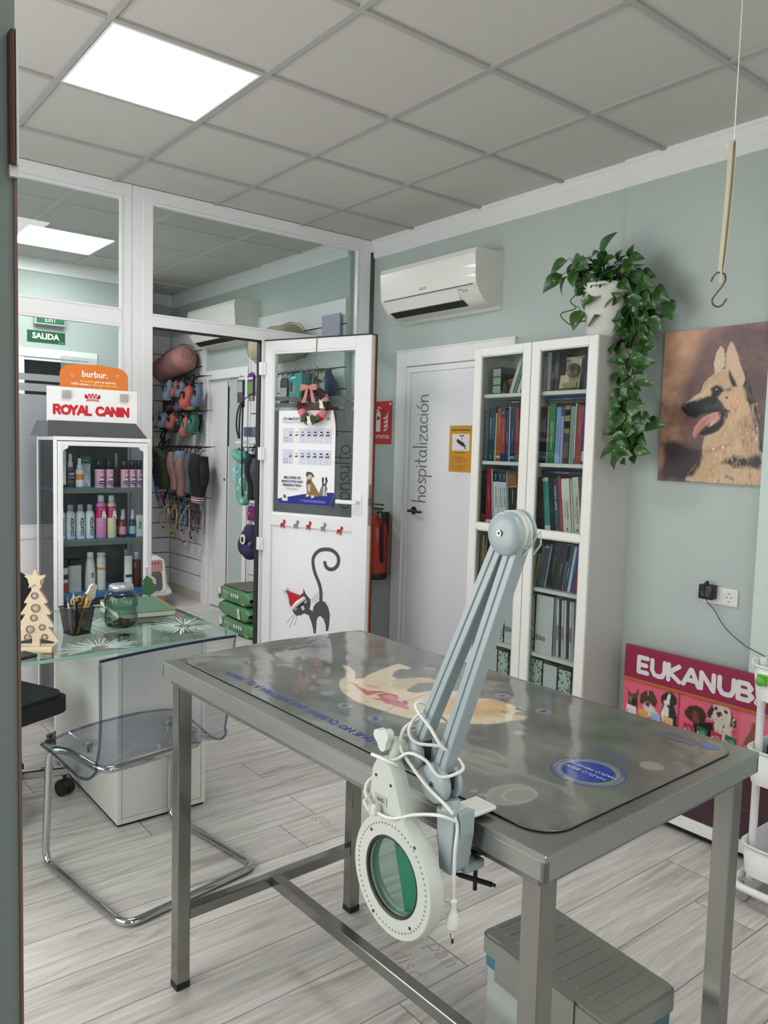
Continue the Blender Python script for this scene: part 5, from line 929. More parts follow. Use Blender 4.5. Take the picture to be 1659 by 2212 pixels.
RCS = {'R': (.8, [[(0, 0), (0, 1), (.45, 1), (.58, .78), (.45, .52), (0, .5)], [(.3, .5), (.6, 0)]]), 'O': (1.0, [[(.5, 1), (.12, .8), (.02, .45), (.2, .08), (.5, 0), (.8, .12), (.93, .5), (.8, .86), (.5, 1)]]), 'Y': (.85, [[(0, 1), (.35, .5), (.7, 1)], [(.35, .5), (.35, 0)]]), 'A': (.95, [[(0, 0), (.38, 1), (.44, 1), (.82, 0)], [(.2, .32), (.6, .32)]]), 'L': (.7, [[(0, 1), (0, 0), (.5, 0)]]), 'C': (.9, [[(.78, .85), (.5, 1), (.15, .85), (.03, .45), (.2, .1), (.5, 0), (.78, .15)]]), 'N': (.95, [[(0, 0), (0, 1), (.65, 0), (.65, 1)]]), 'I': (.32, [[(0, 0), (0, 1)]]), ' ': (.42, []),
       'E': (.8, [[(.52, 1), (0, 1), (0, 0), (.52, 0)], [(0, .5), (.45, .5)]]), 'U': (.95, [[(0, 1), (0, .35), (.15, .05), (.38, 0), (.6, .05), (.72, .35), (.72, 1)]]), 'K': (.85, [[(0, 1), (0, 0)], [(.58, 1), (.05, .5), (.62, 0)]]), 'B': (.9, [[(0, .5), (.45, .5), (.62, .76), (.45, 1), (0, 1), (0, 0), (.5, 0), (.68, .26), (.45, .5)]])}
def blockwrite(mb, s_, M, h, w_, mat, width):
    tot = sum(RCS[c][0] for c in s_)-.2; k = width/tot; x = -width/2+.0
    for c in s_:
        for st in RCS[c][1]: mb.stroke([(x+p[0]*k, (p[1]-.5)*h) for p in st], w_, mat, M)
        x += RCS[c][0]*k
blockwrite(a, 'ROYAL CANIN', M_, .040, .0135, RC, .375)
for i in range(5): u = (i-2)/2; a.prism(CIR((u*.034, .081-.005*u*u), .0062), 0, .0007, RC, M_, cap2=False)
for i in range(4): u = (i-1.5)/2; a.prism(CIR((u*.034, .069-.005*u*u), .0062), 0, .0007, RC, M_, cap2=False)
for i in range(2): u = -1 if i == 0 else 1; a.prism(CIR((u*.033, .068), .0062), 0, .0007, RC, M_, cap2=False)
for z_ in (.058, .052): a.stroke([(u*.031, z_-.004*u*u) for u in np.linspace(-1, 1, 9)], .0032, RC, M_)
P('header_sign', a, t, 'white header with red crown and lettering', w=True)
t = T('orange_sign', 'orange rounded cardboard sign taped above the white cabinet header', 'sign', (-.203, hy+.012, 1.70))
a = MB(); ow = .172; po = [(-ow, -.02), (ow, -.02), (ow, .075)]+[(ow-.06+.06*math.cos(u), .075+.052*math.sin(u)) for u in np.linspace(0, 1.57, 8)][1:]+[(0, .134)]+[(-ow+.06-.06*math.cos(u), .075+.052*math.sin(u)) for u in np.linspace(1.57, 0, 8)]
a.prism(po, 0, .003, mt('#d9772f', r=.45, n=.03), FY @ Matrix.Translation((0, 0, 0))); OW = mt('#efe4dc', r=.5); OY = mt('#e8c45a', r=.5); M_ = frame((0, -.0034, 0), (1, 0, 0), (0, 0, 1))
a.text('burbur.', .044, OW, frame((.0, -.0034, .083), (1, 0, 0), (0, 0, 1)), .028); 
a.text('el cuidado', .0165, OY, frame((-.005, -.0034, .048), (1, 0, 0), (0, 0, 1)), .03, 'RIGHT'); a.text('para tu mascota', .0165, OW, frame((.0, -.0034, .048), (1, 0, 0), (0, 0, 1)), .03, 'LEFT')
a.text('100% vegano y', .0165, OW, frame((-.02, -.0034, .032), (1, 0, 0), (0, 0, 1)), .03, 'RIGHT'); a.text('altamente divertido.', .0165, OY, frame((-.014, -.0034, .032), (1, 0, 0), (0, 0, 1)), .03, 'LEFT')
for x_, z_, r_ in ((-.11, .072, .006), (-.122, .085, .003), (.115, .085, .006), (.12, .09, .003), (.03, .018, .005)): a.stroke([(x_+r_*math.cos(u), z_+r_*math.sin(u)) for u in np.linspace(0, 5.6, 12)], .0011, OW, M_)
P('board', a, t)
for x_ in (-.145, .145): a = MB(); a.box((x_-.022, -.022, -.045), (x_+.022, -.0185, -.004), glass('tape', '#e8e6e0', .8, film=.55, filmc='#d8d4cf'), .0005); P('tape', a, t, 'strip of clear tape')
a = MB(); a.box((-.165, .005, .0), (.12, .0065, .165), glass('plastic_sleeve', '#eef2f1', 1.6, film=.18, filmc='#dfe4e2')); P('plastic_sleeve', a, t, 'clear plastic sleeve behind the sign')
# hanging green felt tree on the cabinet door
t = T('hanging_felt_tree', 'small green felt tree hanging on the cabinet door knob', 'ornament', (.036, cy0-.03, .69))
a = MB(); ft = [(0, -.06), (.006, -.06), (.006, -.045), (.046, -.028), (.026, -.003), (.04, 0), (.02, .025), (.03, .03), (.0, .062)]; a.prism(ft+[(-p[0], p[1]) for p in ft[::-1][1:-1]], -.003, .003, mt('#3d6648', r=.9, n=.15, ns=200), FY @ Matrix.Rotation(.15, 4, 'Z')); P('felt_shape', a, t)
a = MB(); a.tube([(0, 0, .055), (-.006, .002, .085), (-.007, .006, .107)], .001, mt('#8d7a5e', r=.9), 5); P('string', a, t)
# products on the three shelves
def bottle(label, x0, x1, y, zb, zt, body, cap, prof='round', lab=None, group='grooming bottles in the display cabinet', text=None, name='spray_bottle', cat='bottle', clear=None, capf=.28, tcol='#22242a'):
    cx = (x0+x1)/2; r_ = (x1-x0)/2*.97; h = zt-zb; t = T(name, label, cat, (cx, y, zb+.0008), 0, group); hb = h*(1-capf)
    bm_ = glass('tinted_'+body.strip('#'), body, 1.0, film=.6, filmc=body) if clear else mt(body, r=.3, n=.02); cm_ = mt(cap, r=.35, n=.02)
    a = MB()
    if prof == 'dome': pr = [(0, 0), (r_*.95, 0), (r_, .004), (r_, hb*.86), (r_*.93, hb*.92), (r_*.72, hb*.97), (r_*.5, hb), (0, hb)]
    elif prof == 'flask': pr = [(0, 0), (r_*.97, 0), (r_, .004), (r_*.98, hb*.45), (r_*.85, hb*.82), (r_*.7, hb*.95), (r_*.62, hb), (0, hb)]
    else: pr = [(0, 0), (r_*.96, 0), (r_, .004), (r_, hb*.9), (r_*.9, hb*.96), (r_*.6, hb), (0, hb)]
    a.lathe(pr, bm_, 24)
    if lab:
        for z0_, z1_, c_ in lab: a.lathe([(r_*1.003, hb*z0_), (r_*1.006, hb*z0_+.001), (r_*1.006, hb*z1_-.001), (r_*1.003, hb*z1_)], mt(c_, r=.4, n=.02), 24)
    if text:
        for s_, sz, zf, rot, tc in text:
            M_ = frame((0 if not rot else .004, -r_*1.03, hb*zf), (0, 0, 1) if rot else (1, 0, 0), (-1, 0, 0) if rot else (0, 0, 1)); a.text(s_, sz, mt(tc, r=.5), M_, .03)
    P('body', a, t); a = MB(); k = .62 if prof != 'wide' else .95
    if prof == 'spray': a.lathe([(0, hb), (r_*.62, hb), (r_*.6, hb+h*capf*.35), (r_*.42, hb+h*capf*.42), (r_*.42, hb+h*capf*.95), (r_*.36, h), (0, h)], cm_, 18); a.box((-r_*.2, -r_*.7, hb+h*capf*.7), (r_*.2, -.002, hb+h*capf*.86), cm_)
    else: a.lathe([(0, hb), (r_*k, hb), (r_*k*.98, h-.003), (r_*k*.9, h), (0, h)], cm_, 18)
    P('cap', a, t); return t
def carton(label, x0, x1, y, zb, zt, d, cols, text=None, name='product_box', rz=0.0, group='boxes in the display cabinet'):
    w_ = x1-x0; h = zt-zb; a = MB(); a.box((-w_/2, -d/2, 0), (w_/2, d/2, h), mt(cols[0], r=.45, n=.02), .0012)
    for z0_, z1_, c_ in cols[1:]: a.box((-w_/2-.0004, -d/2-.0005, h*z0_), (w_/2+.0004, d/2-.001, h*z1_), mt(c_, r=.45, n=.02))
    for s_, sz, fx, fz, tc, rot in text or (): a.text(s_, sz, mt(tc, r=.5), frame((w_*fx, -d/2-.0008, h*fz), (0, 0, 1) if rot else (1, 0, 0), (-1, 0, 0) if rot else (0, 0, 1)), .02)
    return O(name, a, label, 'box', ((x0+x1)/2, y, zb+.0008), rz, group)
Y = -.45; Z1, Z2, Z3 = 1.21, .945, .676
carton('tall pale carton at the left end of the top cabinet shelf', -.372, -.350, Y, Z1, 1.395, .05, ['#d5d6d4', (.0, .08, '#2a2c30')])
bottle('purple and orange labelled spray bottle on the top cabinet shelf', -.347, -.305, Y-.01, Z1, 1.38, '#8d8a92', '#dedfe0', 'spray', [(.03, .95, '#3a2a52'), (.22, .36, '#d9a047'), (.86, .92, '#d9a047')], text=[('OFF', .016, .66, 0, '#e6e2ea'), ('CAT & DOG', .006, .5, 0, '#e6e2ea')], capf=.4)
bottle('clear spray bottle with orange label on the top cabinet shelf', -.304, -.262, Y-.02, Z1, 1.358, '#c9cdcb', '#e3e4e4', 'spray', [(.42, .72, '#d9823c'), (.08, .4, '#e2dccf')], capf=.36)
carton('teal topped carton with a white dog picture on the top cabinet shelf', -.268, -.218, Y+.03, Z1, 1.368, .04, ['#c3ccd0', (.76, 1.0, '#2f5a50'), (0, .42, '#9fc0da')], [('SaniCan', .009, 0, .87, '#d3e0da', 0), ('complemento', .005, 0, .70, '#5a6a70', 0)])
def dogsil(o_, s_, x, y, z):
    a = MB(); a.prism([(p[0]*s_, p[1]*s_) for p in ((-.3, 0), (-.1, 0), (-.08, .25), (.1, .25), (.12, 0), (.32, 0), (.3, .5), (.18, .75), (.28, .95), (.1, 1.05), (-.02, 1.2), (-.12, 1.02), (-.25, .95), (-.15, .7), (-.25, .45))], 0, .0006, mt('#e8e6e2', r=.6), frame((x, y, z), (1, 0, 0), (0, 0, 1))); return a
o = [c for c in COL.objects if c.get('label', '').startswith('teal topped')][0]
P('dog_picture', dogsil(None, .055, 0.002, -.0212, .008), o, 'white dog picture')
for k, (x0, x1, lb) in enumerate(((-.206, -.156, 'leftmost pink labelled black capped pot on the top cabinet shelf'), (-.152, -.110, 'pink labelled black capped pot, second from the left on the top shelf'), (-.072, -.030, 'pink labelled black capped pot in the middle of the top shelf row'), (-.029, .008, 'pink labelled black capped pot, second from the right on the top shelf'), (.009, .045, 'rightmost pink labelled black capped pot on the top cabinet shelf'))):
    tt = bottle(lb, x0, x1, Y-.02, Z1, 1.352, '#d58fb0', '#1c1c1e', 'wide', [(.0, .04, '#dedcde'), (.93, .97, '#dedcde')], group='pink pots on the top cabinet shelf', name='powder_pot', cat='pot', capf=.33)
    a = MB(); rr_ = (x1-x0)/2*.97; M_ = frame((.001, -rr_*1.04, .035), (1, 0, 0), (0, 0, 1)); a.prism(CIR((0, .012), .011, .02), 0, .0004, mt('#d9d6d8'), M_, cap2=False); a.prism(CIR((0, -.008), .017, .009), .0005, .0009, mt('#222124'), M_, cap2=False); a.prism(CIR((-.005, .018), .004, .007), .0005, .0009, mt('#555257'), M_, cap2=False); a.prism(CIR((.006, .017), .004, .008), .0005, .0009, mt('#39363b'), M_, cap2=False); a.text('Petuxe', .0095, mt('#e8e6e8'), frame((.001, -rr_*1.04-.001, .027), (1, 0, 0), (0, 0, 1)), .02); P('printed_badge', a, tt, 'black and white printed badge')
bottle('dark bottle standing behind the pink pots on the top cabinet shelf', -.036, -.002, Y+.08, Z1, 1.375, '#2b2a22', '#26251f', 'round')
bottle('pale capped bottle behind the middle pink pot on the top cabinet shelf', -.074, -.046, Y+.08, Z1, 1.385, '#7a4a4a', '#b9b4b2', 'spray', capf=.45)
for k, (x0, x1, lb) in enumerate(((-.392, -.348, 'white shampoo bottle half hidden by the cabinet door frame on the middle shelf'), (-.346, -.299, 'leftmost fully visible white shampoo bottle with silver cap on the middle shelf'), (-.297, -.250, 'white shampoo bottle with silver cap, between two alike on the middle shelf'), (-.249, -.202, 'white shampoo bottle with silver cap next to the pink aerosol can'))):
    bottle(lb, x0, x1, Y, Z2, 1.122, '#e6e6ea', '#b1b2b2', 'dome', None, group='white shampoo bottles on the middle shelf', text=[('COATEX', .0235, .44, 1, '#23252c')], name='shampoo_bottle', capf=.17)
bottle('all pink aerosol can with a white dog on the middle shelf', -.198, -.145, Y-.01, Z2, 1.17, '#d78ab8', '#cfcfcf', 'dome', [(.56, .875, '#c01a6c')], group='aerosol cans on the middle shelf', text=[('Inodorina', .007, .80, 0, '#e8dde4'), ('ALOE', .006, .35, 0, '#f0e0ea')], name='aerosol_can', cat='aerosol can', capf=.15)
bottle('pink and cream aerosol can with a white dog on the middle shelf', -.142, -.092, Y-.01, Z2, 1.168, '#d8cfa6', '#cfcfcf', 'dome', [(.56, .875, '#c01a6c')], group='aerosol cans on the middle shelf', text=[('Inodorina', .007, .80, 0, '#e8dde4')], name='aerosol_can', cat='aerosol can', capf=.15)
for o in [c for c in COL.objects if c.name.startswith('aerosol_can')]: P('dog_picture', dogsil(None, .036, .006, -.0268, .104), o, 'white dog silhouette')
for x0, x1, dy, c_, lb in ((-.078, -.038, -.01, '#b3222e', 'red spray bottle on the middle cabinet shelf, in front'), (-.094, -.062, .05, '#8f2430', 'dark red spray bottle behind the red one on the middle shelf'), (-.022, .014, -.01, '#1f6d86', 'blue spray bottle on the middle cabinet shelf, in front'), (-.046, -.014, .05, '#24586c', 'blue spray bottle behind the front blue one on the middle shelf')):
    bottle(lb, x0, x1, Y+dy, Z2, 1.09, c_, '#c9c7c6', 'spray', [(.18, .62, '#c98b9b' if 'red' in lb else '#8ab3bf')], group='small spray bottles on the middle shelf', clear=True, capf=.36)
carton('small white carton with black script at the right of the middle shelf', .014, .052, Y, Z2, 1.06, .035, ['#dfe3da'], [('Devs', .02, 0, .55, '#2a3038', 1)])
carton('red and black carton at the left end of the blue bottom shelf', -.366, -.342, Y, Z3, .845, .045, ['#d9d8d6', (.0, .3, '#b23a34'), (.75, 1, '#222224'), (.4, .55, '#222224')])
carton('white hair care carton with black top on the blue bottom shelf', -.338, -.283, Y-.015, Z3, .845, .045, ['#d3d4d4', (.82, 1, '#1d1d1f')]+[(.15+.06*i, .165+.06*i, '#a9abab') for i in range(10)], rz=R(14))
bottle('tall tapered white shampoo bottle on the blue bottom shelf', -.257, -.203, Y-.02, Z3, .877, '#dcdad6', '#e4e3e0', 'flask', None, text=[('OIR', .017, .5, 1, '#33343a')], name='shampoo_bottle', capf=.17)
bottle('straight white bottle with orange band on the blue bottom shelf', -.198, -.151, Y-.02, Z3, .873, '#dcdad7', '#d3d0cc', 'wide', [(.6, .68, '#d9964e')], name='shampoo_bottle', capf=.1, text=[('GEO', .01, .8, 0, '#b8b5b0')])
bottle('dark red transparent shampoo bottle on the blue bottom shelf', -.008, .040, Y-.02, Z3, .866, '#7d4344', '#b4b3b3', 'dome', None, clear=True, name='shampoo_bottle', capf=.22)
bottle('dark bottle with silver cap behind the white tube on the bottom shelf', -.034, .0, Y+.05, Z3, .872, '#6a4a48', '#a9a8a8', 'dome', None, name='shampoo_bottle', capf=.22)
t = T('cream_tube', 'white cream tube with black cat picture on the blue bottom shelf', 'tube', (-.034, Y-.03, Z3+.0008), 0, 'grooming bottles in the display cabinet')
a = MB(); a.grid(lambda u, v: ((.023-.003*v)*math.cos(6.283*u), (.02*(1-v)+.001)*math.sin(6.283*u), .03+.14*v), 24, 8, mt('#dcdbda', r=.35), True); a.box((-.02, -.0202, .06), (.018, -.0142, .072), mt('#2a2a2c')); a.prism([(-.008, .095), (.014, .095), (.018, .125), (.006, .145), (-.004, .13)], 0, .0005, mt('#3a3a3e'), frame((0, -.0105, -.0), (1, 0, 0), (0, 0.06, 1))); P('body', a, t); a = MB(); a.lathe([(0, 0), (.021, 0), (.022, .03), (0, .03)], mt('#e2e1df', r=.35), 20); P('cap', a, t)
for k in range(6):
    a = MB(); a.box((-.055, -.09, 0), (.055, .09, .055), mt(('#d47fa6', '#c9417f')[k % 2], r=.4, n=.15, ns=25), .01, 2); a.prism([(-.03, -.02), (0, .02), (.03, -.02), (.01, -.028)], 0, .0006, mt('#ead3df'), frame((-.0555, 0, .028), (0, -1, 0), (0, 0, 1)))
    O('wipes_pack', a, ('pink wipes pack in the foot of the cabinet, bottom left', 'dark pink wipes pack in the foot of the cabinet, bottom right', 'dark pink wipes pack, second layer left in the cabinet foot', 'pink wipes pack, second layer right in the cabinet foot', 'pink wipes pack on top of the left pile in the cabinet foot', 'dark pink wipes pack on top of the right pile in the cabinet foot')[[0, 1, 3, 2, 4, 5][k]] if k not in (2, 3) else ('pink wipes pack, second layer left in the cabinet foot' if k == 2 else 'dark pink wipes pack, second layer right in the cabinet foot'), 'wipes pack', (-.345+.125*(k % 2), -.42, .1515+.0565*(k//2)), 0, 'wipes packs in the cabinet foot')
a = MB(); rn = random.Random(2); DUST = mt('#5d564d', r=.95, n=.4, ns=90, bump=1)
for i in range(26): a.ball((rn.uniform(-.05, .05), rn.uniform(-.04, .04), rn.uniform(.008, .04)), rn.uniform(.008, .018), DUST, 7, (1.2, 1, .8))
O('soft_toy', a, 'small shaggy dark toy on the floor behind the desk pedestal', 'toy', (-.46, -.70, 0))
# ================================================================== BOOKCASE
LEAVES = [(-2251,2377,-2316,2447),(-2365,2346,-2387,2393),(-2374,2320,-2457,2319),(-2051,2367,-1960,2320),(-2014,2312,-1947,2250),(-2096,2353,-2178,2343),(-2080,2362,-2060,2295),(-2051,2297,-2023,2230),(-2111,2307,-2122,2248),(-2181,2290,-2208,2227),(-2163,2343,-2226,2308),(-2200,2361,-2255,2374),(-2277,2324,-2341,2338),(-2327,2334,-2361,2365),(-2256,2297,-2295,2267),(-2306,2313,-2344,2289),(-2330,2279,-2358,2221),(-2380,2278,-2444,2244),(-2349,2312,-2421,2283),(-2424,2229,-2508,2200),(-2494,2196,-2557,2141),(-2512,2135,-2562,2065),(-2430,2140,-2499,2113),(-2391,2084,-2481,2086),(-2393,2168,-2431,2116),(-2349,2077,-2396,2012),(-2248,2187,-2182,2146),(-2272,2160,-2336,2185),(-2137,2126,-2125,2051),(-2187,2058,-2246,2089),(-2256,2050,-2321,2062),(-2312,2100,-2335,2066),(-2475,2069,-2516,2012),(-2396,2000,-2440,1978),(-2295,2009,-2360,2021),(-2274,1987,-2243,1940),(-2289,1979,-2292,1929),(-2327,1963,-2385,1958),(-2386,1940,-2455,1958),(-2454,1970,-2490,1943),(-2450,1923,-2504,1930),(-2343,1932,-2375,1880),(-2353,1888,-2302,1885),(-2420,1841,-2463,1820),(-2321,1823,-2292,1812),(-2339,1822,-2308,1786),(-2359,1796,-2401,1806),(-2416,1793,-2446,1755),(-2376,1740,-2319,1730),(-2411,1757,-2434,1719),(-2357,1698,-2402,1672),(-2352,1667,-2390,1635),(-2424,1647,-2462,1601),(-2452,1658,-2533,1668),(-2457,1689,-2499,1675),(-2515,1639,-2544,1603),(-2504,1585,-2598,1582),(-2465,1550,-2519,1561),(-2363,1599,-2351,1562),(-2358,1556,-2319,1543),(-2382,1531,-2438,1531),(-2398,1500,-2302,1443),(-2412,1501,-2463,1471),(-2400,1463,-2464,1452),(-2483,1477,-2542,1463),(-2362,1438,-2354,1388),(-2436,1446,-2459,1416),(-2220,2272,-2261,2210),(-2325,2244,-2384,2205),(-2370,2207,-2428,2175),(-2403,2119,-2448,2066),(-2332,2128,-2305,2082),(-2359,2149,-2404,2107),(-2422,2045,-2466,1999),(-2368,1996,-2342,1956),(-2394,2042,-2431,2002),(-2300,2181,-2266,2136),(-2229,2246,-2194,2194),(-2428,2175,-2478,2139),(-2415,2272,-2478,2251),(-2146,2364,-2126,2311),(-2356,1845,-2387,1800),(-2432,1876,-2474,1855),(-2388,1660,-2362,1617),(-2420,1598,-2458,1562),(-2387,1562,-2424,1537),(-2467,1513,-2442,1476),(-2402,1427,-2432,1409)]
VINES = [[(-2267,2234),(-2329,2177),(-2363,2088),(-2383,1995),(-2374,1905),(-2350,1815),(-2348,1723),(-2361,1630),(-2374,1537),(-2392,1476)],[(-2326,2232),(-2386,2169),(-2408,2047),(-2422,1931),(-2436,1810),(-2457,1689),(-2457,1568),(-2456,1477)],[(-2115,2230),(-2082,2184),(-2112,2145),(-2032,2132),(-2038,2105),(-2093,2067),(-2147,2084),(-2202,2062)],[(-2153,2244),(-2226,2165),(-2305,2094),(-2338,2030)],[(-2282,2238),(-2373,2147),(-2372,2050),(-2399,1963),(-2411,1866),(-2409,1781),(-2424,1659),(-2410,1537)],[(-2354,2234),(-2455,2184),(-2497,2154)]]

BCW = mt('#e3e2de', r=.35, n=.015, ns=6); BCS = mt('#c9c8c4', r=.4, n=.015, ns=5)
bx0, bx1 = 1.497, 1.784
t = T('bookcase', 'tall white bookcase with two glass doors full of books', 'bookcase', (1.64, -1.89, 0))
a = MB()
for y_ in (-1.49, -1.875, -1.89, -2.272): a.box((bx0, y_-.016, 0), (bx1, y_, 2.0), BCW, .001)
for y_0, y_1 in ((-1.506, -1.875), (-1.906, -2.272)):
    a.box((bx0, y_1, 0), (bx0+.27, y_0, .075), BCW); a.box((bx0, y_1, 1.98), (bx1, y_0, 2.0), BCW)
a.box((bx0, -2.2885, 0), (bx1, -2.288, 2.0), BCS)
P('carcass', a, t, w=True)
a = MB(); a.box((bx1-.006, -2.272, .02), (bx1, -1.506, 1.98), BCW); P('back_panel', a, t, w=True)
for z_ in (1.755, 1.40, 1.058, .77, .436, .095):
    for y_0, y_1 in ((-1.506, -1.875), (-1.906, -2.272)): a = MB(); a.box((bx0+.012, y_1, z_-.019), (bx1-.007, y_0, z_), BCW, .001); P('shelf', a, t, w=True)
def bdoor(y0_, y1_, nm):
    a = MB(); xa, xb = bx0-.02, bx0-.001; st = .052
    a.box((xa, y0_, .08), (xb, y0_-st, 2.0), BCW, .003); a.box((xa, y1_+st, .08), (xb, y1_, 2.0), BCW, .003)
    for z0_, z1_ in ((1.955, 2.0), (1.03, 1.066), (.08, .14)): a.box((xa, y0_-st, z0_), (xb, y1_+st, z1_), BCW, .003)
    for z0_, z1_ in ((1.066, 1.955), (.14, 1.03)):
        for q in (((xa+.004, y0_-st, z0_), (xb, y0_-st-.005, z1_)), ((xa+.004, y1_+st+.005, z0_), (xb, y1_+st, z1_)), ((xa+.004, y0_-st, z1_-.005), (xb, y1_+st, z1_)), ((xa+.004, y0_-st, z0_), (xb, y1_+st, z0_+.005))): a.box(q[0], q[1], BCS)
    d = P('door', a, t, w=True); b = MB(); b.box((xa+.009, y0_-st+.004, .136), (xa+.0125, y1_+st-.004, 1.96), glass('bookcase_glass', '#eef2f1', 1.1)); P('door_glass', b, d, w=True)
bdoor(-1.492, -1.889, 'l'); bdoor(-1.893, -2.290, 'r')
PAGE = mt('#d8d4c8', r=.9, n=.08, ns=200)
LEANS = {'books on the fourth right shelf': [-.155, None], 'books on the third right shelf': [.115, None], 'books on the third left shelf': [.07, None]}
def book(label, col, y, w, zb, h, lean=0.0, bands=(), text=(), d=.17, grp='books in the bookcase', name='book', x=1.545, cat='book', paper=True, r=.45):
    a = MB(); m_ = mt(col, r=r, n=.04); w = max(w-.0012, .005); cv = .0022 if w > .012 else .001
    if paper:
        a.box((.0, -w/2, 0), (.004, w/2, h), m_, .0008); a.box((.003, w/2-cv, 0), (d, w/2, h), m_); a.box((.003, -w/2, 0), (d, -w/2+cv, h), m_); a.box((.004, -w/2+cv, .003), (d-.004, w/2-cv, h-.003), PAGE)
    else: a.box((0, -w/2, 0), (d, w/2, h), m_, .001)
    for z0_, z1_, c_ in bands: a.box((-.0005, -w/2+.0002, h*z0_), (.003, w/2-.0002, h*z1_), mt(c_, r=r, n=.04))
    for s_, sz, zf, yo, c_, up in text:
        M_ = frame((-.0009, yo*w, h*zf), (0, 0, 1 if up else -1), (0, 1 if up else -1, 0)); a.text(s_, sz, mt(c_, r=.5), M_, .012, z=0)
    if grp in LEANS and abs(lean) > .003:
        k_ = LEANS[grp]; lean = k_[0]*h; w_eff = (w+.0012)/math.cos(k_[0])
        if k_[1] is not None: y = min(k_[1], y) if abs(min(k_[1], y)-k_[1]) < .012 else y
        k_[1] = y-w_eff
    ang = math.asin(max(-.5, min(.5, -lean/h))); o = O(name, a, label, cat, (x, y-w/2, zb+.0006+abs(math.sin(ang))*w/2), 0, grp); o.rotation_euler = (ang, 0, 0); return o
A1, A2, A3, A4, A5, A6 = 1.755, 1.40, 1.058, .77, .436, .095
g1 = 'books on the top left shelf'
book('dark green book with pale bands standing alone on the top left shelf', '#2b3a33', -1.571, .056, A1, .145, 0, [(.0, .05, '#1d2522'), (.32, .36, '#1d2522'), (.62, .66, '#1d2522'), (.05, .32, '#aab39b'), (.36, .62, '#aab39b'), (.66, .93, '#aab39b')], grp=g1)
book('white book leaning furthest left on the top left shelf', '#c9c7bf', -1.689, .024, A1, .19, -.067, grp=g1)
book('teal book leaning between two white ones on the top left shelf', '#5e9b9a', -1.722, .014, A1, .165, -.055, grp=g1)
book('thin white book leaning right of the teal one on the top left shelf', '#d6d6d4', -1.743, .022, A1, .15, -.05, grp=g1)
book('mauve book leaning last in the row on the top left shelf', '#8b7f98', -1.772, .018, A1, .13, -.045, [(.1, .4, '#d0cfd6')], grp=g1)
a = MB(); a.box((0, -.028, 0), (.09, .028, .075), mt('#b7702d', r=.5), .002); o = O('orange_box', a, 'small orange box tilted behind the dark figurine on the top left shelf', 'box', (1.60, -1.665, A1+.012), 0); o.rotation_euler = (-.2, 0, 0)
t = T('dark_figurine', 'small dark figurine on the top left shelf in front of the orange box', 'figurine', (1.565, -1.645, A1)); a = MB(); FG = mt('#2a221e', r=.4); a.lathe([(0, 0), (.026, 0), (.028, .006), (.02, .016), (.014, .03), (.018, .045), (.012, .062), (.008, .07), (0, .073)], FG, 18); a.ball((-.004, .022, .014), .016, FG, 10, (1, 1.6, .7)); a.ball((0, .05, .01), .012, FG, 10, (1, 1.5, .8)); P('body', a, t)
g2 = 'books on the second left shelf'
t = T('spiral_bound_notes', 'grey spiral bound notes at the left end of the second left shelf', 'notebook', (1.545, -1.530, A2), 0, g2); a = MB(); a.box((.004, -.013, .0), (.17, .013, .285), mt('#b9b7b0', r=.7)); P('pages', a, t); a = MB()
for i in range(30): a.tube([(.004+.006*math.cos(u), .0135*math.sin(u), .008+i*.0093) for u in np.linspace(0, 6.283, 9)[:-1]], .0013, mt('#8f8d88', r=.4, m=.6), 4, True)
P('spiral_binding', a, t)
book('dark teal course book, second on the second left shelf', '#1f4a63', -1.548, .050, A2, .288, -.006, [(0, .03, '#173a4e')], [('1er Curso ESTEVE', .0155, .60, .18, '#dbe3e6', 1), ('de Animales de Perros y Gatos', .009, .60, -.22, '#c6d2d8', 1), ('Esteve', .008, .07, 0, '#d0dade', 0)], grp=g2)
book('thin cream book squeezed beside the dark teal course book', '#cfb98c', -1.599, .011, A2, .255, -.003, grp=g2)
book('brown orange book on the second left shelf', '#a5562e', -1.611, .033, A2, .283, -.003, [(.06, .1, '#d3c4b4')], [('Tratado de medicina', .009, .68, 0, '#dfc9b4', 1)], grp=g2)
book('navy book with a red title box on the second left shelf', '#2b3560', -1.645, .033, A2, .281, .004, [(.15, .82, '#a8352f')], [('Medicina interna veterinaria', .008, .5, 0, '#e2c8c2', 1), ('M', .014, .91, 0, '#c9cfe0', 1)], grp=g2)
book('navy book left of the thin white spine on the second left shelf', '#24386a', -1.680, .021, A2, .27, .004, text=[('en pequeños animales', .008, .45, 0, '#b9c2d8', 1)], grp=g2)
book('very thin white spine on the second left shelf', '#d9dbde', -1.702, .007, A2, .29, .004, grp=g2)
book('navy book right of the thin white spine on the second left shelf', '#1f2c55', -1.710, .033, A2, .275, .004, [(.05, .1, '#8fa0b8')], [('Dermatología', .011, .5, 0, '#8f9bc0', 1)], grp=g2)
book('rust red book on the second left shelf, before the turquoise one', '#8f3a2c', -1.745, .027, A2, .277, .006, [(.05, .12, '#3a7a8a')], grp=g2)
book('turquoise book at the right end of the second left shelf', '#4fa79c', -1.773, .024, A2, .28, 0, grp=g2)
def flat(label, col, y0, y1, zb, th, d=.2, text=None, tc='#c9cfe0', x=1.545, grp='books lying flat in the bookcase'):
    a = MB(); m_ = mt(col, r=.4, n=.04); ln = abs(y1-y0); a.box((0, -ln/2, 0), (d, ln/2, .0022), m_); a.box((0, -ln/2, th-.0022), (d, ln/2, th), m_); a.box((0, -ln/2, 0), (.003, ln/2, th), m_); a.box((.003, -ln/2+.003, .0022), (d-.003, ln/2-.003, th-.0022), PAGE)
    if text: a.text(text, th*.55, mt(tc, r=.5), frame((-.0006, 0, th/2), (0, -1, 0), (0, 0, 1)), .012, z=0)
    return O('book', a, label, 'book', (x, (y0+y1)/2, zb), 0, grp)
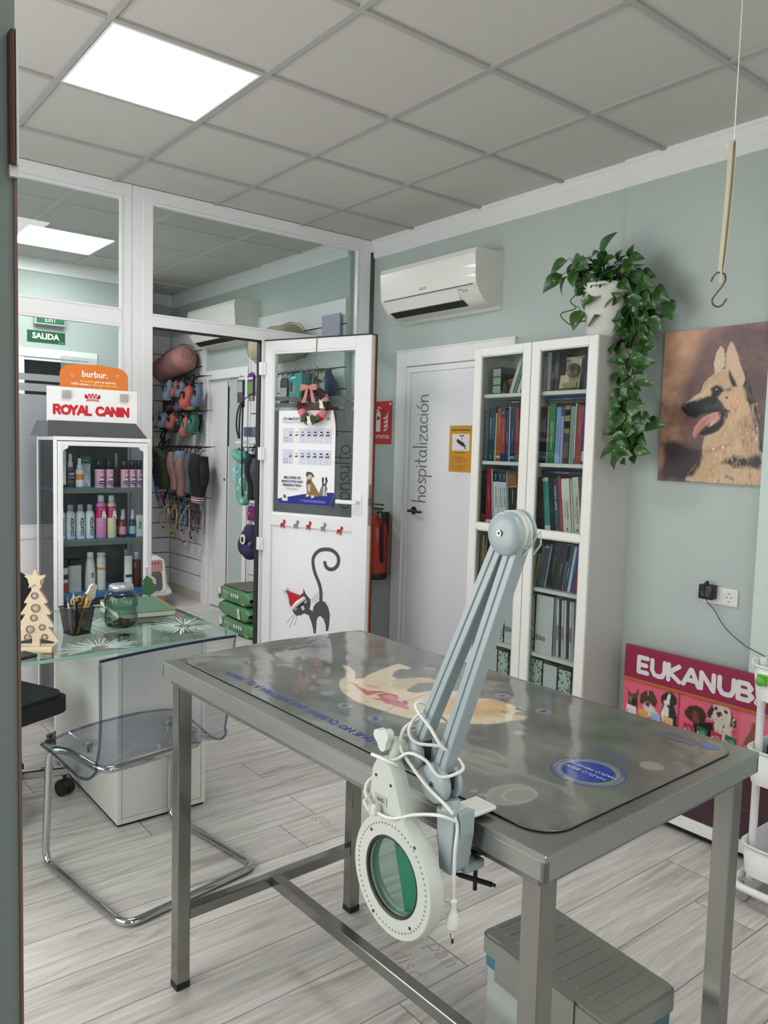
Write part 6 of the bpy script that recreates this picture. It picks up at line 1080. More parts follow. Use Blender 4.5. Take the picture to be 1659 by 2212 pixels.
flat('dark red book lying flat on the second left shelf row', '#6d2826', -1.672, -1.80, A2+.2905, .012)
flat('navy book with white title lying flat on the second left shelf row', '#232c4a', -1.675, -1.80, A2+.303, .018, text='exploración', tc='#e2e6ee')
g3 = 'books on the third left shelf'
book('black book with brown foot at the left end of the third left shelf', '#241c1a', -1.514, .037, A3, .285, -.002, [(0, .18, '#8a5626'), (.86, .97, '#5b4634'), (.55, .84, '#3a302b')], grp=g3)
book('crimson book with white foot on the third left shelf', '#98203a', -1.556, .046, A3, .300, .020, [(0, .075, '#dfe0e2')], [('Cirugía en la consulta', .0095, .55, 0, '#e0c0c6', 1), ('o', .012, .038, 0, '#3a4a7a', 0)], grp=g3)
book('tall pale grey book behind the crimson one on the third left shelf', '#b9bbbd', -1.6025, .011, A3, .300, .020, grp=g3)
for k, (y_, w_, s_, lb) in enumerate(((-1.615, .040, 'El abdomen craneal', 'first of three white surgery books with navy tops on the third left shelf'), (-1.656, .026, 'La cavidad torácica', 'middle one of three white surgery books with navy tops'), (-1.683, .026, 'El abdomen caudal', 'last of three white surgery books with navy tops, before the grey green book'))):
    book(lb, '#dcdee2', y_, w_, A3, .289, .022, [(.80, 1.0, '#232a3d')], [(s_, .0135, .52, 0, '#2a2e38', 1), ('Cirugía', .0115, .89, 0, '#d3d8e2', 1), ('la clínica de pequeños animales', .0055, .42, -.3, '#6a6e78', 1), ('n', .016, .045, 0, '#33363d', 0)], grp=g3)
book('thin grey green book beside the third white surgery book', '#8fa297', -1.710, .014, A3, .265, .020, grp=g3)
book('thick black book with brown top band on the third left shelf', '#2b2426', -1.727, .058, A3, .272, .019, [(.78, 1, '#a0642c'), (.76, .775, '#d9d4cc')], [('Manual de\nenfermedades\nde los perros\ny de los\ngatos', .0085, .52, .0, '#c9c4c0', 1)] and [('CLÍNICA', .010, .66, 0, '#c9c4c0', 0), ('MÉDICA', .010, .6, 0, '#c9c4c0', 0), ('del perro', .008, .54, 0, '#c9c4c0', 0), ('y del gato', .008, .49, 0, '#c9c4c0', 0), ('3', .013, .24, 0, '#d9d4d0', 0)], grp=g3)
g4 = 'books on the fourth left shelf'
book('cream old book at the left end of the fourth left shelf', '#b5a488', -1.516, .036, A4, .222, -.012, [(.06, .12, '#a0785a')], grp=g4)
book('brown book second on the fourth left shelf', '#8f7146', -1.554, .018, A4, .224, 0, grp=g4)
book('thick dark brown book on the fourth left shelf behind the lamp arm', '#2e231e', -1.576, .085, A4, .215, 0, [(.3, .32, '#4a3d33'), (.7, .72, '#4a3d33')], grp=g4)
g5 = 'books on the top right shelf'
book('pale book at the left end of the top right shelf', '#b8bab8', -1.915, .013, A1, .178, -.004, grp=g5)
t = T('spiral_bound_notes', 'white spiral bound notes on the top right shelf', 'notebook', (1.545, -1.947, A1), 0, g5); a = MB(); a.box((.006, -.012, .0), (.17, .012, .198), mt('#c4bfc0', r=.7)); P('pages', a, t); a = MB()
for i in range(15): a.tube([(.006+.009*math.cos(u), .0155*math.sin(u), .01+i*.0128) for u in np.linspace(0, 6.283, 11)[:-1]], .0017, mt('#d9d3d2', r=.4), 5, True)
P('spiral_binding', a, t, 'white wire spiral')
book('black slim book on the top right shelf beside the spiral notes', '#22242b', -1.965, .018, A1, .19, -.008, [(.3, .5, '#50535c')], grp=g5)
book('dark plum book on the top right shelf, left of the plaque', '#4a2f3d', -1.985, .024, A1, .185, -.008, [(.35, .75, '#6a5a72')], grp=g5)
for k in range(9): book('white slim journal volume in the row behind the plaque on the top right shelf', '#c6cacd', -2.014-.0158*k, .0155, A1, .172, 0, [(.86, .9, '#6a7078')], d=.14, x=1.60, grp='white journal volumes behind the plaque')
book('navy book at the right end of the top right shelf', '#1b2740', -2.166, .034, A1, .205, 0, grp=g5)
book('black book beside the navy one at the right end of the top right shelf', '#262a33', -2.204, .05, A1, .20, 0, grp=g5)
t = T('paw_plaque', 'cream award plaque with a round bronze paw medal on the top right shelf', 'plaque', (1.552, -2.072, A1), 0)
a = MB(); a.box((-.02, -.075, 0), (.03, .075, .012), mt('#5a2a20', r=.4), .002); P('base', a, t, 'dark red wooden base')
a = MB(); PLM = Matrix.Translation((.004, 0, .012)) @ Matrix.Rotation(R(8), 4, 'Y'); a.box((-.004, -.062, 0), (.008, .03, .086), mt('#cfc3a4', r=.5, n=.06)); a.box((-.002, -.062, 0), (.010, .062, .068), mt('#cfc3a4', r=.5, n=.06)); a.box((-.004, -.06, .0), (.008, .005, .150), mt('#d3c8aa', r=.5, n=.06)); a.v = [tuple(PLM @ Vector(v)) for v in a.v]; P('board', a, t)
a = MB(); PM2 = Matrix.Translation((-.001, -.025, .098)) @ Matrix.Rotation(R(-84), 4, 'Y'); a.lathe([(0, .007), (.028, .007), (.032, .009), (.035, .006), (.035, 0), (0, 0)], mt('#6a5238', r=.35, m=.6, n=.1), 32, M=PM2)
for x_, y_, r_ in ((0, .0, .011), (.011, .011, .0055), (.016, 0.003, .0055), (.015, -.007, .005), (.008, -.013, .005)): a.ball((x_, y_, .008), r_, mt('#4a3826', r=.4, m=.5), 10, (1, 1, .4), PM2)
P('medal', a, t, 'round bronze paw medal')
a = MB(); a.box((-.006, -.05, .016), (-.004, .035, .040), mt('#9c8f5d', r=.35, m=.5)); P('name_plate', a, t, 'brass name plate')
g6 = 'books on the second right shelf'
book('navy black book at the left end of the second right shelf', '#232840', -1.908, .020, A2, .28, -.004, [(.7, .82, '#5a2a30'), (.05, .12, '#2f6f7a')], grp=g6)
book('dark navy book, second from the left on the second right shelf', '#1d2238', -1.929, .026, A2, .278, -.004, [(.05, .12, '#2f6f7a')], [('GASTROENTEROLOGÍA', .008, .68, .1, '#b9c2d6', 1)], grp=g6)
book('thin white spine left of the green book on the second right shelf', '#c9cccd', -1.957, .006, A2, .285, 0, grp=g6)
book('green nutrition book on the second right shelf', '#2f7a45', -1.965, .042, A2, .294, 0, [(0, .12, '#256a3a')], [('Canina', .022, .40, -.05, '#b8d39a', 0), ('Nutrición', .012, .60, .15, '#9cc890', 0), ('Fundamentos de', .007, .85, 0, '#a8cf9c', 0)] and [('Nutrición Canina', .0195, .46, 0, '#b4d39a', 1), ('de la', .006, .9, 0, '#a8cf9c', 1)], grp=g6)
book('light blue book right of the green one on the second right shelf', '#7f9fcb', -2.009, .030, A2, .277, -.004, [(0, .16, '#8fb2d8'), (.9, 1, '#6f92c4')], [('Manual de urgencias', .009, .55, 0, '#5a76a8', 1), ('h', .014, .93, 0, '#e6eef6', 0)], grp=g6)
book('lavender book on the second right shelf', '#a39acb', -2.041, .018, A2, .276, -.001, [(.84, 1, '#33345a')], grp=g6)
book('dark book with a yellow leafy photo on its spine on the second right shelf', '#2c2637', -2.060, .034, A2, .286, -.004, [(.52, .98, '#7f8446'), (.60, .72, '#b79a33'), (.10, .36, '#6b4a33'), (.82, .92, '#4d6a3a')], grp=g6)
book('first of two grey green booklets on the second right shelf', '#7f9b97', -2.097, .015, A2, .28, -.003, grp=g6)
book('second of two grey green booklets, beside the cream spine', '#8ba39c', -2.113, .012, A2, .278, 0, grp=g6)
book('thin cream spine left of the red book on the second right shelf', '#d3cbb8', -2.126, .008, A2, .293, 0, [(0, .1, '#5b5568')], grp=g6)
book('red book with thin gold lines on the second right shelf', '#a32c33', -2.136, .035, A2, .281, -.006, [(.12, .125, '#d09a78'), (.94, .945, '#d09a78')], [('Enfermedades infecciosas', .0085, .62, 0, '#e0a890', 1)], grp=g6)
book('dark blue book at the right end of the second right shelf', '#253a8a', -2.173, .03, A2, .281, -.003, [(.05, .22, '#c9ccd6'), (.6, .63, '#1b2a66')], grp=g6)
flat('brown red book lying flat over the second right shelf row', '#5f2d2a', -1.96, -2.215, A2+.2955, .013)
flat('blue book lying flat on the brown red one in the right bay', '#2b4a7a', -1.945, -2.205, A2+.3087, .017, text='Manual', tc='#8fa8cc')
g7 = 'books on the third right shelf'
book('dark brown book at the left end of the third right shelf', '#3b2622', -1.908, .028, A3, .268, .012, grp=g7)
book('dark brown book, second from the left on the third right shelf', '#33211f', -1.938, .030, A3, .268, .030, [(.1, .9, '#3d2724')], grp=g7)
book('turquoise book with white ends on the third right shelf', '#3f9a86', -1.970, .036, A3, .268, .037, [(0, .1, '#d3d8d8'), (.93, 1, '#d3d8d8')], [('Manual de terapéutica veterinaria', .0068, .55, 0, '#8fd0c0', 1)], grp=g7)
book('black book right of the turquoise one on the third right shelf', '#1e2224', -2.007, .026, A3, .268, .036, [(.4, .44, '#3a4044')], grp=g7)
book('dark blue geriatrics book with white title on the third right shelf', '#1f3346', -2.034, .034, A3, .273, .037, [(.02, .05, '#b03a40')], [('Geriatría canina', .0195, .62, .05, '#c9d6de', 0), ('Fisiología y clínica', .007, .27, .1, '#8fa3b0', 0)], grp=g7)
book('thin red book leaning on the third right shelf', '#b02f36', -2.069, .015, A3, .279, .034, grp=g7)
book('first cream clinical manual with a blank label patch on the third right shelf', '#d3cfc0', -2.087, .050, A3, .268, .034, [(.62, .97, '#e3e1da')], [('PEQUEÑAS ES', .0135, .40, -.16, '#3a3a3c', 1), ('Manual Clínico de', .0085, .40, .2, '#6a6862', 1), ('M', .018, .07, 0, '#2a2a2c', 0)], grp=g7)
book('narrow cream book between the two clinical manuals', '#c6c3b4', -2.141, .012, A3, .27, .028, grp=g7)
book('second cream clinical manual at the right end of the third right shelf', '#d6d2c3', -2.155, .037, A3, .278, .027, text=[('PEQUEÑAS ESPECIES', .0145, .42, -.15, '#3a3a3c', 1), ('Manual Clínico de', .0085, .40, .25, '#6a6862', 1), ('Birchard', .007, .86, 0, '#6a6862', 0), ('M', .018, .07, 0, '#2a2a2c', 0)], grp=g7)
flat('navy book lying flat over the third right shelf row', '#2a2d4f', -1.935, -2.185, A3+.288, .019, text='Manual de neurología', tc='#aeb2cc')
g8 = 'books on the fourth right shelf'
for lb, c_, y_, w_, h_, ln, bd, tx in (('yellow book leaning at the left end of the fourth right shelf', '#b9b23f', -1.910, .014, .17, -.035, (), ()), ('blue grey book leaning second on the fourth right shelf', '#6a6f80', -1.925, .022, .215, -.045, (), ()), ('mauve grey book leaning third on the fourth right shelf', '#5d555d', -1.948, .026, .225, -.045, [(.05, .14, '#3f7a72'), (.9, .94, '#c9c9c6')], ()), ('lavender book leaning on the fourth right shelf', '#8f86a2', -1.976, .014, .225, -.044, (), ()), ('black guide book with gold lettering on the fourth right shelf', '#20262a', -1.992, .050, .228, -.040, [(.04, .043, '#9a8f58'), (.9, .903, '#9a8f58')], [('guía de patología quirúrgica', .0085, .52, .0, '#a89a5a', 1)]), ('black book with white lettering on the fourth right shelf', '#22272d', -2.043, .044, .230, -.032, (), [('atlas de anestesia', .008, .45, 0, '#c9ccd0', 1)]), ('short grey book on the fourth right shelf, before the dark teal one', '#6b6566', -2.088, .012, .15, -.02, (), ()), ('dark teal book leaning on the fourth right shelf', '#26505f', -2.102, .020, .235, -.036, [(.05, .12, '#5a3a30')], [('Cardiología canina', .0075, .4, 0, '#b9cdd4', 1)]), ('white book leaning on the fourth right shelf', '#c3cbd6', -2.124, .017, .230, -.036, (), [('el gato', .009, .55, 0, '#33507a', 1)]), ('blue book leaning on the fourth right shelf, before the red one', '#2a4aa0', -2.142, .014, .228, -.030, (), ()), ('dark red book leaning at the right end of the fourth right shelf', '#8f2430', -2.158, .030, .222, -.024, (), ())):
    book(lb, c_, y_, w_, A4, h_, ln, bd, tx, grp=g8)
def leafy():
    M = mt('#b8cac2', r=.6); M = M.copy(); M.name = 'mat_leaf_print'; nt = M.node_tree; N = nt.nodes; b = N['Principled BSDF']; tc = N.new('ShaderNodeTexCoord'); mp = N.new('ShaderNodeMapping'); mp.inputs['Scale'].default_value = (80, 80, 52); mp.inputs['Rotation'].default_value = (.5, 0, 0); v = N.new('ShaderNodeTexVoronoi'); v.inputs['Scale'].default_value = 1.0; v.inputs['Randomness'].default_value = .9
    nt.links.new(tc.outputs['Object'], mp.inputs[0]); nt.links.new(mp.outputs[0], v.inputs['Vector']); rp = N.new('ShaderNodeValToRGB'); e = rp.color_ramp.elements; e[0].position = .36; e[0].color = rgb('#55605a')+(1,); e[1].position = .42; e[1].color = rgb('#c3d2cc')+(1,); nt.links.new(v.outputs['Distance'], rp.inputs[0]); nt.links.new(rp.outputs[0], b.inputs['Base Color']); return M
LFM = leafy()
def mfile(label, y0, w, zb, h, leaf, cut=0.0, marks=False, d=.24, x=1.535):
    t = T('magazine_file', label, 'magazine file', (x, y0-w/2, zb+.0006), 0, 'magazine files in the bookcase'); m_ = LFM if leaf else mt('#d8d8d8', r=.6, n=.02); wl = .003
    a = MB(); a.box((0, -w/2, 0), (wl, w/2, h), m_); a.box((d-wl, -w/2, 0), (d, w/2, h*.6), m_)
    for s_ in (-1, 1): a.prism([(0, 0), (d, 0), (d, h*.6), (.05, h), (0, h)], s_*(w/2-wl), s_*w/2, m_, Matrix(((1, 0, 0, 0), (0, 0, 1, 0), (0, 1, 0, 0), (0, 0, 0, 1))))
    a.box((wl, -w/2+wl, 0), (d-wl, w/2-wl, wl), m_); P('holder', a, t, fix=True)
    a = MB(); k = max(2, int((w-.01)/.011))
    for i in range(k): y_ = -w/2+.005+i*(w-.012)/k; a.box((wl+.006, y_, wl), (d-.02, y_+.007, h*.93-.008*(i % 3)), mt(('#d0cfcb', '#b5b9bd', '#c9c2b6')[i % 3], r=.7))
    P('papers', a, t)
    if marks:
        a = MB()
        for i in range(10): a.box((-.0006, w/2-.012-.0062*i, .062), (.0002, w/2-.008-.0062*i, .09-(.006 if i > 4 else 0)), mt(('#3a2a2a', '#8f6f5a', '#4a4a4c', '#b5a49a')[i % 4], r=.6))
        P('colour_tabs', a, t, 'row of small coloured tabs')
mfile('leaf patterned magazine file on the fifth right shelf', -1.908, .030, A5, .295, True); mfile('big white magazine file with colour tabs on the fifth right shelf', -1.94, .118, A5, .295, False, marks=True)
for k, (y_, w_, c_, lb) in enumerate(((-2.073, .016, '#cfd0d0', 'first slim magazine right of the white file on the fifth right shelf'), (-2.092, .009, '#3a3236', 'dark slim magazine among pale ones on the fifth right shelf'), (-2.104, .015, '#c9cbcb', 'pale magazine right of the dark slim one'), (-2.121, .014, '#d3d3d2', 'pale magazine left of the plum one'), (-2.137, .013, '#5a3444', 'plum magazine with navy top on the fifth right shelf'), (-2.153, .014, '#d6d6d6', 'pale magazine right of the plum one'), (-2.169, .012, '#c6c8c8', 'last pale magazine on the fifth right shelf'))):
    book(lb, c_, y_, w_, A5, .288, .009, [(.8, 1, '#232a4a')] if 'plum magazine' in lb else [(.3, .55, '#8b8d8f')] if k in (0, 2, 5) else (), d=.2, grp='magazines on the fifth right shelf', name='magazine', cat='magazine')
mfile('leaf patterned magazine file at the left of the bottom right shelf', -1.91, .090, A6, .30, True); mfile('white magazine file between two leaf patterned ones on the bottom right shelf', -2.004, .092, A6, .29, False); mfile('leaf patterned magazine file at the right of the bottom right shelf', -2.10, .082, A6, .285, True)
mfile('narrow grey white magazine file at the left of the fifth left shelf', -1.512, .036, A5, .30, False); mfile('leaf patterned magazine file on the fifth left shelf behind the lamp arm', -1.665, .062, A5, .295, True); mfile('white magazine file with colour tabs on the fifth left shelf', -1.73, .09, A5, .295, False, marks=True)
mfile('white magazine file on the bottom left shelf', -1.60, .09, A6, .295, False); mfile('leaf patterned magazine file on the bottom left shelf', -1.693, .075, A6, .29, True)
# ================================================================== POTHOS on the bookcase
t = T('trailing_pothos', 'white pot of trailing pothos on top of the white bookcase', 'potted plant', (1.625, -2.212, 2.0))
a = MB(); a.lathe([(0, 0), (.075, 0), (.082, .004), (.112, .21), (.118, .215), (.121, .25), (.115, .252), (.110, .225), (0, .222)], mt('#d8d6d0', r=.5, n=.05, bump=.1), 36); P('pot', a, t, 'white plastic pot')
a = MB(); a.lathe([(0, .226), (.109, .224)], mt('#2a211b', r=.95, n=.3, ns=80), 24); P('soil', a, t)
VM = mt('#3f4a26', r=.6); a = MB(); rn = random.Random(11)
def dep(y, z): return 1.575+.05*math.sin(9*y+5*z)+(.0 if z > 2.0 else -.0)
def outside(x, y, z):
    if z > 2.03 or y < -2.315: return (x, y, z)
    k = min(1, (2.03-z)/.06); t_ = 1+k*((-2.318+4.56)/(y+4.56)-1); return (-1.5725+(x+1.5725)*t_, -4.56+(y+4.56)*t_, 1.438+(z-1.438)*t_)
for v in VINES: a.tube(smooth_line([outside(dep(q[0]/1000, q[1]/1000)+(.03 if i == 0 else 0), q[0]/1000, q[1]/1000) for i, q in enumerate(v)], 6), .0028, VM, 6)
VL = [p for v in VINES for p in v]; nears = []
def pothos_mat():
    M = mt('#2f5526', r=.32, n=.25, ns=14, coat=.15).copy(); M.name = 'mat_pothos_leaf'; nt = M.node_tree; N = nt.nodes; b = N['Principled BSDF']; mx = N.new('ShaderNodeMix'); mx.data_type = 'RGBA'; src = b.inputs['Base Color'].links[0].from_socket; nz = N.new('ShaderNodeTexNoise'); nz.inputs['Scale'].default_value = 26; nz.inputs['Detail'].default_value = 2
    tc = N.new('ShaderNodeTexCoord'); nt.links.new(tc.outputs['Object'], nz.inputs['Vector']); rp = N.new('ShaderNodeValToRGB'); e = rp.color_ramp.elements; e[0].position = .60; e[0].color = (0, 0, 0, 1); e[1].position = .72; e[1].color = (.75, .75, .75, 1)
    nt.links.new(nz.outputs['Fac'], rp.inputs[0]); nt.links.new(rp.outputs[0], mx.inputs[0]); nt.links.new(src, mx.inputs[6]); mx.inputs[7].default_value = rgb('#7d9a4f')+(1,); nt.links.new(mx.outputs[2], b.inputs['Base Color']); return M
PLM_ = pothos_mat(); lf = MB()
def leaf(mb, b_, tip, up, wf=.62):
    wf *= 1.2
    b_ = Vector(b_); tip = b_+(Vector(tip)-b_)*1.22; d = tip-b_; L_ = d.length; d.normalize(); s_ = d.cross(Vector(up)).normalized(); n_ = s_.cross(d)
    def f(u, v):
        w_ = L_*wf*.5*(math.sin(math.pi*min(1, v**.62))**.9)*(1-.12*v); x_ = (u*2-1)
        back = -.10*L_*abs(x_)*max(0, 1-v*5)
        return tuple(b_+d*(L_*v+back)+s_*(x_*w_)+n_*(L_*(.16*abs(x_)**1.5*w_/(L_*.3+1e-6)+.22*math.sin(v*2.6)-.20*v*v)*.55))
    mb.grid(f, 6, 9, PLM_)
for (y0_, z0_, y1_, z1_) in LEAVES:
    y0_, z0_, y1_, z1_ = y0_/1000, z0_/1000, y1_/1000, z1_/1000; x_ = dep(y0_, z0_)+rn.uniform(-.05, .055); dx = rn.uniform(-.03, .015)
    p_ = outside(x_, y0_, z0_); leaf(lf, p_, outside(x_+dx, y1_, z1_), (-1, rn.uniform(-.5, .5), rn.uniform(-.1, .7)), rn.uniform(.55, .72))
    q = min(VL, key=lambda p: abs(p[0]/1000-y0_)+abs(p[1]/1000-z0_)); px_ = dep(q[0]/1000, q[1]/1000); m_ = Vector(((x_+px_)/2, (y0_+q[0]/1000)/2, max(z0_, q[1]/1000)+.01)); a.tube(smooth_line([outside(px_, q[0]/1000, q[1]/1000), outside(*m_), p_], 4), .0016, VM, 5)
for k in range(95):
    th_ = rn.random()*6.28; r_ = rn.uniform(.02, .11); z_ = 2.25+rn.uniform(-.02, .10); b_ = (1.61+r_*math.cos(th_), -2.215+r_*1.15*math.sin(th_), z_); d_ = rn.uniform(.05, .085); ph = th_+rn.uniform(-.7, .7)
    leaf(lf, b_, (b_[0]+d_*math.cos(ph)*.6, b_[1]+d_*math.sin(ph), b_[2]+d_*rn.uniform(-.6, .5)), (-.4, 0, 1), rn.uniform(.55, .7)); a.tube([(1.62, -2.215, 2.22), (1.615+.5*r_*math.cos(th_), -2.215+.5*r_*math.sin(th_), z_-.015), b_], .0016, VM, 5)
for k in range(75):
    v = VINES[rn.choice([0, 1, 4, 3])]; i = rn.randrange(len(v)-1); f = rn.random(); y_ = (v[i][0]*(1-f)+v[i+1][0]*f)/1000; z_ = (v[i][1]*(1-f)+v[i+1][1]*f)/1000; x_ = dep(y_, z_); an = rn.uniform(2.6, 6.9); d_ = rn.uniform(.05, .08); b_ = outside(x_+rn.uniform(-.02, .04), y_+rn.uniform(-.03, .03), z_+rn.uniform(-.02, .02))
    leaf(lf, b_, outside(b_[0]+rn.uniform(-.03, .03), b_[1]+d_*math.cos(an), b_[2]+d_*math.sin(an)*.8), (-1, rn.uniform(-.5, .5), rn.uniform(0, .6)), rn.uniform(.55, .72)); a.tube([outside(x_, y_, z_), b_], .0015, VM, 5)
P('stems', a, t, w=True); P('foliage', lf, t, 'green heart shaped leaves', w=True)
# ================================================================== RIGHT WALL: air conditioner, signs, extinguisher, painting, socket, hook
ACW = mt('#e4e3de', r=.22, n=.01, coat=.4); ACB = mt('#d9d9d2', r=.4, n=.02)
def air_con(label, loc, ln, logo):
    t = T('air_conditioner', label, 'air conditioner', loc, 0); h2 = ln/2
    XZ = Matrix(((1, 0, 0, 0), (0, 0, 1, 0), (0, 1, 0, 0), (0, 0, 0, 1)))   # profile in x (from the wall) and z, swept along y
    body = smooth_poly([(0, .0, 0), (-.02, -.003, 0), (-.12, .002, 0), (-.165, .03, 0), (-.205, .085, 0), (-.212, .11, 0), (-.222, .26, 0), (-.215, .287, 0), (-.18, .295, 0), (-.03, .297, 0), (0, .295, 0)], 2)
    a = MB(); a.prism([(p.x, p.y) for p in body], -h2, h2, ACB, XZ, False); P('casing', a, t, fix=True)
    a = MB(); fp = [(-.2135, .100), (-.2155, .100), (-.2285, .262), (-.219, .291), (-.190, .2965), (-.190, .2945), (-.2145, .286), (-.2235, .260)]; a.prism(fp, -h2+.002, h2-.002, ACW, XZ); P('front_panel', a, t, 'glossy white front panel', fix=True)
    a = MB(); a.box((-.2165, -h2+.03, .094), (-.21, h2-.03, .0995), mt('#6d6e6c', r=.6)); P('panel_gap', a, t)
    a = MB(); a.prism([(-.172, .030), (-.176, .028), (-.212, .088), (-.208, .090)], -h2*.62, h2*.93, ACW, XZ); P('air_flap', a, t, fix=True)
    a = MB(); a.prism([(-.173, .026), (-.128, .0015), (-.1275, -.001), (-.176, .024)], -h2*.66, h2*.88, mt('#1b1c1d', r=.7), XZ); P('air_slot', a, t, 'dark air outlet slot', fix=True)
    a = MB(); a.box((-.20, -h2*.80, .066), (-.194, -h2*.70, .088), mt('#9fa3a2', r=.4)); a.box((-.203, -h2*.70, .078), (-.2, -h2*.64, .082), mt('#55585a')); P('display_window', a, t, 'small grey display')
    if logo:
        a = MB(); M_ = frame((-.2195, .02, .128), (0, -1, 0), (-.08, 0, 1)); LGO = mt('#8f9191', r=.4)
        for k in range(3): u = R(90+120*k); c_, s_ = math.cos(u), math.sin(u); a.prism([(-.022, -.003), (-.022+.006*c_-.0035*s_, -.003+.006*s_+.0035*c_), (-.022+.012*c_, -.003+.012*s_), (-.022+.006*c_+.0035*s_, -.003+.006*s_-.0035*c_)], .001, .0015, LGO, M_, cap2=False)
        a.text('MITSUBISHI', .0085, LGO, M_ @ Matrix.Translation((.013, .003, 0)), .03, z=.0015); a.text('ELECTRIC', .0085, LGO, M_ @ Matrix.Translation((.010, -.006, 0)), .03, z=.0015)
        P('logo', a, t)
    return t
air_con('white wall air conditioner above the ward door in the near room', (1.80, -.95, 2.285), .85, True)
air_con('white air conditioner seen through the glass in the far shop room', (1.63, 1.535, 2.30), .86, False)
t = T('extinguisher_sign', 'red fire extinguisher sign on the wall left of the ward door', 'sign', (1.7985, -.30, 1.485))
SR = mt('#c4242a', r=.4, n=.03); SW = mt('#e6e0de', r=.45); a = MB(); a.box((-.002, -.105, 0), (.0, .105, .29), SR); P('plate', a, t)
a = MB(); M_ = frame((-.0022, 0, 0), (0, -1, 0), (0, 0, 1))
a.prism([(-.065, .085), (-.015, .085), (-.015, .20), (-.022, .218), (-.034, .222), (-.046, .222), (-.058, .218), (-.065, .20)], 0, .0004, SW, M_, cap2=False); a.prism([(-.047, .224), (-.033, .224), (-.033, .245), (-.047, .245)], 0, .0004, SW, M_, cap2=False); a.prism(CIR((-.04, .247), .009), .0, .0004, SW, M_, cap2=False)
a.stroke([(-.05, .235), (-.066, .23), (-.075, .20)], .006, SW, M_); a.stroke([(-.03, .248), (-.008, .243)], .006, SW, M_); a.prism([(-.057, .165), (-.023, .165), (-.023, .188), (-.057, .188)], .0005, .0009, SR, M_, cap2=False)
for k in range(4): a.prism(smooth_poly([(.012+.003*k, .175-.027*k, 0), (.03, .167-.027*k, 0), (.052, .178-.027*k, 0), (.066, .205-.027*k, 0), (.064, .226-.03*k, 0), (.058, .205-.027*k, 0), (.044, .190-.027*k, 0), (.03, .182-.027*k, 0)], 3), 0, .0004, SW, M_, cap2=False)
a.text('EXTINTOR', .034, SW, frame((-.0022, 0, .048), (0, -1, 0), (0, 0, 1)), .02); a.box((-.0028, -.098, .265), (-.0022, -.078, .278), SW); P('pictogram', a, t, 'white pictogram and lettering')
t = T('fire_extinguisher', 'red fire extinguisher hanging on the wall behind the open door', 'fire extinguisher', (1.70, -.385, .575))
ER = mt('#b02a20', r=.3, n=.03, coat=.3); a = MB(); a.lathe([(0, .004), (.07, .004), (.082, .015), (.083, .33), (.076, .37), (.05, .40), (.028, .415), (.026, .43), (0, .43)], ER, 32); P('cylinder', a, t)
a = MB(); a.lathe([(.078, 0), (.085, .006), (.0845, .04), (.083, .045)], BLK, 32); P('base_ring', a, t, 'black base ring')
a = MB(); a.cyl((0, 0, .43), (0, 0, .47), .016, mt('#8f8a7c', r=.3, m=.8)); a.box((-.012, -.07, .47), (.012, .03, .482), BLK, .003); a.box((-.01, -.075, .50), (.01, .02, .508), BLK, .003); P('valve', a, t); a = MB(); a.tube(smooth_line([(0, -.02, .45), (-.01, -.08, .44), (-.02, -.10, .30), (-.01, -.095, .12)], 6), .011, BLK, 10); P('hose', a, t, 'black hose')
a = MB(); a.box((.06, -.02, .30), (.099, .02, .45), mt('#55575a', r=.4, m=.7)); P('wall_bracket', a, t)
# camera notice on the ward door
t = T('camera_notice', 'yellow video surveillance notice stuck on the ward door', 'sign', (1.7918, -1.085, 1.322))
a = MB(); a.box((-.0015, -.10, 0), (0, .10, .283), mt('#c98f2c', r=.5, n=.03)); P('sheet', a, t)
a = MB(); M_ = frame((-.0017, 0, 0), (0, -1, 0), (0, 0, 1)); a.prism([(-.075, .13), (.075, .13), (.075, .232), (-.075, .232)], 0, .0003, mt('#dadade'), M_, cap2=False); K = mt('#26221c', r=.5)
a.prism([(-.012, .219), (.03, .219), (.03, .224), (-.012, .224)], .0004, .0007, K, M_, cap2=False); a.stroke([(.008, .221), (.012, .195)], .005, K, M_); a.prism([(-.036, .19), (-.03, .203), (.034, .175), (.026, .152), (-.03, .18)], .0004, .0008, K, M_, cap2=False); a.prism([(.034, .168), (.046, .165), (.04, .148), (.03, .155)], .0004, .0008, K, M_, cap2=False); a.prism([(.035, .15), (.05, .147), (.046, .14), (.034, .144)], .0004, .0008, K, M_, cap2=False)
a.text('ZONA VIDEOVIGILADA', .0155, K, frame((-.0019, 0, .255), (0, -1, 0), (0, 0, 1)), .02); a.text('Protección de Datos', .011, K, frame((-.0019, 0, .118), (0, -1, 0), (0, 0, 1)), .01)
for i in range(11): 
    if i != 6: a.prism([(-.075, .095-.008*i), (-.06, .095-.008*i), (-.06, .097-.008*i), (-.075, .097-.008*i)], 0, .0003, K, M_, cap2=False); a.prism([(-.045, .095-.008*i), (.02+.05*((i*7) % 5)/5, .095-.008*i), (.02+.05*((i*7) % 5)/5, .0965-.008*i), (-.045, .0965-.008*i)], 0, .0003, K, M_, cap2=False)
P('print', a, t, 'black pictogram and lettering')
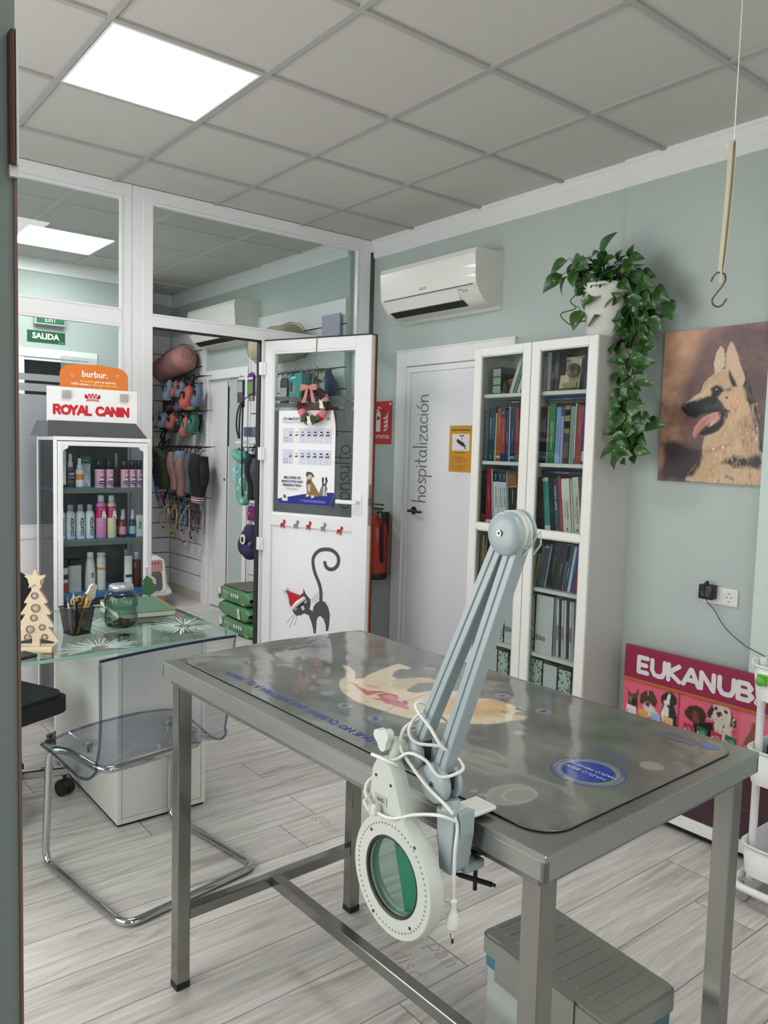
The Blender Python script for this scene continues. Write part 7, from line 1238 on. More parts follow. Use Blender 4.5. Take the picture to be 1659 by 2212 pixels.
# dog portrait on canvas
t = T('dog_painting', 'unframed painted portrait of a German shepherd with tongue out on the wall', 'painting', (1.785, -2.70, 1.335))
a = MB(); a.box((-.019, -.25, 0), (0, .25, .688), mt('#3b2f2b', r=.6)); P('board', a, t, 'dark board edge')
D = A_PIC
def base_(x, y):
    n = fbm(x, y, 9, 2)[:, None]; m_ = fbm(x, y, 45, 4)[:, None]; f = np.clip((.55-x*1.6+(y-.34)*1.1)+.5*(n-.5), 0, 1)[:, None] if False else np.clip(.62-1.35*x[:, None]+.9*(y[:, None]-.34)+.9*(n-.5), 0, 1)
    lo = np.array(rgb('#6d5558'))[None]; hi = np.array(rgb('#d9a68a'))[None]; return (lo+(hi-lo)*f)*(.62+.76*m_)
lay = [(D['LIGHTBG'], '#dcab8c', .05, .05, .15, .7), (D['DARKBG'], '#5b4850', .05, .07, .2, .75), (D['BASEBG'], '#2a2529', .02, .04, .6, .8), (D['NECK'], '#c9a98a', .003, .004, .2), (D['SHADL'], '#2b2426', .012, .012, .5), (D['CHESTL'], '#c7a680', .02, .02, .35), (D['CHEEK'], '#dcae8c', .03, .015, .25, .8), (D['NECKD'], '#a98a6c', .02, .02, .7, .8), (D['DARKSH'], '#26262a', .012, .018, .6), ([(p[0]+(.012 if i_ > 6 else 0), p[1]) for i_, p in enumerate(D['BACK'])], '#1d1e22', .010, .012, .3), ([(.385, .46), (.402, .44), (.44, .33), (.46, .22), (.44, .28), (.41, .36), (.39, .41)], '#1d1e22', .010, .014, .3), (D['EAR1'], '#d9c0a3', .003, .003, .12), (D['EAR2'], '#cfb295', .003, .003, .12), (D['EARIN'], '#dbb8a2', .02, .01, .15, .8), (D['EARBK'], '#2c2625', .006, .008, .3), ([(.155, .372), (.22, .39), (.25, .43), (.235, .445), (.205, .405), (.16, .385)], '#dcbf9c', .008, .004, .1, .8), (D['TEMPLE'], '#5a4f47', .008, .006, .3, .8), (D['MUZ'], '#1e2024', .007, .008, .5), (D['BROW'], '#26221f', .008, .006, .3), ([(.20, .335), (.285, .36), (.30, .338), (.23, .328)], '#4d545a', .015, .01, .5, .6), (D['MOUTH'], '#a9706c', .005, .005, .3), ([(.246, .26), (.282, .30), (.287, .292), (.252, .252)], '#d9c4bb', .003, .004, 0, .8), (D['TONGUE'], '#cf9087', .003, .003, .12), ([(.18, .22), (.20, .26), (.24, .295), (.25, .29), (.21, .25), (.185, .205)], '#b0716b', .005, .004, .2, .6), (D['NOSE'], '#111214', .004, .002), ([(.110, .344), (.120, .349), (.122, .344)], '#8f979e', .003, 0, 0, .8), (D['EYE'], '#15110f', .002, .001), (D['EYEW'], '#cfae72', .002, .001), ([(.2645, .4155), (.268, .4175), (.269, .414)], '#f0ead8', .001, 0)]
lay += [(CIR(p, .005), c, .002, 0) for p, c in ((D['SPOT1'][0], '#241d1a'), (D['SPOT2'][0], '#241d1a'), (D['ST1'][0], '#efe6da'), (D['ST2'][0], '#efe6da'), ((D['ST1'][0][0]+.006, D['ST1'][0][1]-.003), '#2b2220'))]
lay += [(D['COLLAR'], '#b5806a', .006, .004, .3, .7)]+[(CIR(p, .0055), '#e9dfd0', .002, 0) for p in (D['ST1'][0], D['ST2'][0])]
rs = random.Random(4)
for i in range(260):
    x_ = rs.uniform(.22, .47); y_ = rs.uniform(.01, .36)
    lim = .30+.0*y_
    if x_ < .31 and y_ > .13 or x_ > .49: continue
    an = rs.uniform(.5, 2.3)-1.2*(x_-.36); L_ = rs.uniform(.015, .05); w_ = rs.uniform(.0014, .003); dx, dy = -math.cos(an)*L_*.7, -L_*.9
    lay.append(([(x_-w_, y_), (x_+w_, y_), (x_+dx, y_+dy)], rs.choice(['#e3cba6', '#d2b088', '#f0dcc0', '#8a6a52', '#3a3230', '#c79b77']), .003, .002, 0, .5))
for i in range(7): lay.append(([(.331+.006*i, .028-.002*i), (.334+.006*i, .028-.002*i), (.336+.006*i, .042-.003*i+.004*(i % 2)), (.333+.006*i, .042-.003*i)], '#15120f', .0012, .001))
PM = frame((-.0195, .25, 0), (0, -1, 0), (0, 0, 1))
o = bpy.data.objects.new('canvas', painted_obj('canvas', PM, paint(.5, .688, 216, 296, base_, lay), painted('oil_print', .42, 0, .15))); COL.objects.link(o); o.parent = t; ROOT[o.name] = ROOT[t.name]
# double socket, black charger
t = T('double_socket', 'white double wall socket under the dog painting', 'socket', (1.785, -2.787, .795)); SKW = mt('#e3e3e2', r=.35, n=.01)
a = MB(); a.box((-.009, -.08, 0), (0, .08, .078), SKW, .003); a.box((-.0105, -.071, .008), (-.008, -.012, .070), SKW, .001); a.box((-.0105, .012, .008), (-.008, .071, .070), SKW, .001); P('plate', a, t)
for y_ in (-.0415, .0415): 
    a = MB(); M_ = Matrix.Translation((-.0106, y_, .039)) @ Matrix.Rotation(R(-90), 4, 'Y'); a.lathe([(.021, .0012), (.0195, .0002), (.0195, -.0006), (0, -.0006)], mt('#d6d6d5', r=.4), 24, M=M_)
    for dy in (-.0095, .0095): a.cyl(M_ @ V(0, dy, -.001), M_ @ V(0, dy, .0004), .0028, BLK, n=10)
    for dz in (-.0175, .0175): a.box((-.0125, y_-.003, .039+dz-.002), (-.011, y_+.003, .039+dz+.002), CHROME)
    P('outlet', a, t)
t = T('power_adapter', 'black plug-in power adapter in the left socket with thin cable', 'charger', (1.774, -2.742, .80))
a = MB(); a.box((-.048, -.033, .018), (0, .033, .083), BLK, .006, 2); a.cyl((-.024, .004, .082), (-.024, .004, .098), .007, BLK, n=12); a.box((-.0485, -.02, .03), (-.0478, .02, .055), mt('#3a3b3d')); P('housing', a, t)
a = MB(); a.tube(smooth_line([(-.03, .003, .096), (-.05, .004, .088), (-.052, .003, .05), (-.04, -.005, .012), (-.012, -.03, -.03), (-.012, -.07, -.085), (-.03, -.12, -.115), (-.06, -.19, -.142), (-.088, -.24, -.15), (-.086, -.4, -.20)], 6), .0018, BLK, 6); P('cable', a, t)
# drip hook hanging from the ceiling over the table
t = T('hanging_strap', 'cream fabric strap hanging on a white thread from the ceiling', 'strap', (.58, -3.38, 2.86))
a = MB(); a.tube([(.0, .0, 0), (0, 0, -.536)], .0016, mt('#e0e0dc', r=.6), 5); a.tube([(0, 0, -.536), (-.006, .006, -.552), (-.017, .012, -.556), (-.015, .011, -.545)], .0012, mt('#e0e0dc', r=.6), 5); P('thread', a, t)
STR = mt('#c9bda6', r=.85, n=.08, ns=120); a = MB(); sdv = Vector((.55, .83, 0))
l1 = [(0, 0, -.534), (-.008, .003, -.55), (-.011, .004, -.60), (-.012, .004, -.67), (-.018, .006, -.80), (-.021, .007, -.89), (-.018, .006, -.925)]; l2 = [(0, 0, -.534), (.003, -.001, -.57), (-.001, .0, -.70), (-.010, .003, -.85), (-.017, .005, -.90)]
a.strap(smooth_line(l1, 5), .018, .002, sdv, STR); a.strap(smooth_line(l2, 5), .017, .002, sdv, STR); P('band', a, t)
hk = T('s_hook', 'steel S hook hanging from the cream strap', 'hook', (.560, -3.374, 1.955)); a = MB(); e_ = Vector((.78, -.62, 0))
hp = [(-.024, -.018), (-.020, -.006), (-.010, .006), (.004, .008), (.014, .0), (.015, -.014), (.006, -.032), (-.012, -.056), (-.019, -.070), (-.014, -.082), (.0, -.087), (.012, -.080), (.022, -.064)]
a.tube(smooth_line([tuple(e_*p[0])[:2]+(p[1],) for p in hp], 5), .0024, mt('#55524e', r=.3, m=.85), 8); P('wire', a, hk)
# ================================================================== PET FOOD STAND and trolley
t = T('pet_food_display', 'crimson pet food display board with puppies standing by the wall', 'display stand', (1.45, -2.95, 0))
XB_ = 1.68; a = MB(); a.box((XB_, -3.335, .10), (XB_+.018, -2.385, .3955), mt('#d9536b', r=.5)); a.box((XB_-.004, -3.335, .395), (XB_+.02, -2.385, .5475), mt('#8f1c44', r=.4, n=.02)); P('back_board', a, t, w=True)
D = A_EUK
def base_(x, y):
    c = np.tile(np.array(rgb('#dc5a72')), (len(x), 1)); c = c*(1.05-.25*np.abs(x-.16)[:, None]*0)*(.96+.08*fbm(x, y, 6, 1)[:, None]); return c
rs = random.Random(8)
lay = [([(.287, .1), (.2955, .1), (.2955, .39), (.287, .39)], '#a8284a', .001, 0), ([(.576, .39), (.568, .1), (.9, .1), (.9, .39)], '#e0718a', .002, 0),
 (D['SHEP'], '#5a4238', .003, .004, .4), (D['SHEPM'], '#1d191a', .004, .003), ([(.03, .30), (.05, .302), (.045, .28), (.032, .28)], '#8a6a55', .005, .003), ([(.032, .245), (.07, .24), (.07, .214), (.028, .214)], '#b9a28c', .006, .005),
 (D['SPAN'], '#4a2a22', .003, .004, .4), (D['SPANW'], '#d9d0c8', .006, .006, .3), (D['SPANL'], '#e6ddd6', .002, 0), ([(.118, .30), (.146, .30), (.142, .275), (.122, .275)], '#6a4334', .006, .003), ([(.124, .288), (.138, .288), (.135, .279), (.127, .279)], '#2b1715', .003, 0),
 (D['BERN'], '#1d1b1f', .003, .004, .3), (D['BERNW'], '#e3ded9', .003, .003, .1), ([(.231, .312), (.246, .312), (.244, .299), (.234, .298)], '#1b1819', .003, 0), (CIR((.226, .338), .004), '#0e0c0d', .001, 0), (CIR((.256, .338), .004), '#3a2018', .001, 0),
 (D['DACH'], '#3a1d18', .003, .004, .4), (D['DACHL'], '#7a4326', .006, .004, .3), ([(.41, .285), (.455, .285), (.46, .2), (.37, .2), (.37, .25)], '#171214', .006, .004), ([(.372, .268), (.392, .268), (.388, .255), (.374, .256)], '#140d0d', .004, .002), (CIR((.38, .325), .004), '#120b0a', .001, 0), (CIR((.403, .322), .004), '#120b0a', .001, 0),
 (D['DALM'], '#d6c8bb', .003, .003, .15), (D['DEAR'], '#2a2020', .003, .004, .3), (D['DEAR2'], '#3a2c2a', .003, .006, .6), (D['DSP1'], '#2b2220', .002, .001), (D['DSP2'], '#2b2220', .002, .001), (D['DNOSE'], '#4a3833', .003, .002), (D['RD'], '#8a5a3a', .004, .004)]
for i in range(26): lay.append((CIR((rs.uniform(.45, .56), rs.uniform(.21, .33)), rs.uniform(.002, .005)), '#3a302e', .002, .003, 0, .9))
for i in range(10): lay.append((CIR((rs.uniform(.535, .56), rs.uniform(.29, .35)), rs.uniform(.002, .004)), '#d9cdc4', .002, .002, 0, .9))
for (x0, z1, x1, z0), c_ in zip(D['BAGS'], ('#dfe0e2', '#dba544', '#8fb4dc', '#e0b57a', '#b52a4a', '#1f6d46', '#bf3350', '#1f6d46')):
    z0 = z0-.05; lay += [([(x0, z0), (x1, z0), (x1, z1-.006), (x0+.002, z1)], c_, .001, 0), ([(x0+.006, z0+.02), (x0+.014, z0+.02), (x0+.013, z1-.025), (x0+.006, z1-.025)], '#f0e9e9' if c_ not in ('#dfe0e2', '#dba544', '#e0b57a', '#8fb4dc') else '#b02440', .002, 0, 0, .8)]
    for j in range(3): lay.append(([(x0+.02, z1-.022-.007*j), (x1-.012+.004*(j % 2), z1-.022-.007*j), (x1-.012, z1-.020-.007*j), (x0+.02, z1-.020-.007*j)], '#e9e4e4' if c_ in ('#b52a4a', '#1f6d46', '#bf3350') else '#9a6f6a', .001, 0, 0, .8))
o = bpy.data.objects.new('puppy_print', painted_obj('puppy_print', frame((XB_-.0008-1.45, -2.385+2.95, 0), (0, -1, 0), (0, 0, 1)), paint(.95, .295, 400, 124, base_, lay, 0, .10), painted('puppy_board', .4, 0, .3))); COL.objects.link(o); o.parent = t; ROOT[o.name] = ROOT[t.name]
a = MB(); a.box((XB_-.012, -3.335, .3835), (XB_-.002, -2.383, .3955), mt('#b5662f', r=.4), .002); P('orange_ledge', a, t, 'orange ledge under the header', w=True)
a = MB(); M_ = frame((XB_-.0042, -2.385, .4665), (0, -1, 0), (0, 0, 1)); EW = mt('#dcd9da', r=.45)
blockwrite(a, 'EUKANUBA', M_ @ Matrix.Translation((.392, 0, 0)), .069, .0215, EW, .63); P('lettering', a, t, 'white rounded lettering', w=True)
a = MB(); a.box((1.18, -3.34, .055), (1.66, -2.62, .19), mt('#3a1f2c', r=.55, n=.1), .004); P('bin', a, t, 'dark plum front bin', w=True)
a = MB(); a.box((1.168, -3.335, .03), (1.19, -2.60, .075), SATIN, .002); P('base_bar', a, t, 'white base bar', w=True); a = MB(); a.box((1.20, -3.32, 0), (1.64, -2.64, .032), RUB); P('plinth', a, t, w=True)
t = T('trolley', 'white three tier metal trolley at the right behind the steel table', 'trolley', (1.08, -3.60, 0)); TW = mt('#dddddd', r=.4, n=.015)
def tray(z1, h, nm):
    a = MB(); q = rr(.90, -3.85, 1.26, -3.355, .055); n_ = len(q); qi = [(1.08+(p[0]-1.08)*.985, -3.6025+(p[1]+3.6025)*.985) for p in q]; qb = [(1.08+(p[0]-1.08)*.95, -3.6025+(p[1]+3.6025)*.96) for p in q]
    a.add([(p[0], p[1], z1-h) for p in qb]+[(p[0], p[1], z1) for p in q]+[(p[0], p[1], z1) for p in qi]+[(1.08+(p[0]-1.08)*.99, -3.6025+(p[1]+3.6025)*.99, z1-h+.003) for p in qb], [(j*n_+i, j*n_+(i+1) % n_, (j+1)*n_+(i+1) % n_, (j+1)*n_+i) for j in range(3) for i in range(n_)], TW, True)
    a.add([(p[0], p[1], z1-h+.003) for p in qb], [tuple(range(n_))], TW); a.add([(p[0], p[1], z1-h) for p in qb], [tuple(range(n_-1, -1, -1))], TW); a.tube([(p[0], p[1], z1) for p in q], .004, TW, 8, True); P('tray', a, t, w=True, fix=False)
for z1, h in ((.79, .11), (.515, .11), (.20, .10)): tray(z1, h, '')
for x_ in (.97, 1.19):
    for y_ in (-3.375, -3.835): a = MB(); a.cyl((x_, y_, .06), (x_, y_, .805), .0125, TW, n=14); P('upright', a, t, w=True)
a = MB(); a.tube([(p[0], p[1], .065) for p in rr(.885, -3.86, 1.275, -3.345, .05)], .0125, TW, 10, True); P('base_frame', a, t, w=True)
for x_ in (.93, 1.23):
    for y_ in (-3.37, -3.83): a = MB(); a.cyl((x_-.009, y_, .024), (x_+.009, y_, .024), .024, mt('#8c8d8f', r=.5), n=18); a.cyl((x_, y_, .03), (x_, y_, .062), .006, CHROME); P('castor', a, t, w=True)
a = MB(); M_ = Matrix.Translation((.8865, -3.408, .748)) @ Matrix.Rotation(R(-90), 4, 'Y'); GRC = mt('#5aa82f', r=.4); a.lathe([(0, .012), (.013, .011), (.0155, .004), (.0155, 0), (0, 0)], GRC, 20, M=M_); a.box((.89, -3.425, .735), (.901, -3.392, .768), GRC, .002); O('green_clip', a, 'green round clip on the front of the top trolley tray', 'clip', (.89, -3.408, .735), 0, None, True)
a = MB(); a.lathe([(0, 0), (.026, 0), (.027, .06), (.0285, .062), (.0285, .085), (0, .087)], TW, 24, (.955, -3.44, .4095)); O('white_pot', a, 'round white pot in the middle trolley tray', 'pot', (.955, -3.44, .4095), 0, None, True)
for k, (x_, y_, c_, lb) in enumerate(((1.03, -3.42, '#2c3036', 'dark instrument pouch standing in the middle trolley tray'), (1.09, -3.50, '#5b6068', 'grey instrument case in the middle trolley tray'), (1.17, -3.44, '#8f9499', 'pale grey box at the back of the middle trolley tray'))): a = MB(); a.box((-.03, -.035, 0), (.03, .035, .105+.012*k), mt(c_, r=.5), .006); O('instrument_case', a, lb, 'case', (x_, y_, .4095), R(20*k), None)
a = MB(); a.box((-.06, -.09, 0), (.06, .09, .05), mt('#b01c5c', r=.5, n=.1), .012, 2); O('magenta_pouch', a, 'magenta pouch in the bottom trolley tray', 'pouch', (1.02, -3.52, .1045), R(15))
a = MB(); a.box((-.05, -.07, 0), (.05, .07, .08), mt('#c98a94', r=.6, n=.1), .01, 2); O('pink_pouch', a, 'pink pouch in the top trolley tray', 'pouch', (1.06, -3.46, .6845), R(-10))
a = MB(); a.tube(smooth_line([(.925, -3.374, .812), (.912, -3.366, .806), (.905, -3.372, .79), (.912, -3.378, .778)], 4), .002, TW, 6); O('wire_hook', a, 'small white wire hook on the trolley top rim', 'hook', (.915, -3.372, .78), 0, None, True)
# ================================================================== FAR SHOP ROOM
SLW = mt('#dedee0', r=.35, n=.015); SLG = mt('#2c2d30', r=.7)
def slat(mb, axis, c, u0, u1, z0, z1, first):
    """grooved panel; axis 'x': lies on a wall of constant x=c facing -x; 'y': constant y=c facing -y"""
    zs = [z0]+[z for z in [first+.1472*k for k in range(-2, 18)] if z0+.03 < z < z1-.03]+[z1]
    for i in range(len(zs)-1):
        za, zb = zs[i]+(.004 if i else 0), zs[i+1]-(.004 if i < len(zs)-2 else 0)
        if axis == 'x': mb.box((c-.018, u0, za), (c, u1, zb), SLW, .001)
        else: mb.box((u0, c-.018, za), (u1, c, zb), SLW, .001)
    if axis == 'x': mb.box((c-.006, u0+.001, z0), (c-.001, u1-.001, z1), SLG)
    else: mb.box((u0+.001, c-.006, z0), (u1-.001, c-.001, z1), SLG)
a = MB(); slat(a, 'x', 1.63, 2.075, 2.775, .09, 2.47, .386); a.box((1.606, 2.055, .0), (1.63, 2.078, 2.47), WHITE); S('trim_6', a)
a = MB(); slat(a, 'y', 2.80, 1.0, 1.612, .09, 2.47, .386); S('trim_7', a)
a = MB(); slat(a, 'x', 1.63, -.10, 1.20, .09, 2.47, .386); a.box((1.606, 1.20, 0), (1.63, 1.222, 2.48), WHITE); S('trim_8', a)
a = MB(); a.box((1.0, 2.785, 0), (1.63, 2.80, .088), mt('#c9c3b6', r=.5, n=.06)); a.box((1.612, 2.06, 0), (1.63, 2.785, .088), mt('#c9c3b6', r=.5, n=.06)); S('baseboard_far', a)
# sliding door in the right wall of the shop: casing, leaf with a window
d = MB()
for q in (((1.60, 1.965, 0), (1.635, 2.05, 2.10)), ((1.60, 1.235, 0), (1.635, 1.30, 2.10)), ((1.60, 1.30, 2.02), (1.635, 1.965, 2.10))): d.box(q[0], q[1], WHITE, .003)
d.box((1.635, 1.955, 0), (1.78, 1.967, 2.02), WHITE); d.box((1.635, 1.30, 2.0), (1.78, 1.965, 2.02), WHITE); d.box((1.632, 1.22, 2.48), (1.64, 2.06, 2.50), WHITE)
D2 = S('door_2', d)
a = MB(); DLF = mt('#dfdfe0', r=.3, n=.01)
a.box((1.640, 1.655, .01), (1.675, 1.965, 2.0), DLF); a.box((1.64, 1.20, .01), (1.675, 1.655, 1.44), DLF); a.box((1.64, 1.20, 1.955), (1.675, 1.655, 2.0), DLF); a.cyl((1.641, 1.70, 1.15), (1.638, 1.70, 1.15), .012, BLK); a.box((1.638, 1.64, .0), (1.645, 1.652, 2.0), SLG); P('door_leaf', a, D2)
a = MB(); a.box((1.655, 1.20, 1.44), (1.66, 1.655, 1.955), glass('ward_window', '#dff0ea', .8, film=.35, filmc='#b7d0c8')); P('window_pane', a, D2)
a = MB()
for s_, z_ in (('X', 1.80), ('gía', 1.70), ('línica', 1.625)): a.text(s_, .07, mt('#93b3ab', r=.6), frame((1.6535, 1.46, z_), (0, -1, 0), (0, 0, 1)), 0)
P('lettering', a, D2)
mb = MB(); mb.box((2.9, .2, 0), (3.0, 2.9, 2.86), mt('#b9d0c8', r=.6)); mb.box((1.79, 2.9, 0), (3.0, 3.0, 2.86), WALL); mb.box((1.86, .1, 0), (3.0, .2, 2.86), WALL); S('wall_ward', mb)
a = MB(); a.box((1.95, 1.2, 0), (2.5, 2.6, 1.44), SATIN); a.box((1.93, 1.18, 1.44), (2.52, 2.62, 1.52), mt('#d6d0bd', r=.5)); O('ward_counter', a, 'cream topped counter seen through the ward window', 'counter', (2.2, 1.9, 0), 0, None, True)
a = MB(); a.box((2.0, 2.12, 1.5205), (2.03, 2.26, 1.66), mt('#2c2b2a', r=.5)); O('dark_screen', a, 'small dark screen on the ward counter behind the window', 'screen', (2.015, 2.19, 1.5205), 0, None, True)
panel('lit square panel in the ward room behind the sliding door', 2.4, 1.5)
panel('added unseen ceiling panel that brightens the shop room', -1.0, .76, LEDS)  # panel added out of view to brighten the shop room
# entrance door in the far wall, glimpsed left; green exit signs above it
d = MB()
for q in (((-.57, 2.085, 0), (-.50, 2.11, 2.17)), ((.60, 2.085, 0), (.67, 2.11, 2.17)), ((-.50, 2.085, 2.10), (.60, 2.11, 2.17)), ((.045, 2.09, 0), (.105, 2.12, 2.10)), ((-.50, 2.095, .0), (.60, 2.12, .12)), ((.105, 2.095, 2.075), (.60, 2.12, 2.10)), ((.105, 2.095, .9), (.60, 2.12, .98))): d.box(q[0], q[1], PVC, .003)
D3 = S('door_3', d)
a = MB(); a.box((.105, 2.105, .12), (.60, 2.11, 2.08), mt('#1d1e20', r=.12, n=.05)); a.box((-.50, 2.105, .12), (.045, 2.11, 2.1), mt('#c9cccd', r=.3)); P('dark_pane', a, D3, 'dark entrance door glass')
a = MB(); a.box((0, -.002, 0), (.287, 0, .09), mt('#1b5636', r=.45, n=.03)); a.text('SALIDA', .062, mt('#e2eee4', r=.4), frame((.138, -.0025, .048), (1, 0, 0), (0, 0, 1)), .035); a.box((.235, -.003, .006), (.28, -.002, .014), mt('#5f9a78')); O('exit_sign', a, 'green flat SALIDA sign over the entrance door', 'sign', (.128, 2.098, 2.22), 0)
t = T('exit_light', 'green emergency exit light box above the flat green sign', 'exit light', (.29, 2.098, 2.355)); a = MB(); a.box((-.115, -.05, 0), (.115, 0, .11), mt('#b9bcba', r=.4), .004); P('housing', a, t)
a = MB(); a.box((-.105, -.053, .014), (.105, -.05, .105), mt('#2a6f4c', r=.4)); a.text('SALIDA', .042, mt('#cfe0d4'), frame((0, -.0535, .078), (1, 0, 0), (0, 0, 1)), .02); a.text('EXIT', .042, mt('#cfe0d4'), frame((0, -.0535, .037), (1, 0, 0), (0, 0, 1)), .02); P('face', a, t, 'green face with lettering')
# ---- bags of litter stacked inside the door
BAGG = mt('#56855c', r=.38, n=.08, ns=20, bump=.15); BGD = mt('#2f6a3c', r=.4); BGW = mt('#d3d9cd', r=.5)
def sack(label, y, z, rz, text, top):
    t = T('litter_sack', label, 'sack', (1.425, y, z), rz, 'green cat litter sacks'); hw_, hl, hh = .155, .27, .118
    def f(u, v):
        th = u*2*math.pi; ca, sa = math.cos(th), math.sin(th); e = .38; x_ = hw_*math.copysign(abs(ca)**e, ca); z_ = hh/2*math.copysign(abs(sa)**e, sa)+hh/2
        k = 2*abs(v-.5); taper = 1-.10*k**6; cr = 1+.025*math.sin(v*37+u*5)*k; z_ = hh/2+(z_-hh/2)*(1-.75*k**9)*cr; return (x_*taper*cr, (v*2-1)*hl, z_)
    a = MB(); a.grid(f, 40, 30, BAGG, True); P('bag', a, t)
    a = MB(); M_ = frame((-hw_-.0035, 0, hh*.5), (0, -1, 0), (0, 0, 1))
    if text:
        a.text('FRESH', .043, BGW, M_ @ Matrix.Translation((-.085, .018, 0)), -.005); a.text('CAT', .043, BGW, M_ @ Matrix.Translation((-.11, -.022, 0)), -.005)
        for i in range(4): a.prism(CIR((.01+.035*i, .012), .012, .017), .0008, .0014, BGW, M_ @ Matrix.Rotation(-.35*0, 4, 'Z'), cap2=False)
        a.prism(CIR((-.20, .012), .03, .036), .0008, .0014, BGW, M_, cap2=False); a.prism(CIR((-.195, -.028), .022), .0015, .002, BGD, M_, cap2=False)
        for i in range(3): a.stroke([(0, -.018-.009*i), (.12, -.018-.009*i)], .0022, BGD, M_, .0008)
        a.text('5,5 kg', .02, BGW, M_ @ Matrix.Translation((.19, -.035, 0)), .01)
    else: a.prism([(.12, -.035), (.165, -.035), (.15, .04), (.105, .04)], .0008, .0014, BGW, M_, cap2=False); a.text('stark', .022, BGD, M_ @ Matrix.Translation((.135, 0, .001)) @ Matrix.Rotation(1.2, 4, 'Z'), .02)
    P('print', a, t)
    if top: a = MB(); a.grid(lambda u, v: ((u-.5)*.26, (v-.5)*.40, hh+.0025+.002*math.sin(v*20)), 8, 10, mt('#5a4a42', r=.4, n=.5, ns=16)); P('cat_photo', a, t, 'dark cat photo on the top face')
sack('bottom green cat litter sack on the shop floor', .80, 0.0, R(2), True, False); sack('middle green cat litter sack of the stack of three', .83, .117, R(-3), False, False); sack('top green cat litter sack of the stack with a cat photo', .835, .235, R(-1), True, True)
# ---- litter box in the corner
t = T('litter_box', 'white hooded cat litter box with pink base and flap in the shop corner', 'litter box', (1.10, 2.27, 0))
LB = mt('#e4e2e1', r=.35); LP = mt('#b98580', r=.45, n=.02)
def rrf(hw_, hl, r_, z, k=1): return [(p[0]*k, p[1]*k, z) for p in rr(-hw_, -hl, hw_, hl, r_, 6)]
def loft(mb, secs, m_, cap=True):
    n_ = len(secs[0]); mb.add([p for s_ in secs for p in s_], [(j*n_+i, j*n_+(i+1) % n_, (j+1)*n_+(i+1) % n_, (j+1)*n_+i) for j in range(len(secs)-1) for i in range(n_)], m_, True)
    if cap: mb.add(secs[0], [tuple(range(n_-1, -1, -1))], m_); mb.add(secs[-1], [tuple(range(n_))], m_)
a = MB(); loft(a, [rrf(.155, .20, .05, 0), rrf(.165, .21, .06, .01), rrf(.195, .245, .06, .11), rrf(.20, .25, .06, .125)], LP); P('base', a, t, 'dusty pink base')
a = MB(); loft(a, [rrf(.215, .265, .07, .115), rrf(.222, .272, .07, .13), rrf(.218, .268, .075, .15), rrf(.19, .245, .08, .20), rrf(.175, .225, .07, .36), rrf(.16, .20, .07, .43), rrf(.12, .16, .05, .455)], LB); P('hood', a, t)
a = MB(); M_ = frame((0.01, -.268, .13), (1, 0, 0), (0, .13, 1)); a.prism(rr(-.125, .02, .125, .31, .03), .006, .012, LB, M_); a.prism(rr(-.105, .20, .105, .30, .02), .012, .016, LP, M_)
for i in range(6): a.prism(rr(-.08+.03*i-.006, .262, -.08+.03*i+.006, .285, .004, 2), .016, .0168, mt('#6d4a48'), M_, cap2=False)
P('front_frame', a, t); a = MB(); a.prism(rr(-.095, .03, .095, .20, .03), .012, .016, mt('#625c62', r=.25), M_); P('flap', a, t, 'smoky grey flap')
a = MB(); a.prism(CIR((-.01, .115), .05), .016, .0166, mt('#d9c9a6', r=.5), M_, cap2=False); a.prism(CIR((.005, .12), .014), .0168, .017, mt('#6a7a5a'), M_, cap2=False); a.prism(CIR((.005, .12), .009), .0172, .0174, mt('#d9c9a6'), M_, cap2=False); a.stroke([(-.035, .09), (-.02, .083), (.0, .083)], .004, mt('#7a4a3a'), M_, .0168); P('sticker', a, t, 'round cream sticker')
# ---- rolled pet beds in clear plastic
PLAST = glass('clear_plastic', '#f6f8f8', 1.5, rough=.18)
def bedroll(label, p0, p1, r_, col, sq=1.0, seed=1):
    p0 = Vector(p0); p1 = Vector(p1); d = (p1-p0); L_ = d.length; d.normalize(); u_ = Vector((0, 0, 1)); u_ = (u_-d*u_.dot(d)).normalized(); w_ = d.cross(u_); rn = random.Random(seed)
    t = T('rolled_pet_bed', label, 'pet bed', tuple((p0+p1)/2), 0, None); bm_ = mt(col, r=.9, n=.14, ns=70, bump=.6)
    def f(a_, b_, k=1.0, wob=.03):
        th = a_*2*math.pi; e = 1-.5*max(0, abs(b_-.5)*2-.86)/.14; R_ = r_*k*e*(1+wob*math.sin(3*th+9*b_)+.5*wob*math.sin(7*th-21*b_)); return tuple(p0+d*(L_*b_)+u_*(R_*math.sin(th)*sq)+w_*(R_*math.cos(th)))
    a = MB(); a.grid(lambda u, v: f(u, v), 28, 20, bm_, True); a.add([f(i/28, 0) for i in range(28)], [tuple(range(27, -1, -1))], bm_); a.add([f(i/28, 1) for i in range(28)], [tuple(range(28))], bm_)
    for z_ in (0, 1):
        for k in (.3, .45): a.tube([tuple(Vector(f(i/20, z_))*1.0*k+(p0 if z_ == 0 else p1)*(1-k)) for i in range(20)], .008, bm_, 5, True)
    P('bed', a, t, w=True)
    a = MB(); a.grid(lambda u, v: f(u, -.06+1.12*v, 1.08 if .03 < v < .97 else .75, .055), 36, 26, PLAST, True); 
    tip = p1+d*.09; a.grid(lambda u, v: tuple(Vector(f(u, 1.06, .75, .05))*(1-v)+(tip+u_*.08*math.sin(u*6.28)+w_*.02*math.cos(u*6.28))*v), 24, 4, PLAST, True); P('plastic_wrap', a, t, 'clear plastic wrapping', w=True)
bedroll('pink fluffy rolled pet bed in clear plastic high on the shop wall', (1.49, 2.70, 2.13), (1.46, 2.08, 2.225), .115, '#b9837f', 1.0, 2)
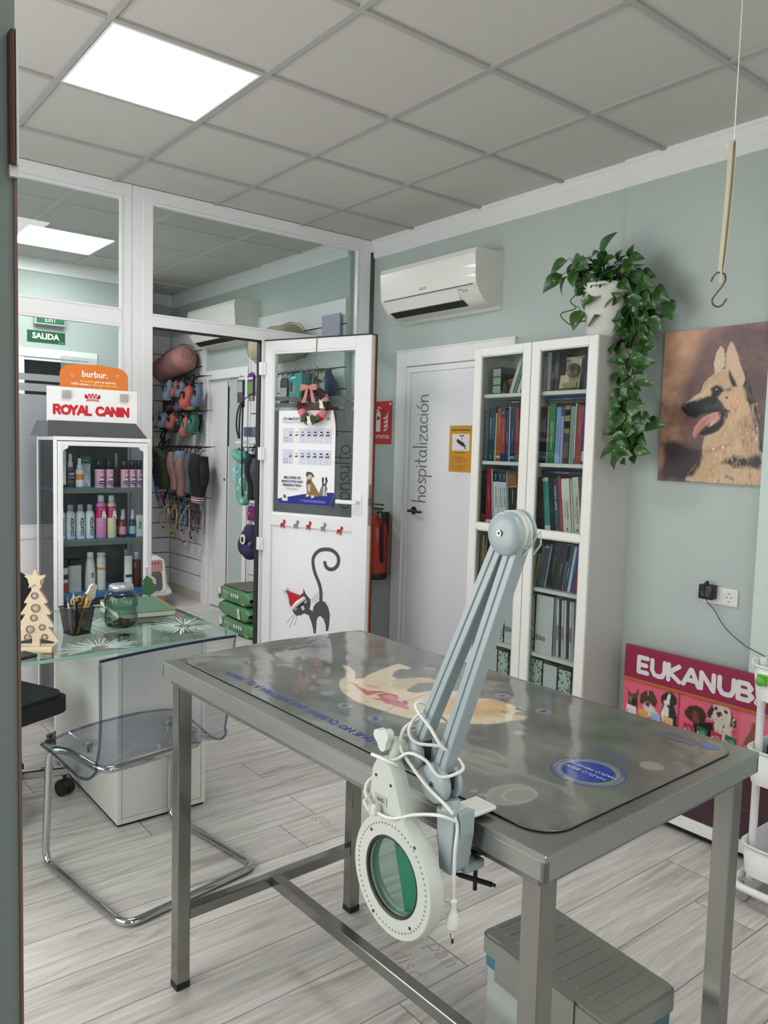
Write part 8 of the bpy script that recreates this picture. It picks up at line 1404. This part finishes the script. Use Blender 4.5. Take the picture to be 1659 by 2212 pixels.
bedroll('cream rolled pet bed in clear plastic on top of the shop wall panel', (1.46, .78, 2.17), (1.47, .30, 2.21), .135, '#c9b79c', .9, 3)
# ---- hanging goods: rails and hooks
RAIL = mt('#1b1c1e', r=.45, m=.3)
for nm, y_0, y_1, z_, lb in (('r', 1.86, 2.36, 2.05, 'upper rail with pet toys on the shop wall'), ('r', 1.86, 2.70, 1.745, 'second rail with pet toys on the shop wall'), ('r', 1.80, 2.60, 1.425, 'hook rail for dog coats on the shop wall'), ('r', 1.86, 2.6, .97, 'hook rail for dog harnesses on the shop wall'), ('r', .70, 1.10, 1.435, 'hook rail by the sliding door for dog jumpers'), ('r', .0, .60, 1.99, 'hook rail of packaged goods behind the glazed door')):
    t = T('hook_rail', lb, 'rail', (1.60, (y_0+y_1)/2, z_)); a = MB(); a.cyl((1.535, y_0, z_), (1.535, y_1, z_), .0035, RAIL, n=8); P('bar', a, t, w=True)
    n_ = int((y_1-y_0)/.075); 
    for i in range(n_+1):
        y_ = y_0+.02+i*(y_1-y_0-.04)/max(1, n_); a = MB(); a.tube([(1.611, y_, z_+.01), (1.535, y_, z_), (1.475, y_, z_+.002), (1.465, y_, z_+.014)], .0026, RAIL, 6); a.tube(smooth_line([(1.45, y_, z_), (1.45, y_-.014, z_-.02), (1.45, y_, z_-.035), (1.45, y_+.014, z_-.02), (1.45, y_+.006, z_-.006)], 4), .003, RAIL, 6); P('hook', a, t, w=True)
g_t = 'hanging pet shoes and toys on the shop wall'
def dull(h):
    v = [int(h[i:i+2], 16) for i in (1, 3, 5)]; g = sum(v)/3; return '#'+''.join('%02x' % int(max(0, min(255, (.8*c+.2*g)*.86))) for c in v)
def toy(label, x, y, z0, z1, w, c1, c2, c3, group=g_t, foot=None, tilt=0.0):
    """cup-like padded pet boot: shell, dark window, round badge, coloured toe"""
    c1 = dull(c1); foot = dull(foot) if foot else None; y -= (1.5-x)*.9
    t = T('padded_pet_boot', label, 'pet accessory', (x, y, z1), 0, group); h = z1-z0; M_ = Matrix.Rotation(tilt, 4, 'X')
    a = MB(); sec = []
    for k, (zf, wf, df) in enumerate(((0, .10, .12), (-.08, .55, .5), (-.2, .92, .8), (-.45, 1, 1), (-.7, 1.02, 1.15), (-.9, .95, 1.2), (-1, .7, .9))): sec.append([tuple(M_ @ Vector((.5*w*df*math.cos(u)-.02*(k > 3), .5*w*wf*math.sin(u), h*zf))) for u in np.linspace(0, 6.283, 17)[:-1]])
    m_ = mt(c1, r=.6, n=.06); n_ = 16; a.add([p for s_ in sec for p in s_], [(j*n_+i, (j+1)*n_+i, (j+1)*n_+(i+1) % n_, j*n_+(i+1) % n_) for j in range(len(sec)-1) for i in range(n_)], m_, True); a.add(sec[-1], [tuple(range(16))], mt(foot or c1, r=.6)); P('shell', a, t, fix=True)
    a = MB(); a.prism([(p[0]*w*.5, p[1]*h) for p in ((-.62, -.30), (.62, -.28), (.72, -.62), (-.66, -.66))], w*.505, w*.535, mt(c2, r=.6), M_ @ frame((0, 0, 0), (0, -1, 0), (0, 0, 1))); P('window', a, t, 'dark window')
    a = MB(); a.prism(CIR((0, -.47*h), w*.17, h*.09), w*.54, w*.55, mt(c3, r=.5), M_ @ frame((0, 0, 0), (0, -1, 0), (0, 0, 1)), cap2=False); P('badge', a, t, 'round badge')
    if foot: a = MB(); a.ball((-.015*w*8*.2, 0, -h*.93), w*.5, mt(foot, r=.6), 14, (1.1, .98, .42), M_); P('toe', a, t, 'coloured toe')
    a = MB(); a.tube([(0, 0, -.01), (.01, 0, .02), (.02, 0, .035)], .003, mt(c1, r=.6), 6); P('loop', a, t)
    return t
for args in (('light blue padded pet boot with a cream toe, upper left of the toy rails', 1.46, 2.49, 1.85, 2.045, .085, '#8fbde0', '#49627a', '#c9dff0', g_t, '#d9d2b8', .1), ('coral and green pet boot on the upper rail beside the light blue one', 1.47, 2.36, 1.88, 2.03, .07, '#d0685c', '#2c5a52', '#7fb8a8', g_t, None, .15), ('grey blue pet boot with dark window on the upper rail', 1.47, 2.235, 1.87, 2.02, .075, '#6f86a4', '#1d1c22', '#b5402f', g_t, None, .1), ('large coral pet boot with orange badge and yellow toe on the upper rail', 1.45, 2.065, 1.76, 1.97, .12, '#cf5548', '#1a1718', '#d2472a', g_t, '#d6c95a', .05), ('steel blue pet boot at the right end of the upper rail', 1.50, 1.935, 1.78, 1.98, .085, '#5b7396', '#191a20', '#7a3030', g_t, None, 0), ('dark red pet boot low on the upper rail', 1.49, 2.47, 1.755, 1.86, .075, '#6a1f22', '#3a1315', '#4a1518', g_t, None, .1), ('clear plastic wrapped grey pet boot on the upper rail', 1.47, 2.24, 1.745, 1.865, .09, '#4a5566', '#22252c', '#8f98a4', g_t, None, .2),
             ('white pet boot with red sole, left end of the second rail', 1.44, 2.735, 1.615, 1.735, .105, '#b9c6d6', '#2a2224', '#7a3a30', g_t, '#a8382c', .15), ('light blue and black pet boot, second on the second rail', 1.45, 2.585, 1.60, 1.745, .10, '#8fb4d0', '#16161a', '#a03a2c', g_t, None, .15), ('coral pet boot with black window, middle of the second rail', 1.46, 2.405, 1.585, 1.735, .10, '#cf5d54', '#1b1618', '#b03a30', g_t, '#c9584e', .1), ('black pet boot with pale stripe on the second rail', 1.47, 2.25, 1.60, 1.72, .075, '#1d1f22', '#3a4a4a', '#9fb8b0', g_t, None, 0), ('coral and green pet boot hanging low on the second rail', 1.46, 2.13, 1.52, 1.70, .08, '#c9605a', '#1f6a5a', '#4aa58f', g_t, '#c9605a', .05), ('teal pet boot at the right end of the second rail', 1.49, 2.0, 1.54, 1.735, .095, '#1d6a62', '#17524e', '#7fc0b4', g_t, '#3a7f9a', 0), ('added black boot shape for the dark gap behind the light blue one on the upper rail', 1.53, 2.43, 1.80, 2.02, .10, '#17171a', '#0e0e10', '#3a3a3e', g_t, None, 0), ('added black boot shape for the dark gap between the coral and grey blue ones on the upper rail', 1.53, 2.29, 1.80, 2.03, .11, '#1b1a1d', '#0e0e10', '#4a2a2a', g_t, None, 0), ('added black boot shape for the dark gap behind the large coral one on the upper rail', 1.55, 2.13, 1.78, 2.0, .12, '#151517', '#0e0e10', '#33333a', g_t, None, 0), ('added dark navy boot shape for the dark gap between the two coral ones on the second rail', 1.52, 2.31, 1.56, 1.72, .10, '#1f2733', '#101114', '#5a2a28', g_t, None, 0), ('added black boot shape for the dark gap behind the teal one on the second rail', 1.55, 2.06, 1.56, 1.735, .11, '#18191b', '#0e0e10', '#2a4a48', g_t, None, 0), ('added black boot shape for the dark gap at the far left of the second rail', 1.54, 2.62, 1.58, 1.72, .11, '#161618', '#0e0e10', '#7a2a2a', g_t, None, 0)): toy(*args)  # plain black and navy boots are added shapes for the dark gaps between goods
a = MB(); BLKF = mt('#1f1e20', r=.8, n=.35, ns=120)
a.grid(lambda u, v: (1.50+.03*math.sin(u*6.28), 2.62+.06*math.cos(u*6.28)*(1-.15*v), 2.0-.26*v), 16, 10, BLKF, True); O('black_patterned_pouch', a, 'black patterned bandana pouch left of the toy rails', 'pet accessory', (1.5, 2.62, 1.74), 0, None, True)
a = MB(); a.box((1.50, 2.02, 1.99), (1.503, 2.09, 2.07), mt('#17171a', r=.5)); a.prism(CIR((0, 0), .012), .002, .003, mt('#8f93c4'), frame((1.499, 2.055, 2.04), (0, -1, 0), (0, 0, 1)), cap2=False); O('header_card', a, 'black header card with lilac mark above the large coral boot', 'card', (1.5, 2.055, 1.99), 0, None, True)
def leash(label, pts, w_, col, name='leash', cat='leash', group=None, t_=.003):
    a = MB(); a.strap(smooth_line(pts, 5), w_, t_, (0, 1, 0), mt(col, r=.7, n=.1)); return O(name, a, label, cat, pts[-1], 0, group, True)
leash('neon green leash hanging at the left edge of the doorway', [(1.44, 2.74, 1.98), (1.42, 2.745, 1.8), (1.41, 2.735, 1.66), (1.42, 2.74, 1.55), (1.42, 2.75, 1.40)], .022, '#9fd67a')
for k, (y_, z0, z1, c_, lb) in enumerate(((2.66, 1.44, 1.60, '#26262a', 'black patterned collar card hanging under the second rail'), (2.72, 1.30, 1.52, '#33302c', 'dark brown leash bundle behind the green jacket'), (2.60, 1.32, 1.50, '#3a3a38', 'dark grey leash loop behind the green jacket'), (2.76, 1.24, 1.40, '#7a2f2c', 'dark red cord by the neon green leash'))): leash(lb, [(1.52, y_, z1), (1.47, y_+.02, (z0+z1)/2), (1.50, y_-.01, z0), (1.48, y_-.035, (z0+z1)/2), (1.52, y_-.02, z1-.01)], .03, c_, 'leash_bundle', 'leash', None, .006)
g_c = 'dog coats on the hook rail'
def coat(label, y, z0, z1, w, col, plastic=False, th=.045, x=1.45, tilt=0.0, fur=None, hem=None, name='dog_coat', sleeve=False):
    y -= (1.5-x)*1.1; w *= .98; th *= 2.3; col = dull(col)
    t = T(name, label, 'dog coat', (x, y, z1), 0, g_c); h = z1-z0; M_ = Matrix.Rotation(tilt, 4, 'X'); m_ = mt(col, r=.85, n=.12, ns=90, bump=.3)
    def f(u, v, k=1.0):
        th_ = u*2*math.pi; wv = (.72+.28*min(1, v*4))*(1-.10*max(0, v-.8)/.2); return tuple(M_ @ Vector((th*.5*k*math.copysign(abs(math.cos(th_))**.6, math.cos(th_))*(.7+.3*math.sin(3*v+1))+.008*math.sin(9*v+4*u), w*.5*k*wv*math.copysign(abs(math.sin(th_))**.7, math.sin(th_)), -h*v)))
    a = MB(); a.grid(lambda u, v: f(u, v), 26, 16, m_, True); a.add([f(i/26, 1) for i in range(26)], [tuple(range(26))], m_); a.add([f(i/26, 0) for i in range(26)], [tuple(range(25, -1, -1))], m_); P('cloth', a, t)
    if fur: a = MB(); a.tube([tuple(M_ @ Vector((-.03+.055*math.cos(u), .01+w*.42*math.sin(u), -h*.22-.09*math.cos(u)))) for u in np.linspace(0, 6.283, 21)[:-1]], .026, mt(fur, r=.95, n=.4, ns=150, bump=1), 8, True); P('fur_collar', a, t, 'grey fur collar')
    if hem:
        a = MB()
        for j, c_ in enumerate(hem): a.grid(lambda u, v: f(u, .86+.05*j+.028*v, 1.03), 26, 1, mt(c_, r=.8), True)
        P('hem_stripe', a, t, 'pale hem stripes')
    if sleeve: a = MB(); a.tube([(0, -w*.3, -h*.12), (-.01, -w*.62, -h*.28), (-.01, -w*.66, -h*.48), (-.012, -w*.60, -h*.62)], [.03, .036, .03, .024], m_, 10); P('sleeve', a, t)
    if plastic: a = MB(); a.grid(lambda u, v: tuple(Vector(f(u, -.06+1.14*v, 1.16))+Vector((.006*math.sin(31*v+9*u), .006*math.sin(23*u+17*v), 0))), 30, 22, PLAST, True); P('plastic_wrap', a, t, 'clear plastic bag')
    a = MB(); a.tube([(0, 0, -.01), (.005, 0, .03), (.03, 0, .05), (.06, 0, .05)], .003, RAIL, 6); P('hanger', a, t, 'black hook hanger'); return t
tc = coat('olive green dog jacket with grey fur collar on the left of the coat rail', 2.585, 1.03, 1.385, .21, '#38402a', False, .07, 1.42, -.12, '#55564e')
a = MB(); a.box((-.043, -.075, -.22), (-.040, -.01, -.10), mt('#d3d6d8', r=.3)); a.prism(CIR((0, 0), .014, .02), 0, .001, BLK, frame((-.0435, -.045, -.15), (0, -1, 0), (0, 0, 1)), cap2=False); P('hang_tag', a, tc, 'white tag with a dog picture')
coat('pink fleece dog coat in plastic right of the olive jacket', 2.36, 1.03, 1.375, .12, '#c0837a', True, .06, 1.44, -.10)
coat('light blue dog shirt in plastic between the two pink fleeces', 2.25, 1.14, 1.385, .12, '#8fa9cf', True, .05, 1.46, -.1)
coat('pink fleece dog coat in plastic hanging lower on the coat rail', 2.165, .985, 1.33, .11, '#bd7f75', True, .06, 1.45, .12)
coat('clear wrapped grey dog raincoat on the coat rail', 2.06, 1.02, 1.37, .10, '#6a7280', True, .04, 1.47, .08)
coat('dark grey wrapped dog raincoat beside the black coat', 1.98, 1.0, 1.36, .09, '#3a404a', True, .04, 1.49, .06)
coat('black dog coat with pink and white hem at the right end of the coat rail', 1.88, .935, 1.345, .17, '#151517', False, .07, 1.48, .06, None, ('#c98f96', '#e0dcda', '#c98f96'), 'dog_coat', True)
leash('blue dotted bandana hanging left of the olive jacket', [(1.46, 2.745, 1.30), (1.43, 2.745, 1.2), (1.44, 2.735, 1.10), (1.45, 2.73, 1.04)], .075, '#1f2f8f', 'dotted_bandana', 'bandana')
for i in range(14):
    pass
leash('light blue scarf strip left of the bandana', [(1.47, 2.80-.03, 1.28), (1.45, 2.765, 1.1), (1.46, 2.75, .98), (1.47, 2.74, .90)], .05, '#5f8fc0', 'scarf_strip', 'scarf')
leash('pink leash loop under the blue dotted bandana', [(1.50, 2.72, .99), (1.48, 2.735, .90), (1.47, 2.70, .83), (1.48, 2.675, .87), (1.49, 2.69, .95)], .018, '#d8738f', 'leash_loop', 'leash')
leash('black strap hanging behind the harnesses on the left', [(1.52, 2.62, 1.02), (1.49, 2.64, .93), (1.48, 2.60, .86), (1.50, 2.55, .84)], .03, '#1a1a1c', 'strap_bundle', 'strap')
g_h = 'dog harnesses on the lower hook rail'
def harness(label, y, z0, z1, w, c1, c2, x=1.47, tube=False, seed=0):
    y -= (1.5-x)*1.0
    t = T('dog_harness', label, 'harness', (x, y, z1), 0, g_h); h = z1-z0; rn = random.Random(seed); m1 = mt(c1, r=.55, n=.15, ns=80); m2 = mt(c2, r=.6, n=.1)
    loops = [[(0, 0, 0), (-.03, .32*w, -.25*h), (-.04, .5*w, -.55*h), (-.02, .25*w, -.92*h), (-.01, -.05*w, -h), (-.03, -.4*w, -.7*h), (-.02, -.42*w, -.35*h), (0, -.1*w, -.05*h)], [(.0, .02, -.1*h), (.02, .3*w, -.4*h), (.02, .12*w, -.75*h), (.01, -.2*w, -.6*h), (.01, -.15*w, -.2*h)]]
    for j, lp in enumerate(loops):
        a = MB(); pts = smooth_poly(lp, 5)
        if tube: a.tube(pts, .0095, (m1, m2)[j], 8, True)
        else: a.strap(pts+[pts[0]], .03, .004, (0.3, .8, 0), (m1, m2)[j])
        P('strap_loop', a, t)
    a = MB()
    for k in range(4): q = loops[0][(2*k+1) % 8]; a.box((q[0]-.008, q[1]-.014, q[2]-.009), (q[0]+.008, q[1]+.014, q[2]+.009), BLK if k % 2 else mt('#b0b2b4', r=.3, m=.8), .002)
    a.tube([(0, .012*math.cos(u), .012*math.sin(u)-.01) for u in np.linspace(0, 6.283, 13)[:-1]], .002, CHROME, 5, True); P('buckle', a, t); return t
harness('silver grey cord dog harness at the left of the lower rail', 2.52, .645, .87, .17, '#b5b6b4', '#9a9b98', 1.45, True, 1); harness('bronze gold cord dog harness on the lower rail', 2.345, .60, .88, .17, '#9a7a48', '#7f6238', 1.46, True, 2); harness('blue strap dog harness on the lower rail', 2.165, .645, .94, .13, '#2f7fae', '#3a6f92', 1.48, False, 3); harness('pink and black dog harness hanging lowest on the lower rail', 2.08, .545, .90, .18, '#d78ca6', '#1c1b1d', 1.46, False, 4); harness('maroon black dog harness at the right end of the lower rail', 1.94, .60, .87, .15, '#4a2228', '#26181c', 1.47, False, 5); harness('black strap dog harness left of the blue one on the lower rail', 2.27, .66, .95, .15, '#1d1c1f', '#3a2026', 1.50, False, 7); harness('dark blue dog harness behind the pink one on the lower rail', 2.10, .70, .95, .13, '#26466a', '#1d1d22', 1.53, False, 8); harness('dark red dog harness behind the maroon one on the lower rail', 1.98, .66, .95, .13, '#5a1f28', '#2a1518', 1.53, False, 9); harness('dark purple dog harness at the back of the lower rail', 2.42, .72, .95, .12, '#3a2638', '#241a24', 1.53, False, 6)
# ---- right of the sliding door
t = T('dog_jumper', 'mint green flowered dog jumper hanging by the sliding door', 'dog jumper', (1.45, 1.02, 1.41)); MJ = mt('#69a99e', r=.9, n=.08, ns=120, bump=.5)
def jf(u, v, k=1.0):
    th_ = u*2*math.pi; w_ = (.072 if v < .14 else .074+.016*math.sin((v-.14)*3.0))*(1-.55*max(0, v-.9)/.1)*k; return (.038*k*math.cos(th_), w_*math.sin(th_)+(.018 if v < .12 else 0)-.02*v, -.43*v)
a = MB(); a.grid(jf, 26, 22, MJ, True); a.add([jf(i/26, 1) for i in range(26)], [tuple(range(26))], MJ); P('knit_body', a, t)
a = MB(); a.tube([(.045*math.cos(u), .018+.075*math.sin(u), -.045+.03*math.sin(u)) for u in np.linspace(0, 6.283, 21)[:-1]], .032, MJ, 10, True); P('rolled_collar', a, t)
a = MB(); FLW = mt('#e6e6e2', r=.8); rn = random.Random(12)
for k in range(20):
    u_ = .5+rn.uniform(-.2, .2); v_ = .2+.75*(k/20); p = Vector(jf(u_, v_, 1.0)); nn = Vector((math.cos(u_*6.283)*.074, math.sin(u_*6.283)*.038, 0)).normalized(); M_ = frame(p+nn*.0015, Vector((0, 0, 1)).cross(nn), (0, 0, 1))
    for i in range(5): a.prism(CIR((.0085*math.cos(i*1.257), .0085*math.sin(i*1.257)), .0062), 0, .001, FLW, M_, cap2=False)
    a.prism(CIR((0, 0), .0045), .001, .0016, mt('#4a2a30'), M_, cap2=False)
P('flower', a, t, 'white flower motifs')
a = MB(); a.box((-.05, .035, -.24), (-.047, .068, -.125), mt('#8fc4e6', r=.4)); a.prism(CIR((0, 0), .010), 0, .0008, mt('#e6eef4'), frame((-.0505, .05, -.155), (0, -1, 0), (0, 0, 1)), cap2=False); P('hang_tag', a, t, 'light blue tag')
a = MB(); a.tube([(0, .0, -.01), (-.01, 0, .02), (.01, 0, .03)], .003, RAIL, 6); P('hanger', a, t)
g_c = 'wrapped goods by the sliding door'
coat('black dog coat hanging right of the mint jumper', .90, 1.03, 1.385, .10, '#1a1b1e', False, .06, 1.47, .02); coat('grey plastic wrapped dog coat right of the mint jumper', .79, 1.05, 1.355, .12, '#5a6068', True, .07, 1.46, 0)
def pack(label, y, z0, z1, w, cols, x=1.46, clear=False, name='hanging_packet', pic=None):
    t = T(name, label, 'packet', (x, y, z0), 0, 'hanging packets in the shop'); h = z1-z0; a = MB(); a.box((-.012, -w/2, 0), (.012, w/2, h*.9), mt(cols[0], r=.35, n=.1, ns=40), .005, 2)
    for z0_, z1_, c_ in cols[1:]: a.box((-.0128, -w/2+.003, h*z0_), (-.0118, w/2-.003, h*z1_), mt(c_, r=.4, n=.2, ns=50))
    P('contents', a, t); a = MB(); a.box((-.002, -w/2, h*.9), (.002, w/2, h), mt(cols[0] if not clear else '#d9dadb', r=.4)); a.tube([(.0, .01, h), (.0, 0, h+.014), (0, -.01, h)], .002, RAIL, 5); P('header', a, t)
    if clear: a = MB(); a.box((-.016, -w/2-.004, -.004), (.016, w/2+.004, h*.93), PLAST, .004); P('plastic_wrap', a, t)
    return t
pack('dark grey brush set in a clear bag near the top of the sliding door', 1.045, 1.75, 1.985, .085, ['#33333a', (.0, .14, '#b9a9cf'), (.5, .85, '#a9abac')], 1.44, True); pack('purple green pouch with a leafy picture hanging by the sliding door', .90, 1.84, 2.01, .095, ['#5a2a7a', (.05, .6, '#5f8a45'), (.7, .8, '#cfc3d9')], 1.45); pack('pale beige packet behind the purple green pouch', .98, 1.80, 1.97, .06, ['#b5a894'], 1.50); pack('dark purple packet with meat picture right of the black lead', .80, 1.495, 1.71, .12, ['#4a1f5a', (.02, .55, '#4a2a26'), (.5, .62, '#4f6a34')], 1.48); pack('black packet above the dark purple one by the doorway', .82, 1.73, 1.83, .10, ['#1e1e21', (.3, .6, '#77777a')], 1.49); pack('violet tag packet with an orange toy by the doorway', .862, .868, .985, .105, ['#6a2166', (.25, .55, '#7a2a74')], 1.45)
a = MB(); a.ball((0, 0, 0), .016, mt('#d9532a', r=.4), 12, (.6, .8, 1.1)); O('orange_charm', a, 'small orange drop toy on the violet tag packet', 'toy', (1.432, .868, .918))
leash('black dog lead looped in front of the packets by the doorway', [(1.43, .80, 1.86), (1.40, .93, 1.80), (1.39, 1.0, 1.72), (1.39, 1.02, 1.60), (1.40, 1.0, 1.51), (1.39, .97, 1.52), (1.39, .975, 1.60), (1.39, .96, 1.72), (1.40, .945, 1.78)], .024, '#131315', 'dog_lead', 'lead'); leash('black lead strap hanging straight down over the grey coat', [(1.41, .955, 1.80), (1.40, .945, 1.5), (1.40, .94, 1.2), (1.41, .945, 1.05)], .02, '#111113', 'dog_lead', 'lead')
t = T('cat_scarf', 'dark patterned scarf with a cat face hanging low by the doorway', 'scarf', (1.44, .87, .69)); NP_ = mt('#2a2450', r=.8, n=.1); a = MB(); a.tube([(.02*math.sin(2*u), .075*math.cos(u), .02+.085*math.sin(u)) for u in np.linspace(0, 6.283, 25)[:-1]], .05, NP_, 12, True); a.ball((-.01, -.02, -.06), .075, NP_, 16, (.8, 1.15, .9)); P('cloth', a, t)
a = MB(); rn = random.Random(3)
for k in range(46):
    u = rn.random()*6.283; ph = rn.uniform(-1.3, 1.3)+math.pi; c_ = Vector((0, .075*math.cos(u), .02+.085*math.sin(u))); nr = Vector((math.cos(ph), math.sin(ph)*math.cos(u), math.sin(ph)*math.sin(u))); a.ball(c_+nr*.05, .008, mt(rn.choice(['#c98a92', '#7f9ac9', '#d9b59a', '#a05a6a']), r=.7), 8, (.6, 1, 1))
P('fruit_print', a, t, 'small round printed motifs')
a = MB(); M_ = frame((-.052, .02, .03), (0, -1, 0), (0, 0, 1)); a.prism(smooth_poly([(-.03, -.03, 0), (.02, -.035, 0), (.038, .0, 0), (.03, .035, 0), (0, .042, 0), (-.03, .03, 0), (-.038, 0, 0)], 4), -.004, .003, mt('#e2dedb'), M_); a.prism(CIR((-.002, -.0), .018, .022), .003, .0045, BLK, M_, cap2=False); P('cat_face', a, t, 'white and black cat face patch'); a = MB(); a.tube([(0, 0, .14), (.005, -.03, .25)], .004, mt('#3a4a40'), 6); P('loop', a, t)
# ---- goods seen through the glass of the open door
t = T('teal_box', 'teal toy carton seen through the door glass above the wreath', 'box', (1.50, .26, 1.80), R(-8)); a = MB(); a.box((-.05, -.105, 0), (.05, .105, .17), mt('#3aa3ab', r=.4), .002); P('carton', a, t); a = MB(); a.box((-.052, .05, .045), (-.0495, .085, .115), mt('#17282e')); a.prism(CIR((-.02, .06), .024, .03), 0, .0006, mt('#b9a060'), frame((-.0504, 0, 0), (0, -1, 0), (0, 0, 1)), cap2=False); a.stroke([(-.07, .14), (.0, .143)], .012, mt('#d9f0ee'), frame((-.0504, 0, 0), (0, -1, 0), (0, 0, 1))); P('print', a, t)
t = T('lilac_card', 'lilac grey cardboard sheet leaning behind the cream bed roll', 'card', (1.585, .03, 2.14)); a = MB(); a.box((-.006, -.11, 0), (.006, .11, .23), mt('#a9a6bb', r=.6), .001); P('sheet', a, t)
pack('dark packet with white cow spots seen through the door glass', .54, 1.77, 1.96, .10, ['#2a2830', (.1, .6, '#b5b3b6')], 1.53); pack('clear bag with grey treats seen through the door glass', .41, 1.78, 1.96, .09, ['#77797c', (.1, .5, '#a9a9a6')], 1.53, True); pack('teal green flat pack behind the wreath bow', .10, 1.84, 1.95, .16, ['#2f8f84'], 1.56); pack('brown print bag right of the wreath string', -.01, 1.86, 1.98, .09, ['#6a5a4c', (.2, .8, '#b5a590')], 1.50)
t = T('bottle_toy', 'navy blue bottle shaped pack at the right of the door glass', 'toy', (1.52, -.055, 1.80)); a = MB(); a.lathe([(0, 0), (.05, 0), (.055, .02), (.055, .10), (.03, .14), (.018, .16), (.016, .185), (0, .188)], mt('#23395a', r=.4), 22); P('body', a, t); a = MB(); a.box((-.058, -.03, .03), (-.05, .03, .09), mt('#8fa3b5')); P('label_patch', a, t)
for k, (y_, z_, c_, lb) in enumerate(((.03, 1.78, '#17181b', 'black crumpled harness bag right behind the wreath'), (.12, 1.76, '#2a2c30', 'dark muzzle hanging behind the wreath ring'))): a = MB(); a.ball((0, 0, .07), .075, mt(c_, r=.6, n=.3, ns=60), 14, (.5, 1.1, 1)); a.tube([(0, .05, .12), (0, .02, .2), (0, -.02, .2), (0, -.05, .12)], .004, mt('#3a2a22'), 6); O('dark_bag', a, lb, 'bag', (1.50, y_, z_))
t = T('collar_display', 'dark red pet collar display box with white lettering behind the door glass', 'display box', (1.53, .08, 1.60)); a = MB(); a.box((-.06, -.16, 0), (.06, .16, .13), mt('#8f2a34', r=.4), .003); a.box((-.0605, -.16, .0), (.0605, .16, .06), mt('#d3d4d6', r=.4)); P('carton', a, t); a = MB(); a.text('Seresto', .055, mt('#26282c'), frame((-.0615, -.05, .045), (0, -1, 0), (0, 0, 1)), .02); P('lettering', a, t)
for k in range(4): a = MB(); a.box((-.06, -.11, 0), (.06, .11, .075), mt(('#3a4a6a', '#8a8f98', '#2c3a55', '#6a7080')[k], r=.5, n=.2), .003); O('shelf_box', a, ('navy box low behind the door glass, right end', 'grey box behind the calendar top, next to the navy one', 'dark navy box behind the wreath ring', 'slate grey box behind the calendar left edge')[k], 'box', (1.53, -.0+.235*k+ (.24 if k > 0 else .0), 1.52-.0*k) if k else (1.53, .08, 1.49))
a = MB(); a.box((1.45, -.09, 1.465), (1.61, 1.15, 1.485), SLW, .002); S('trim_9', a)
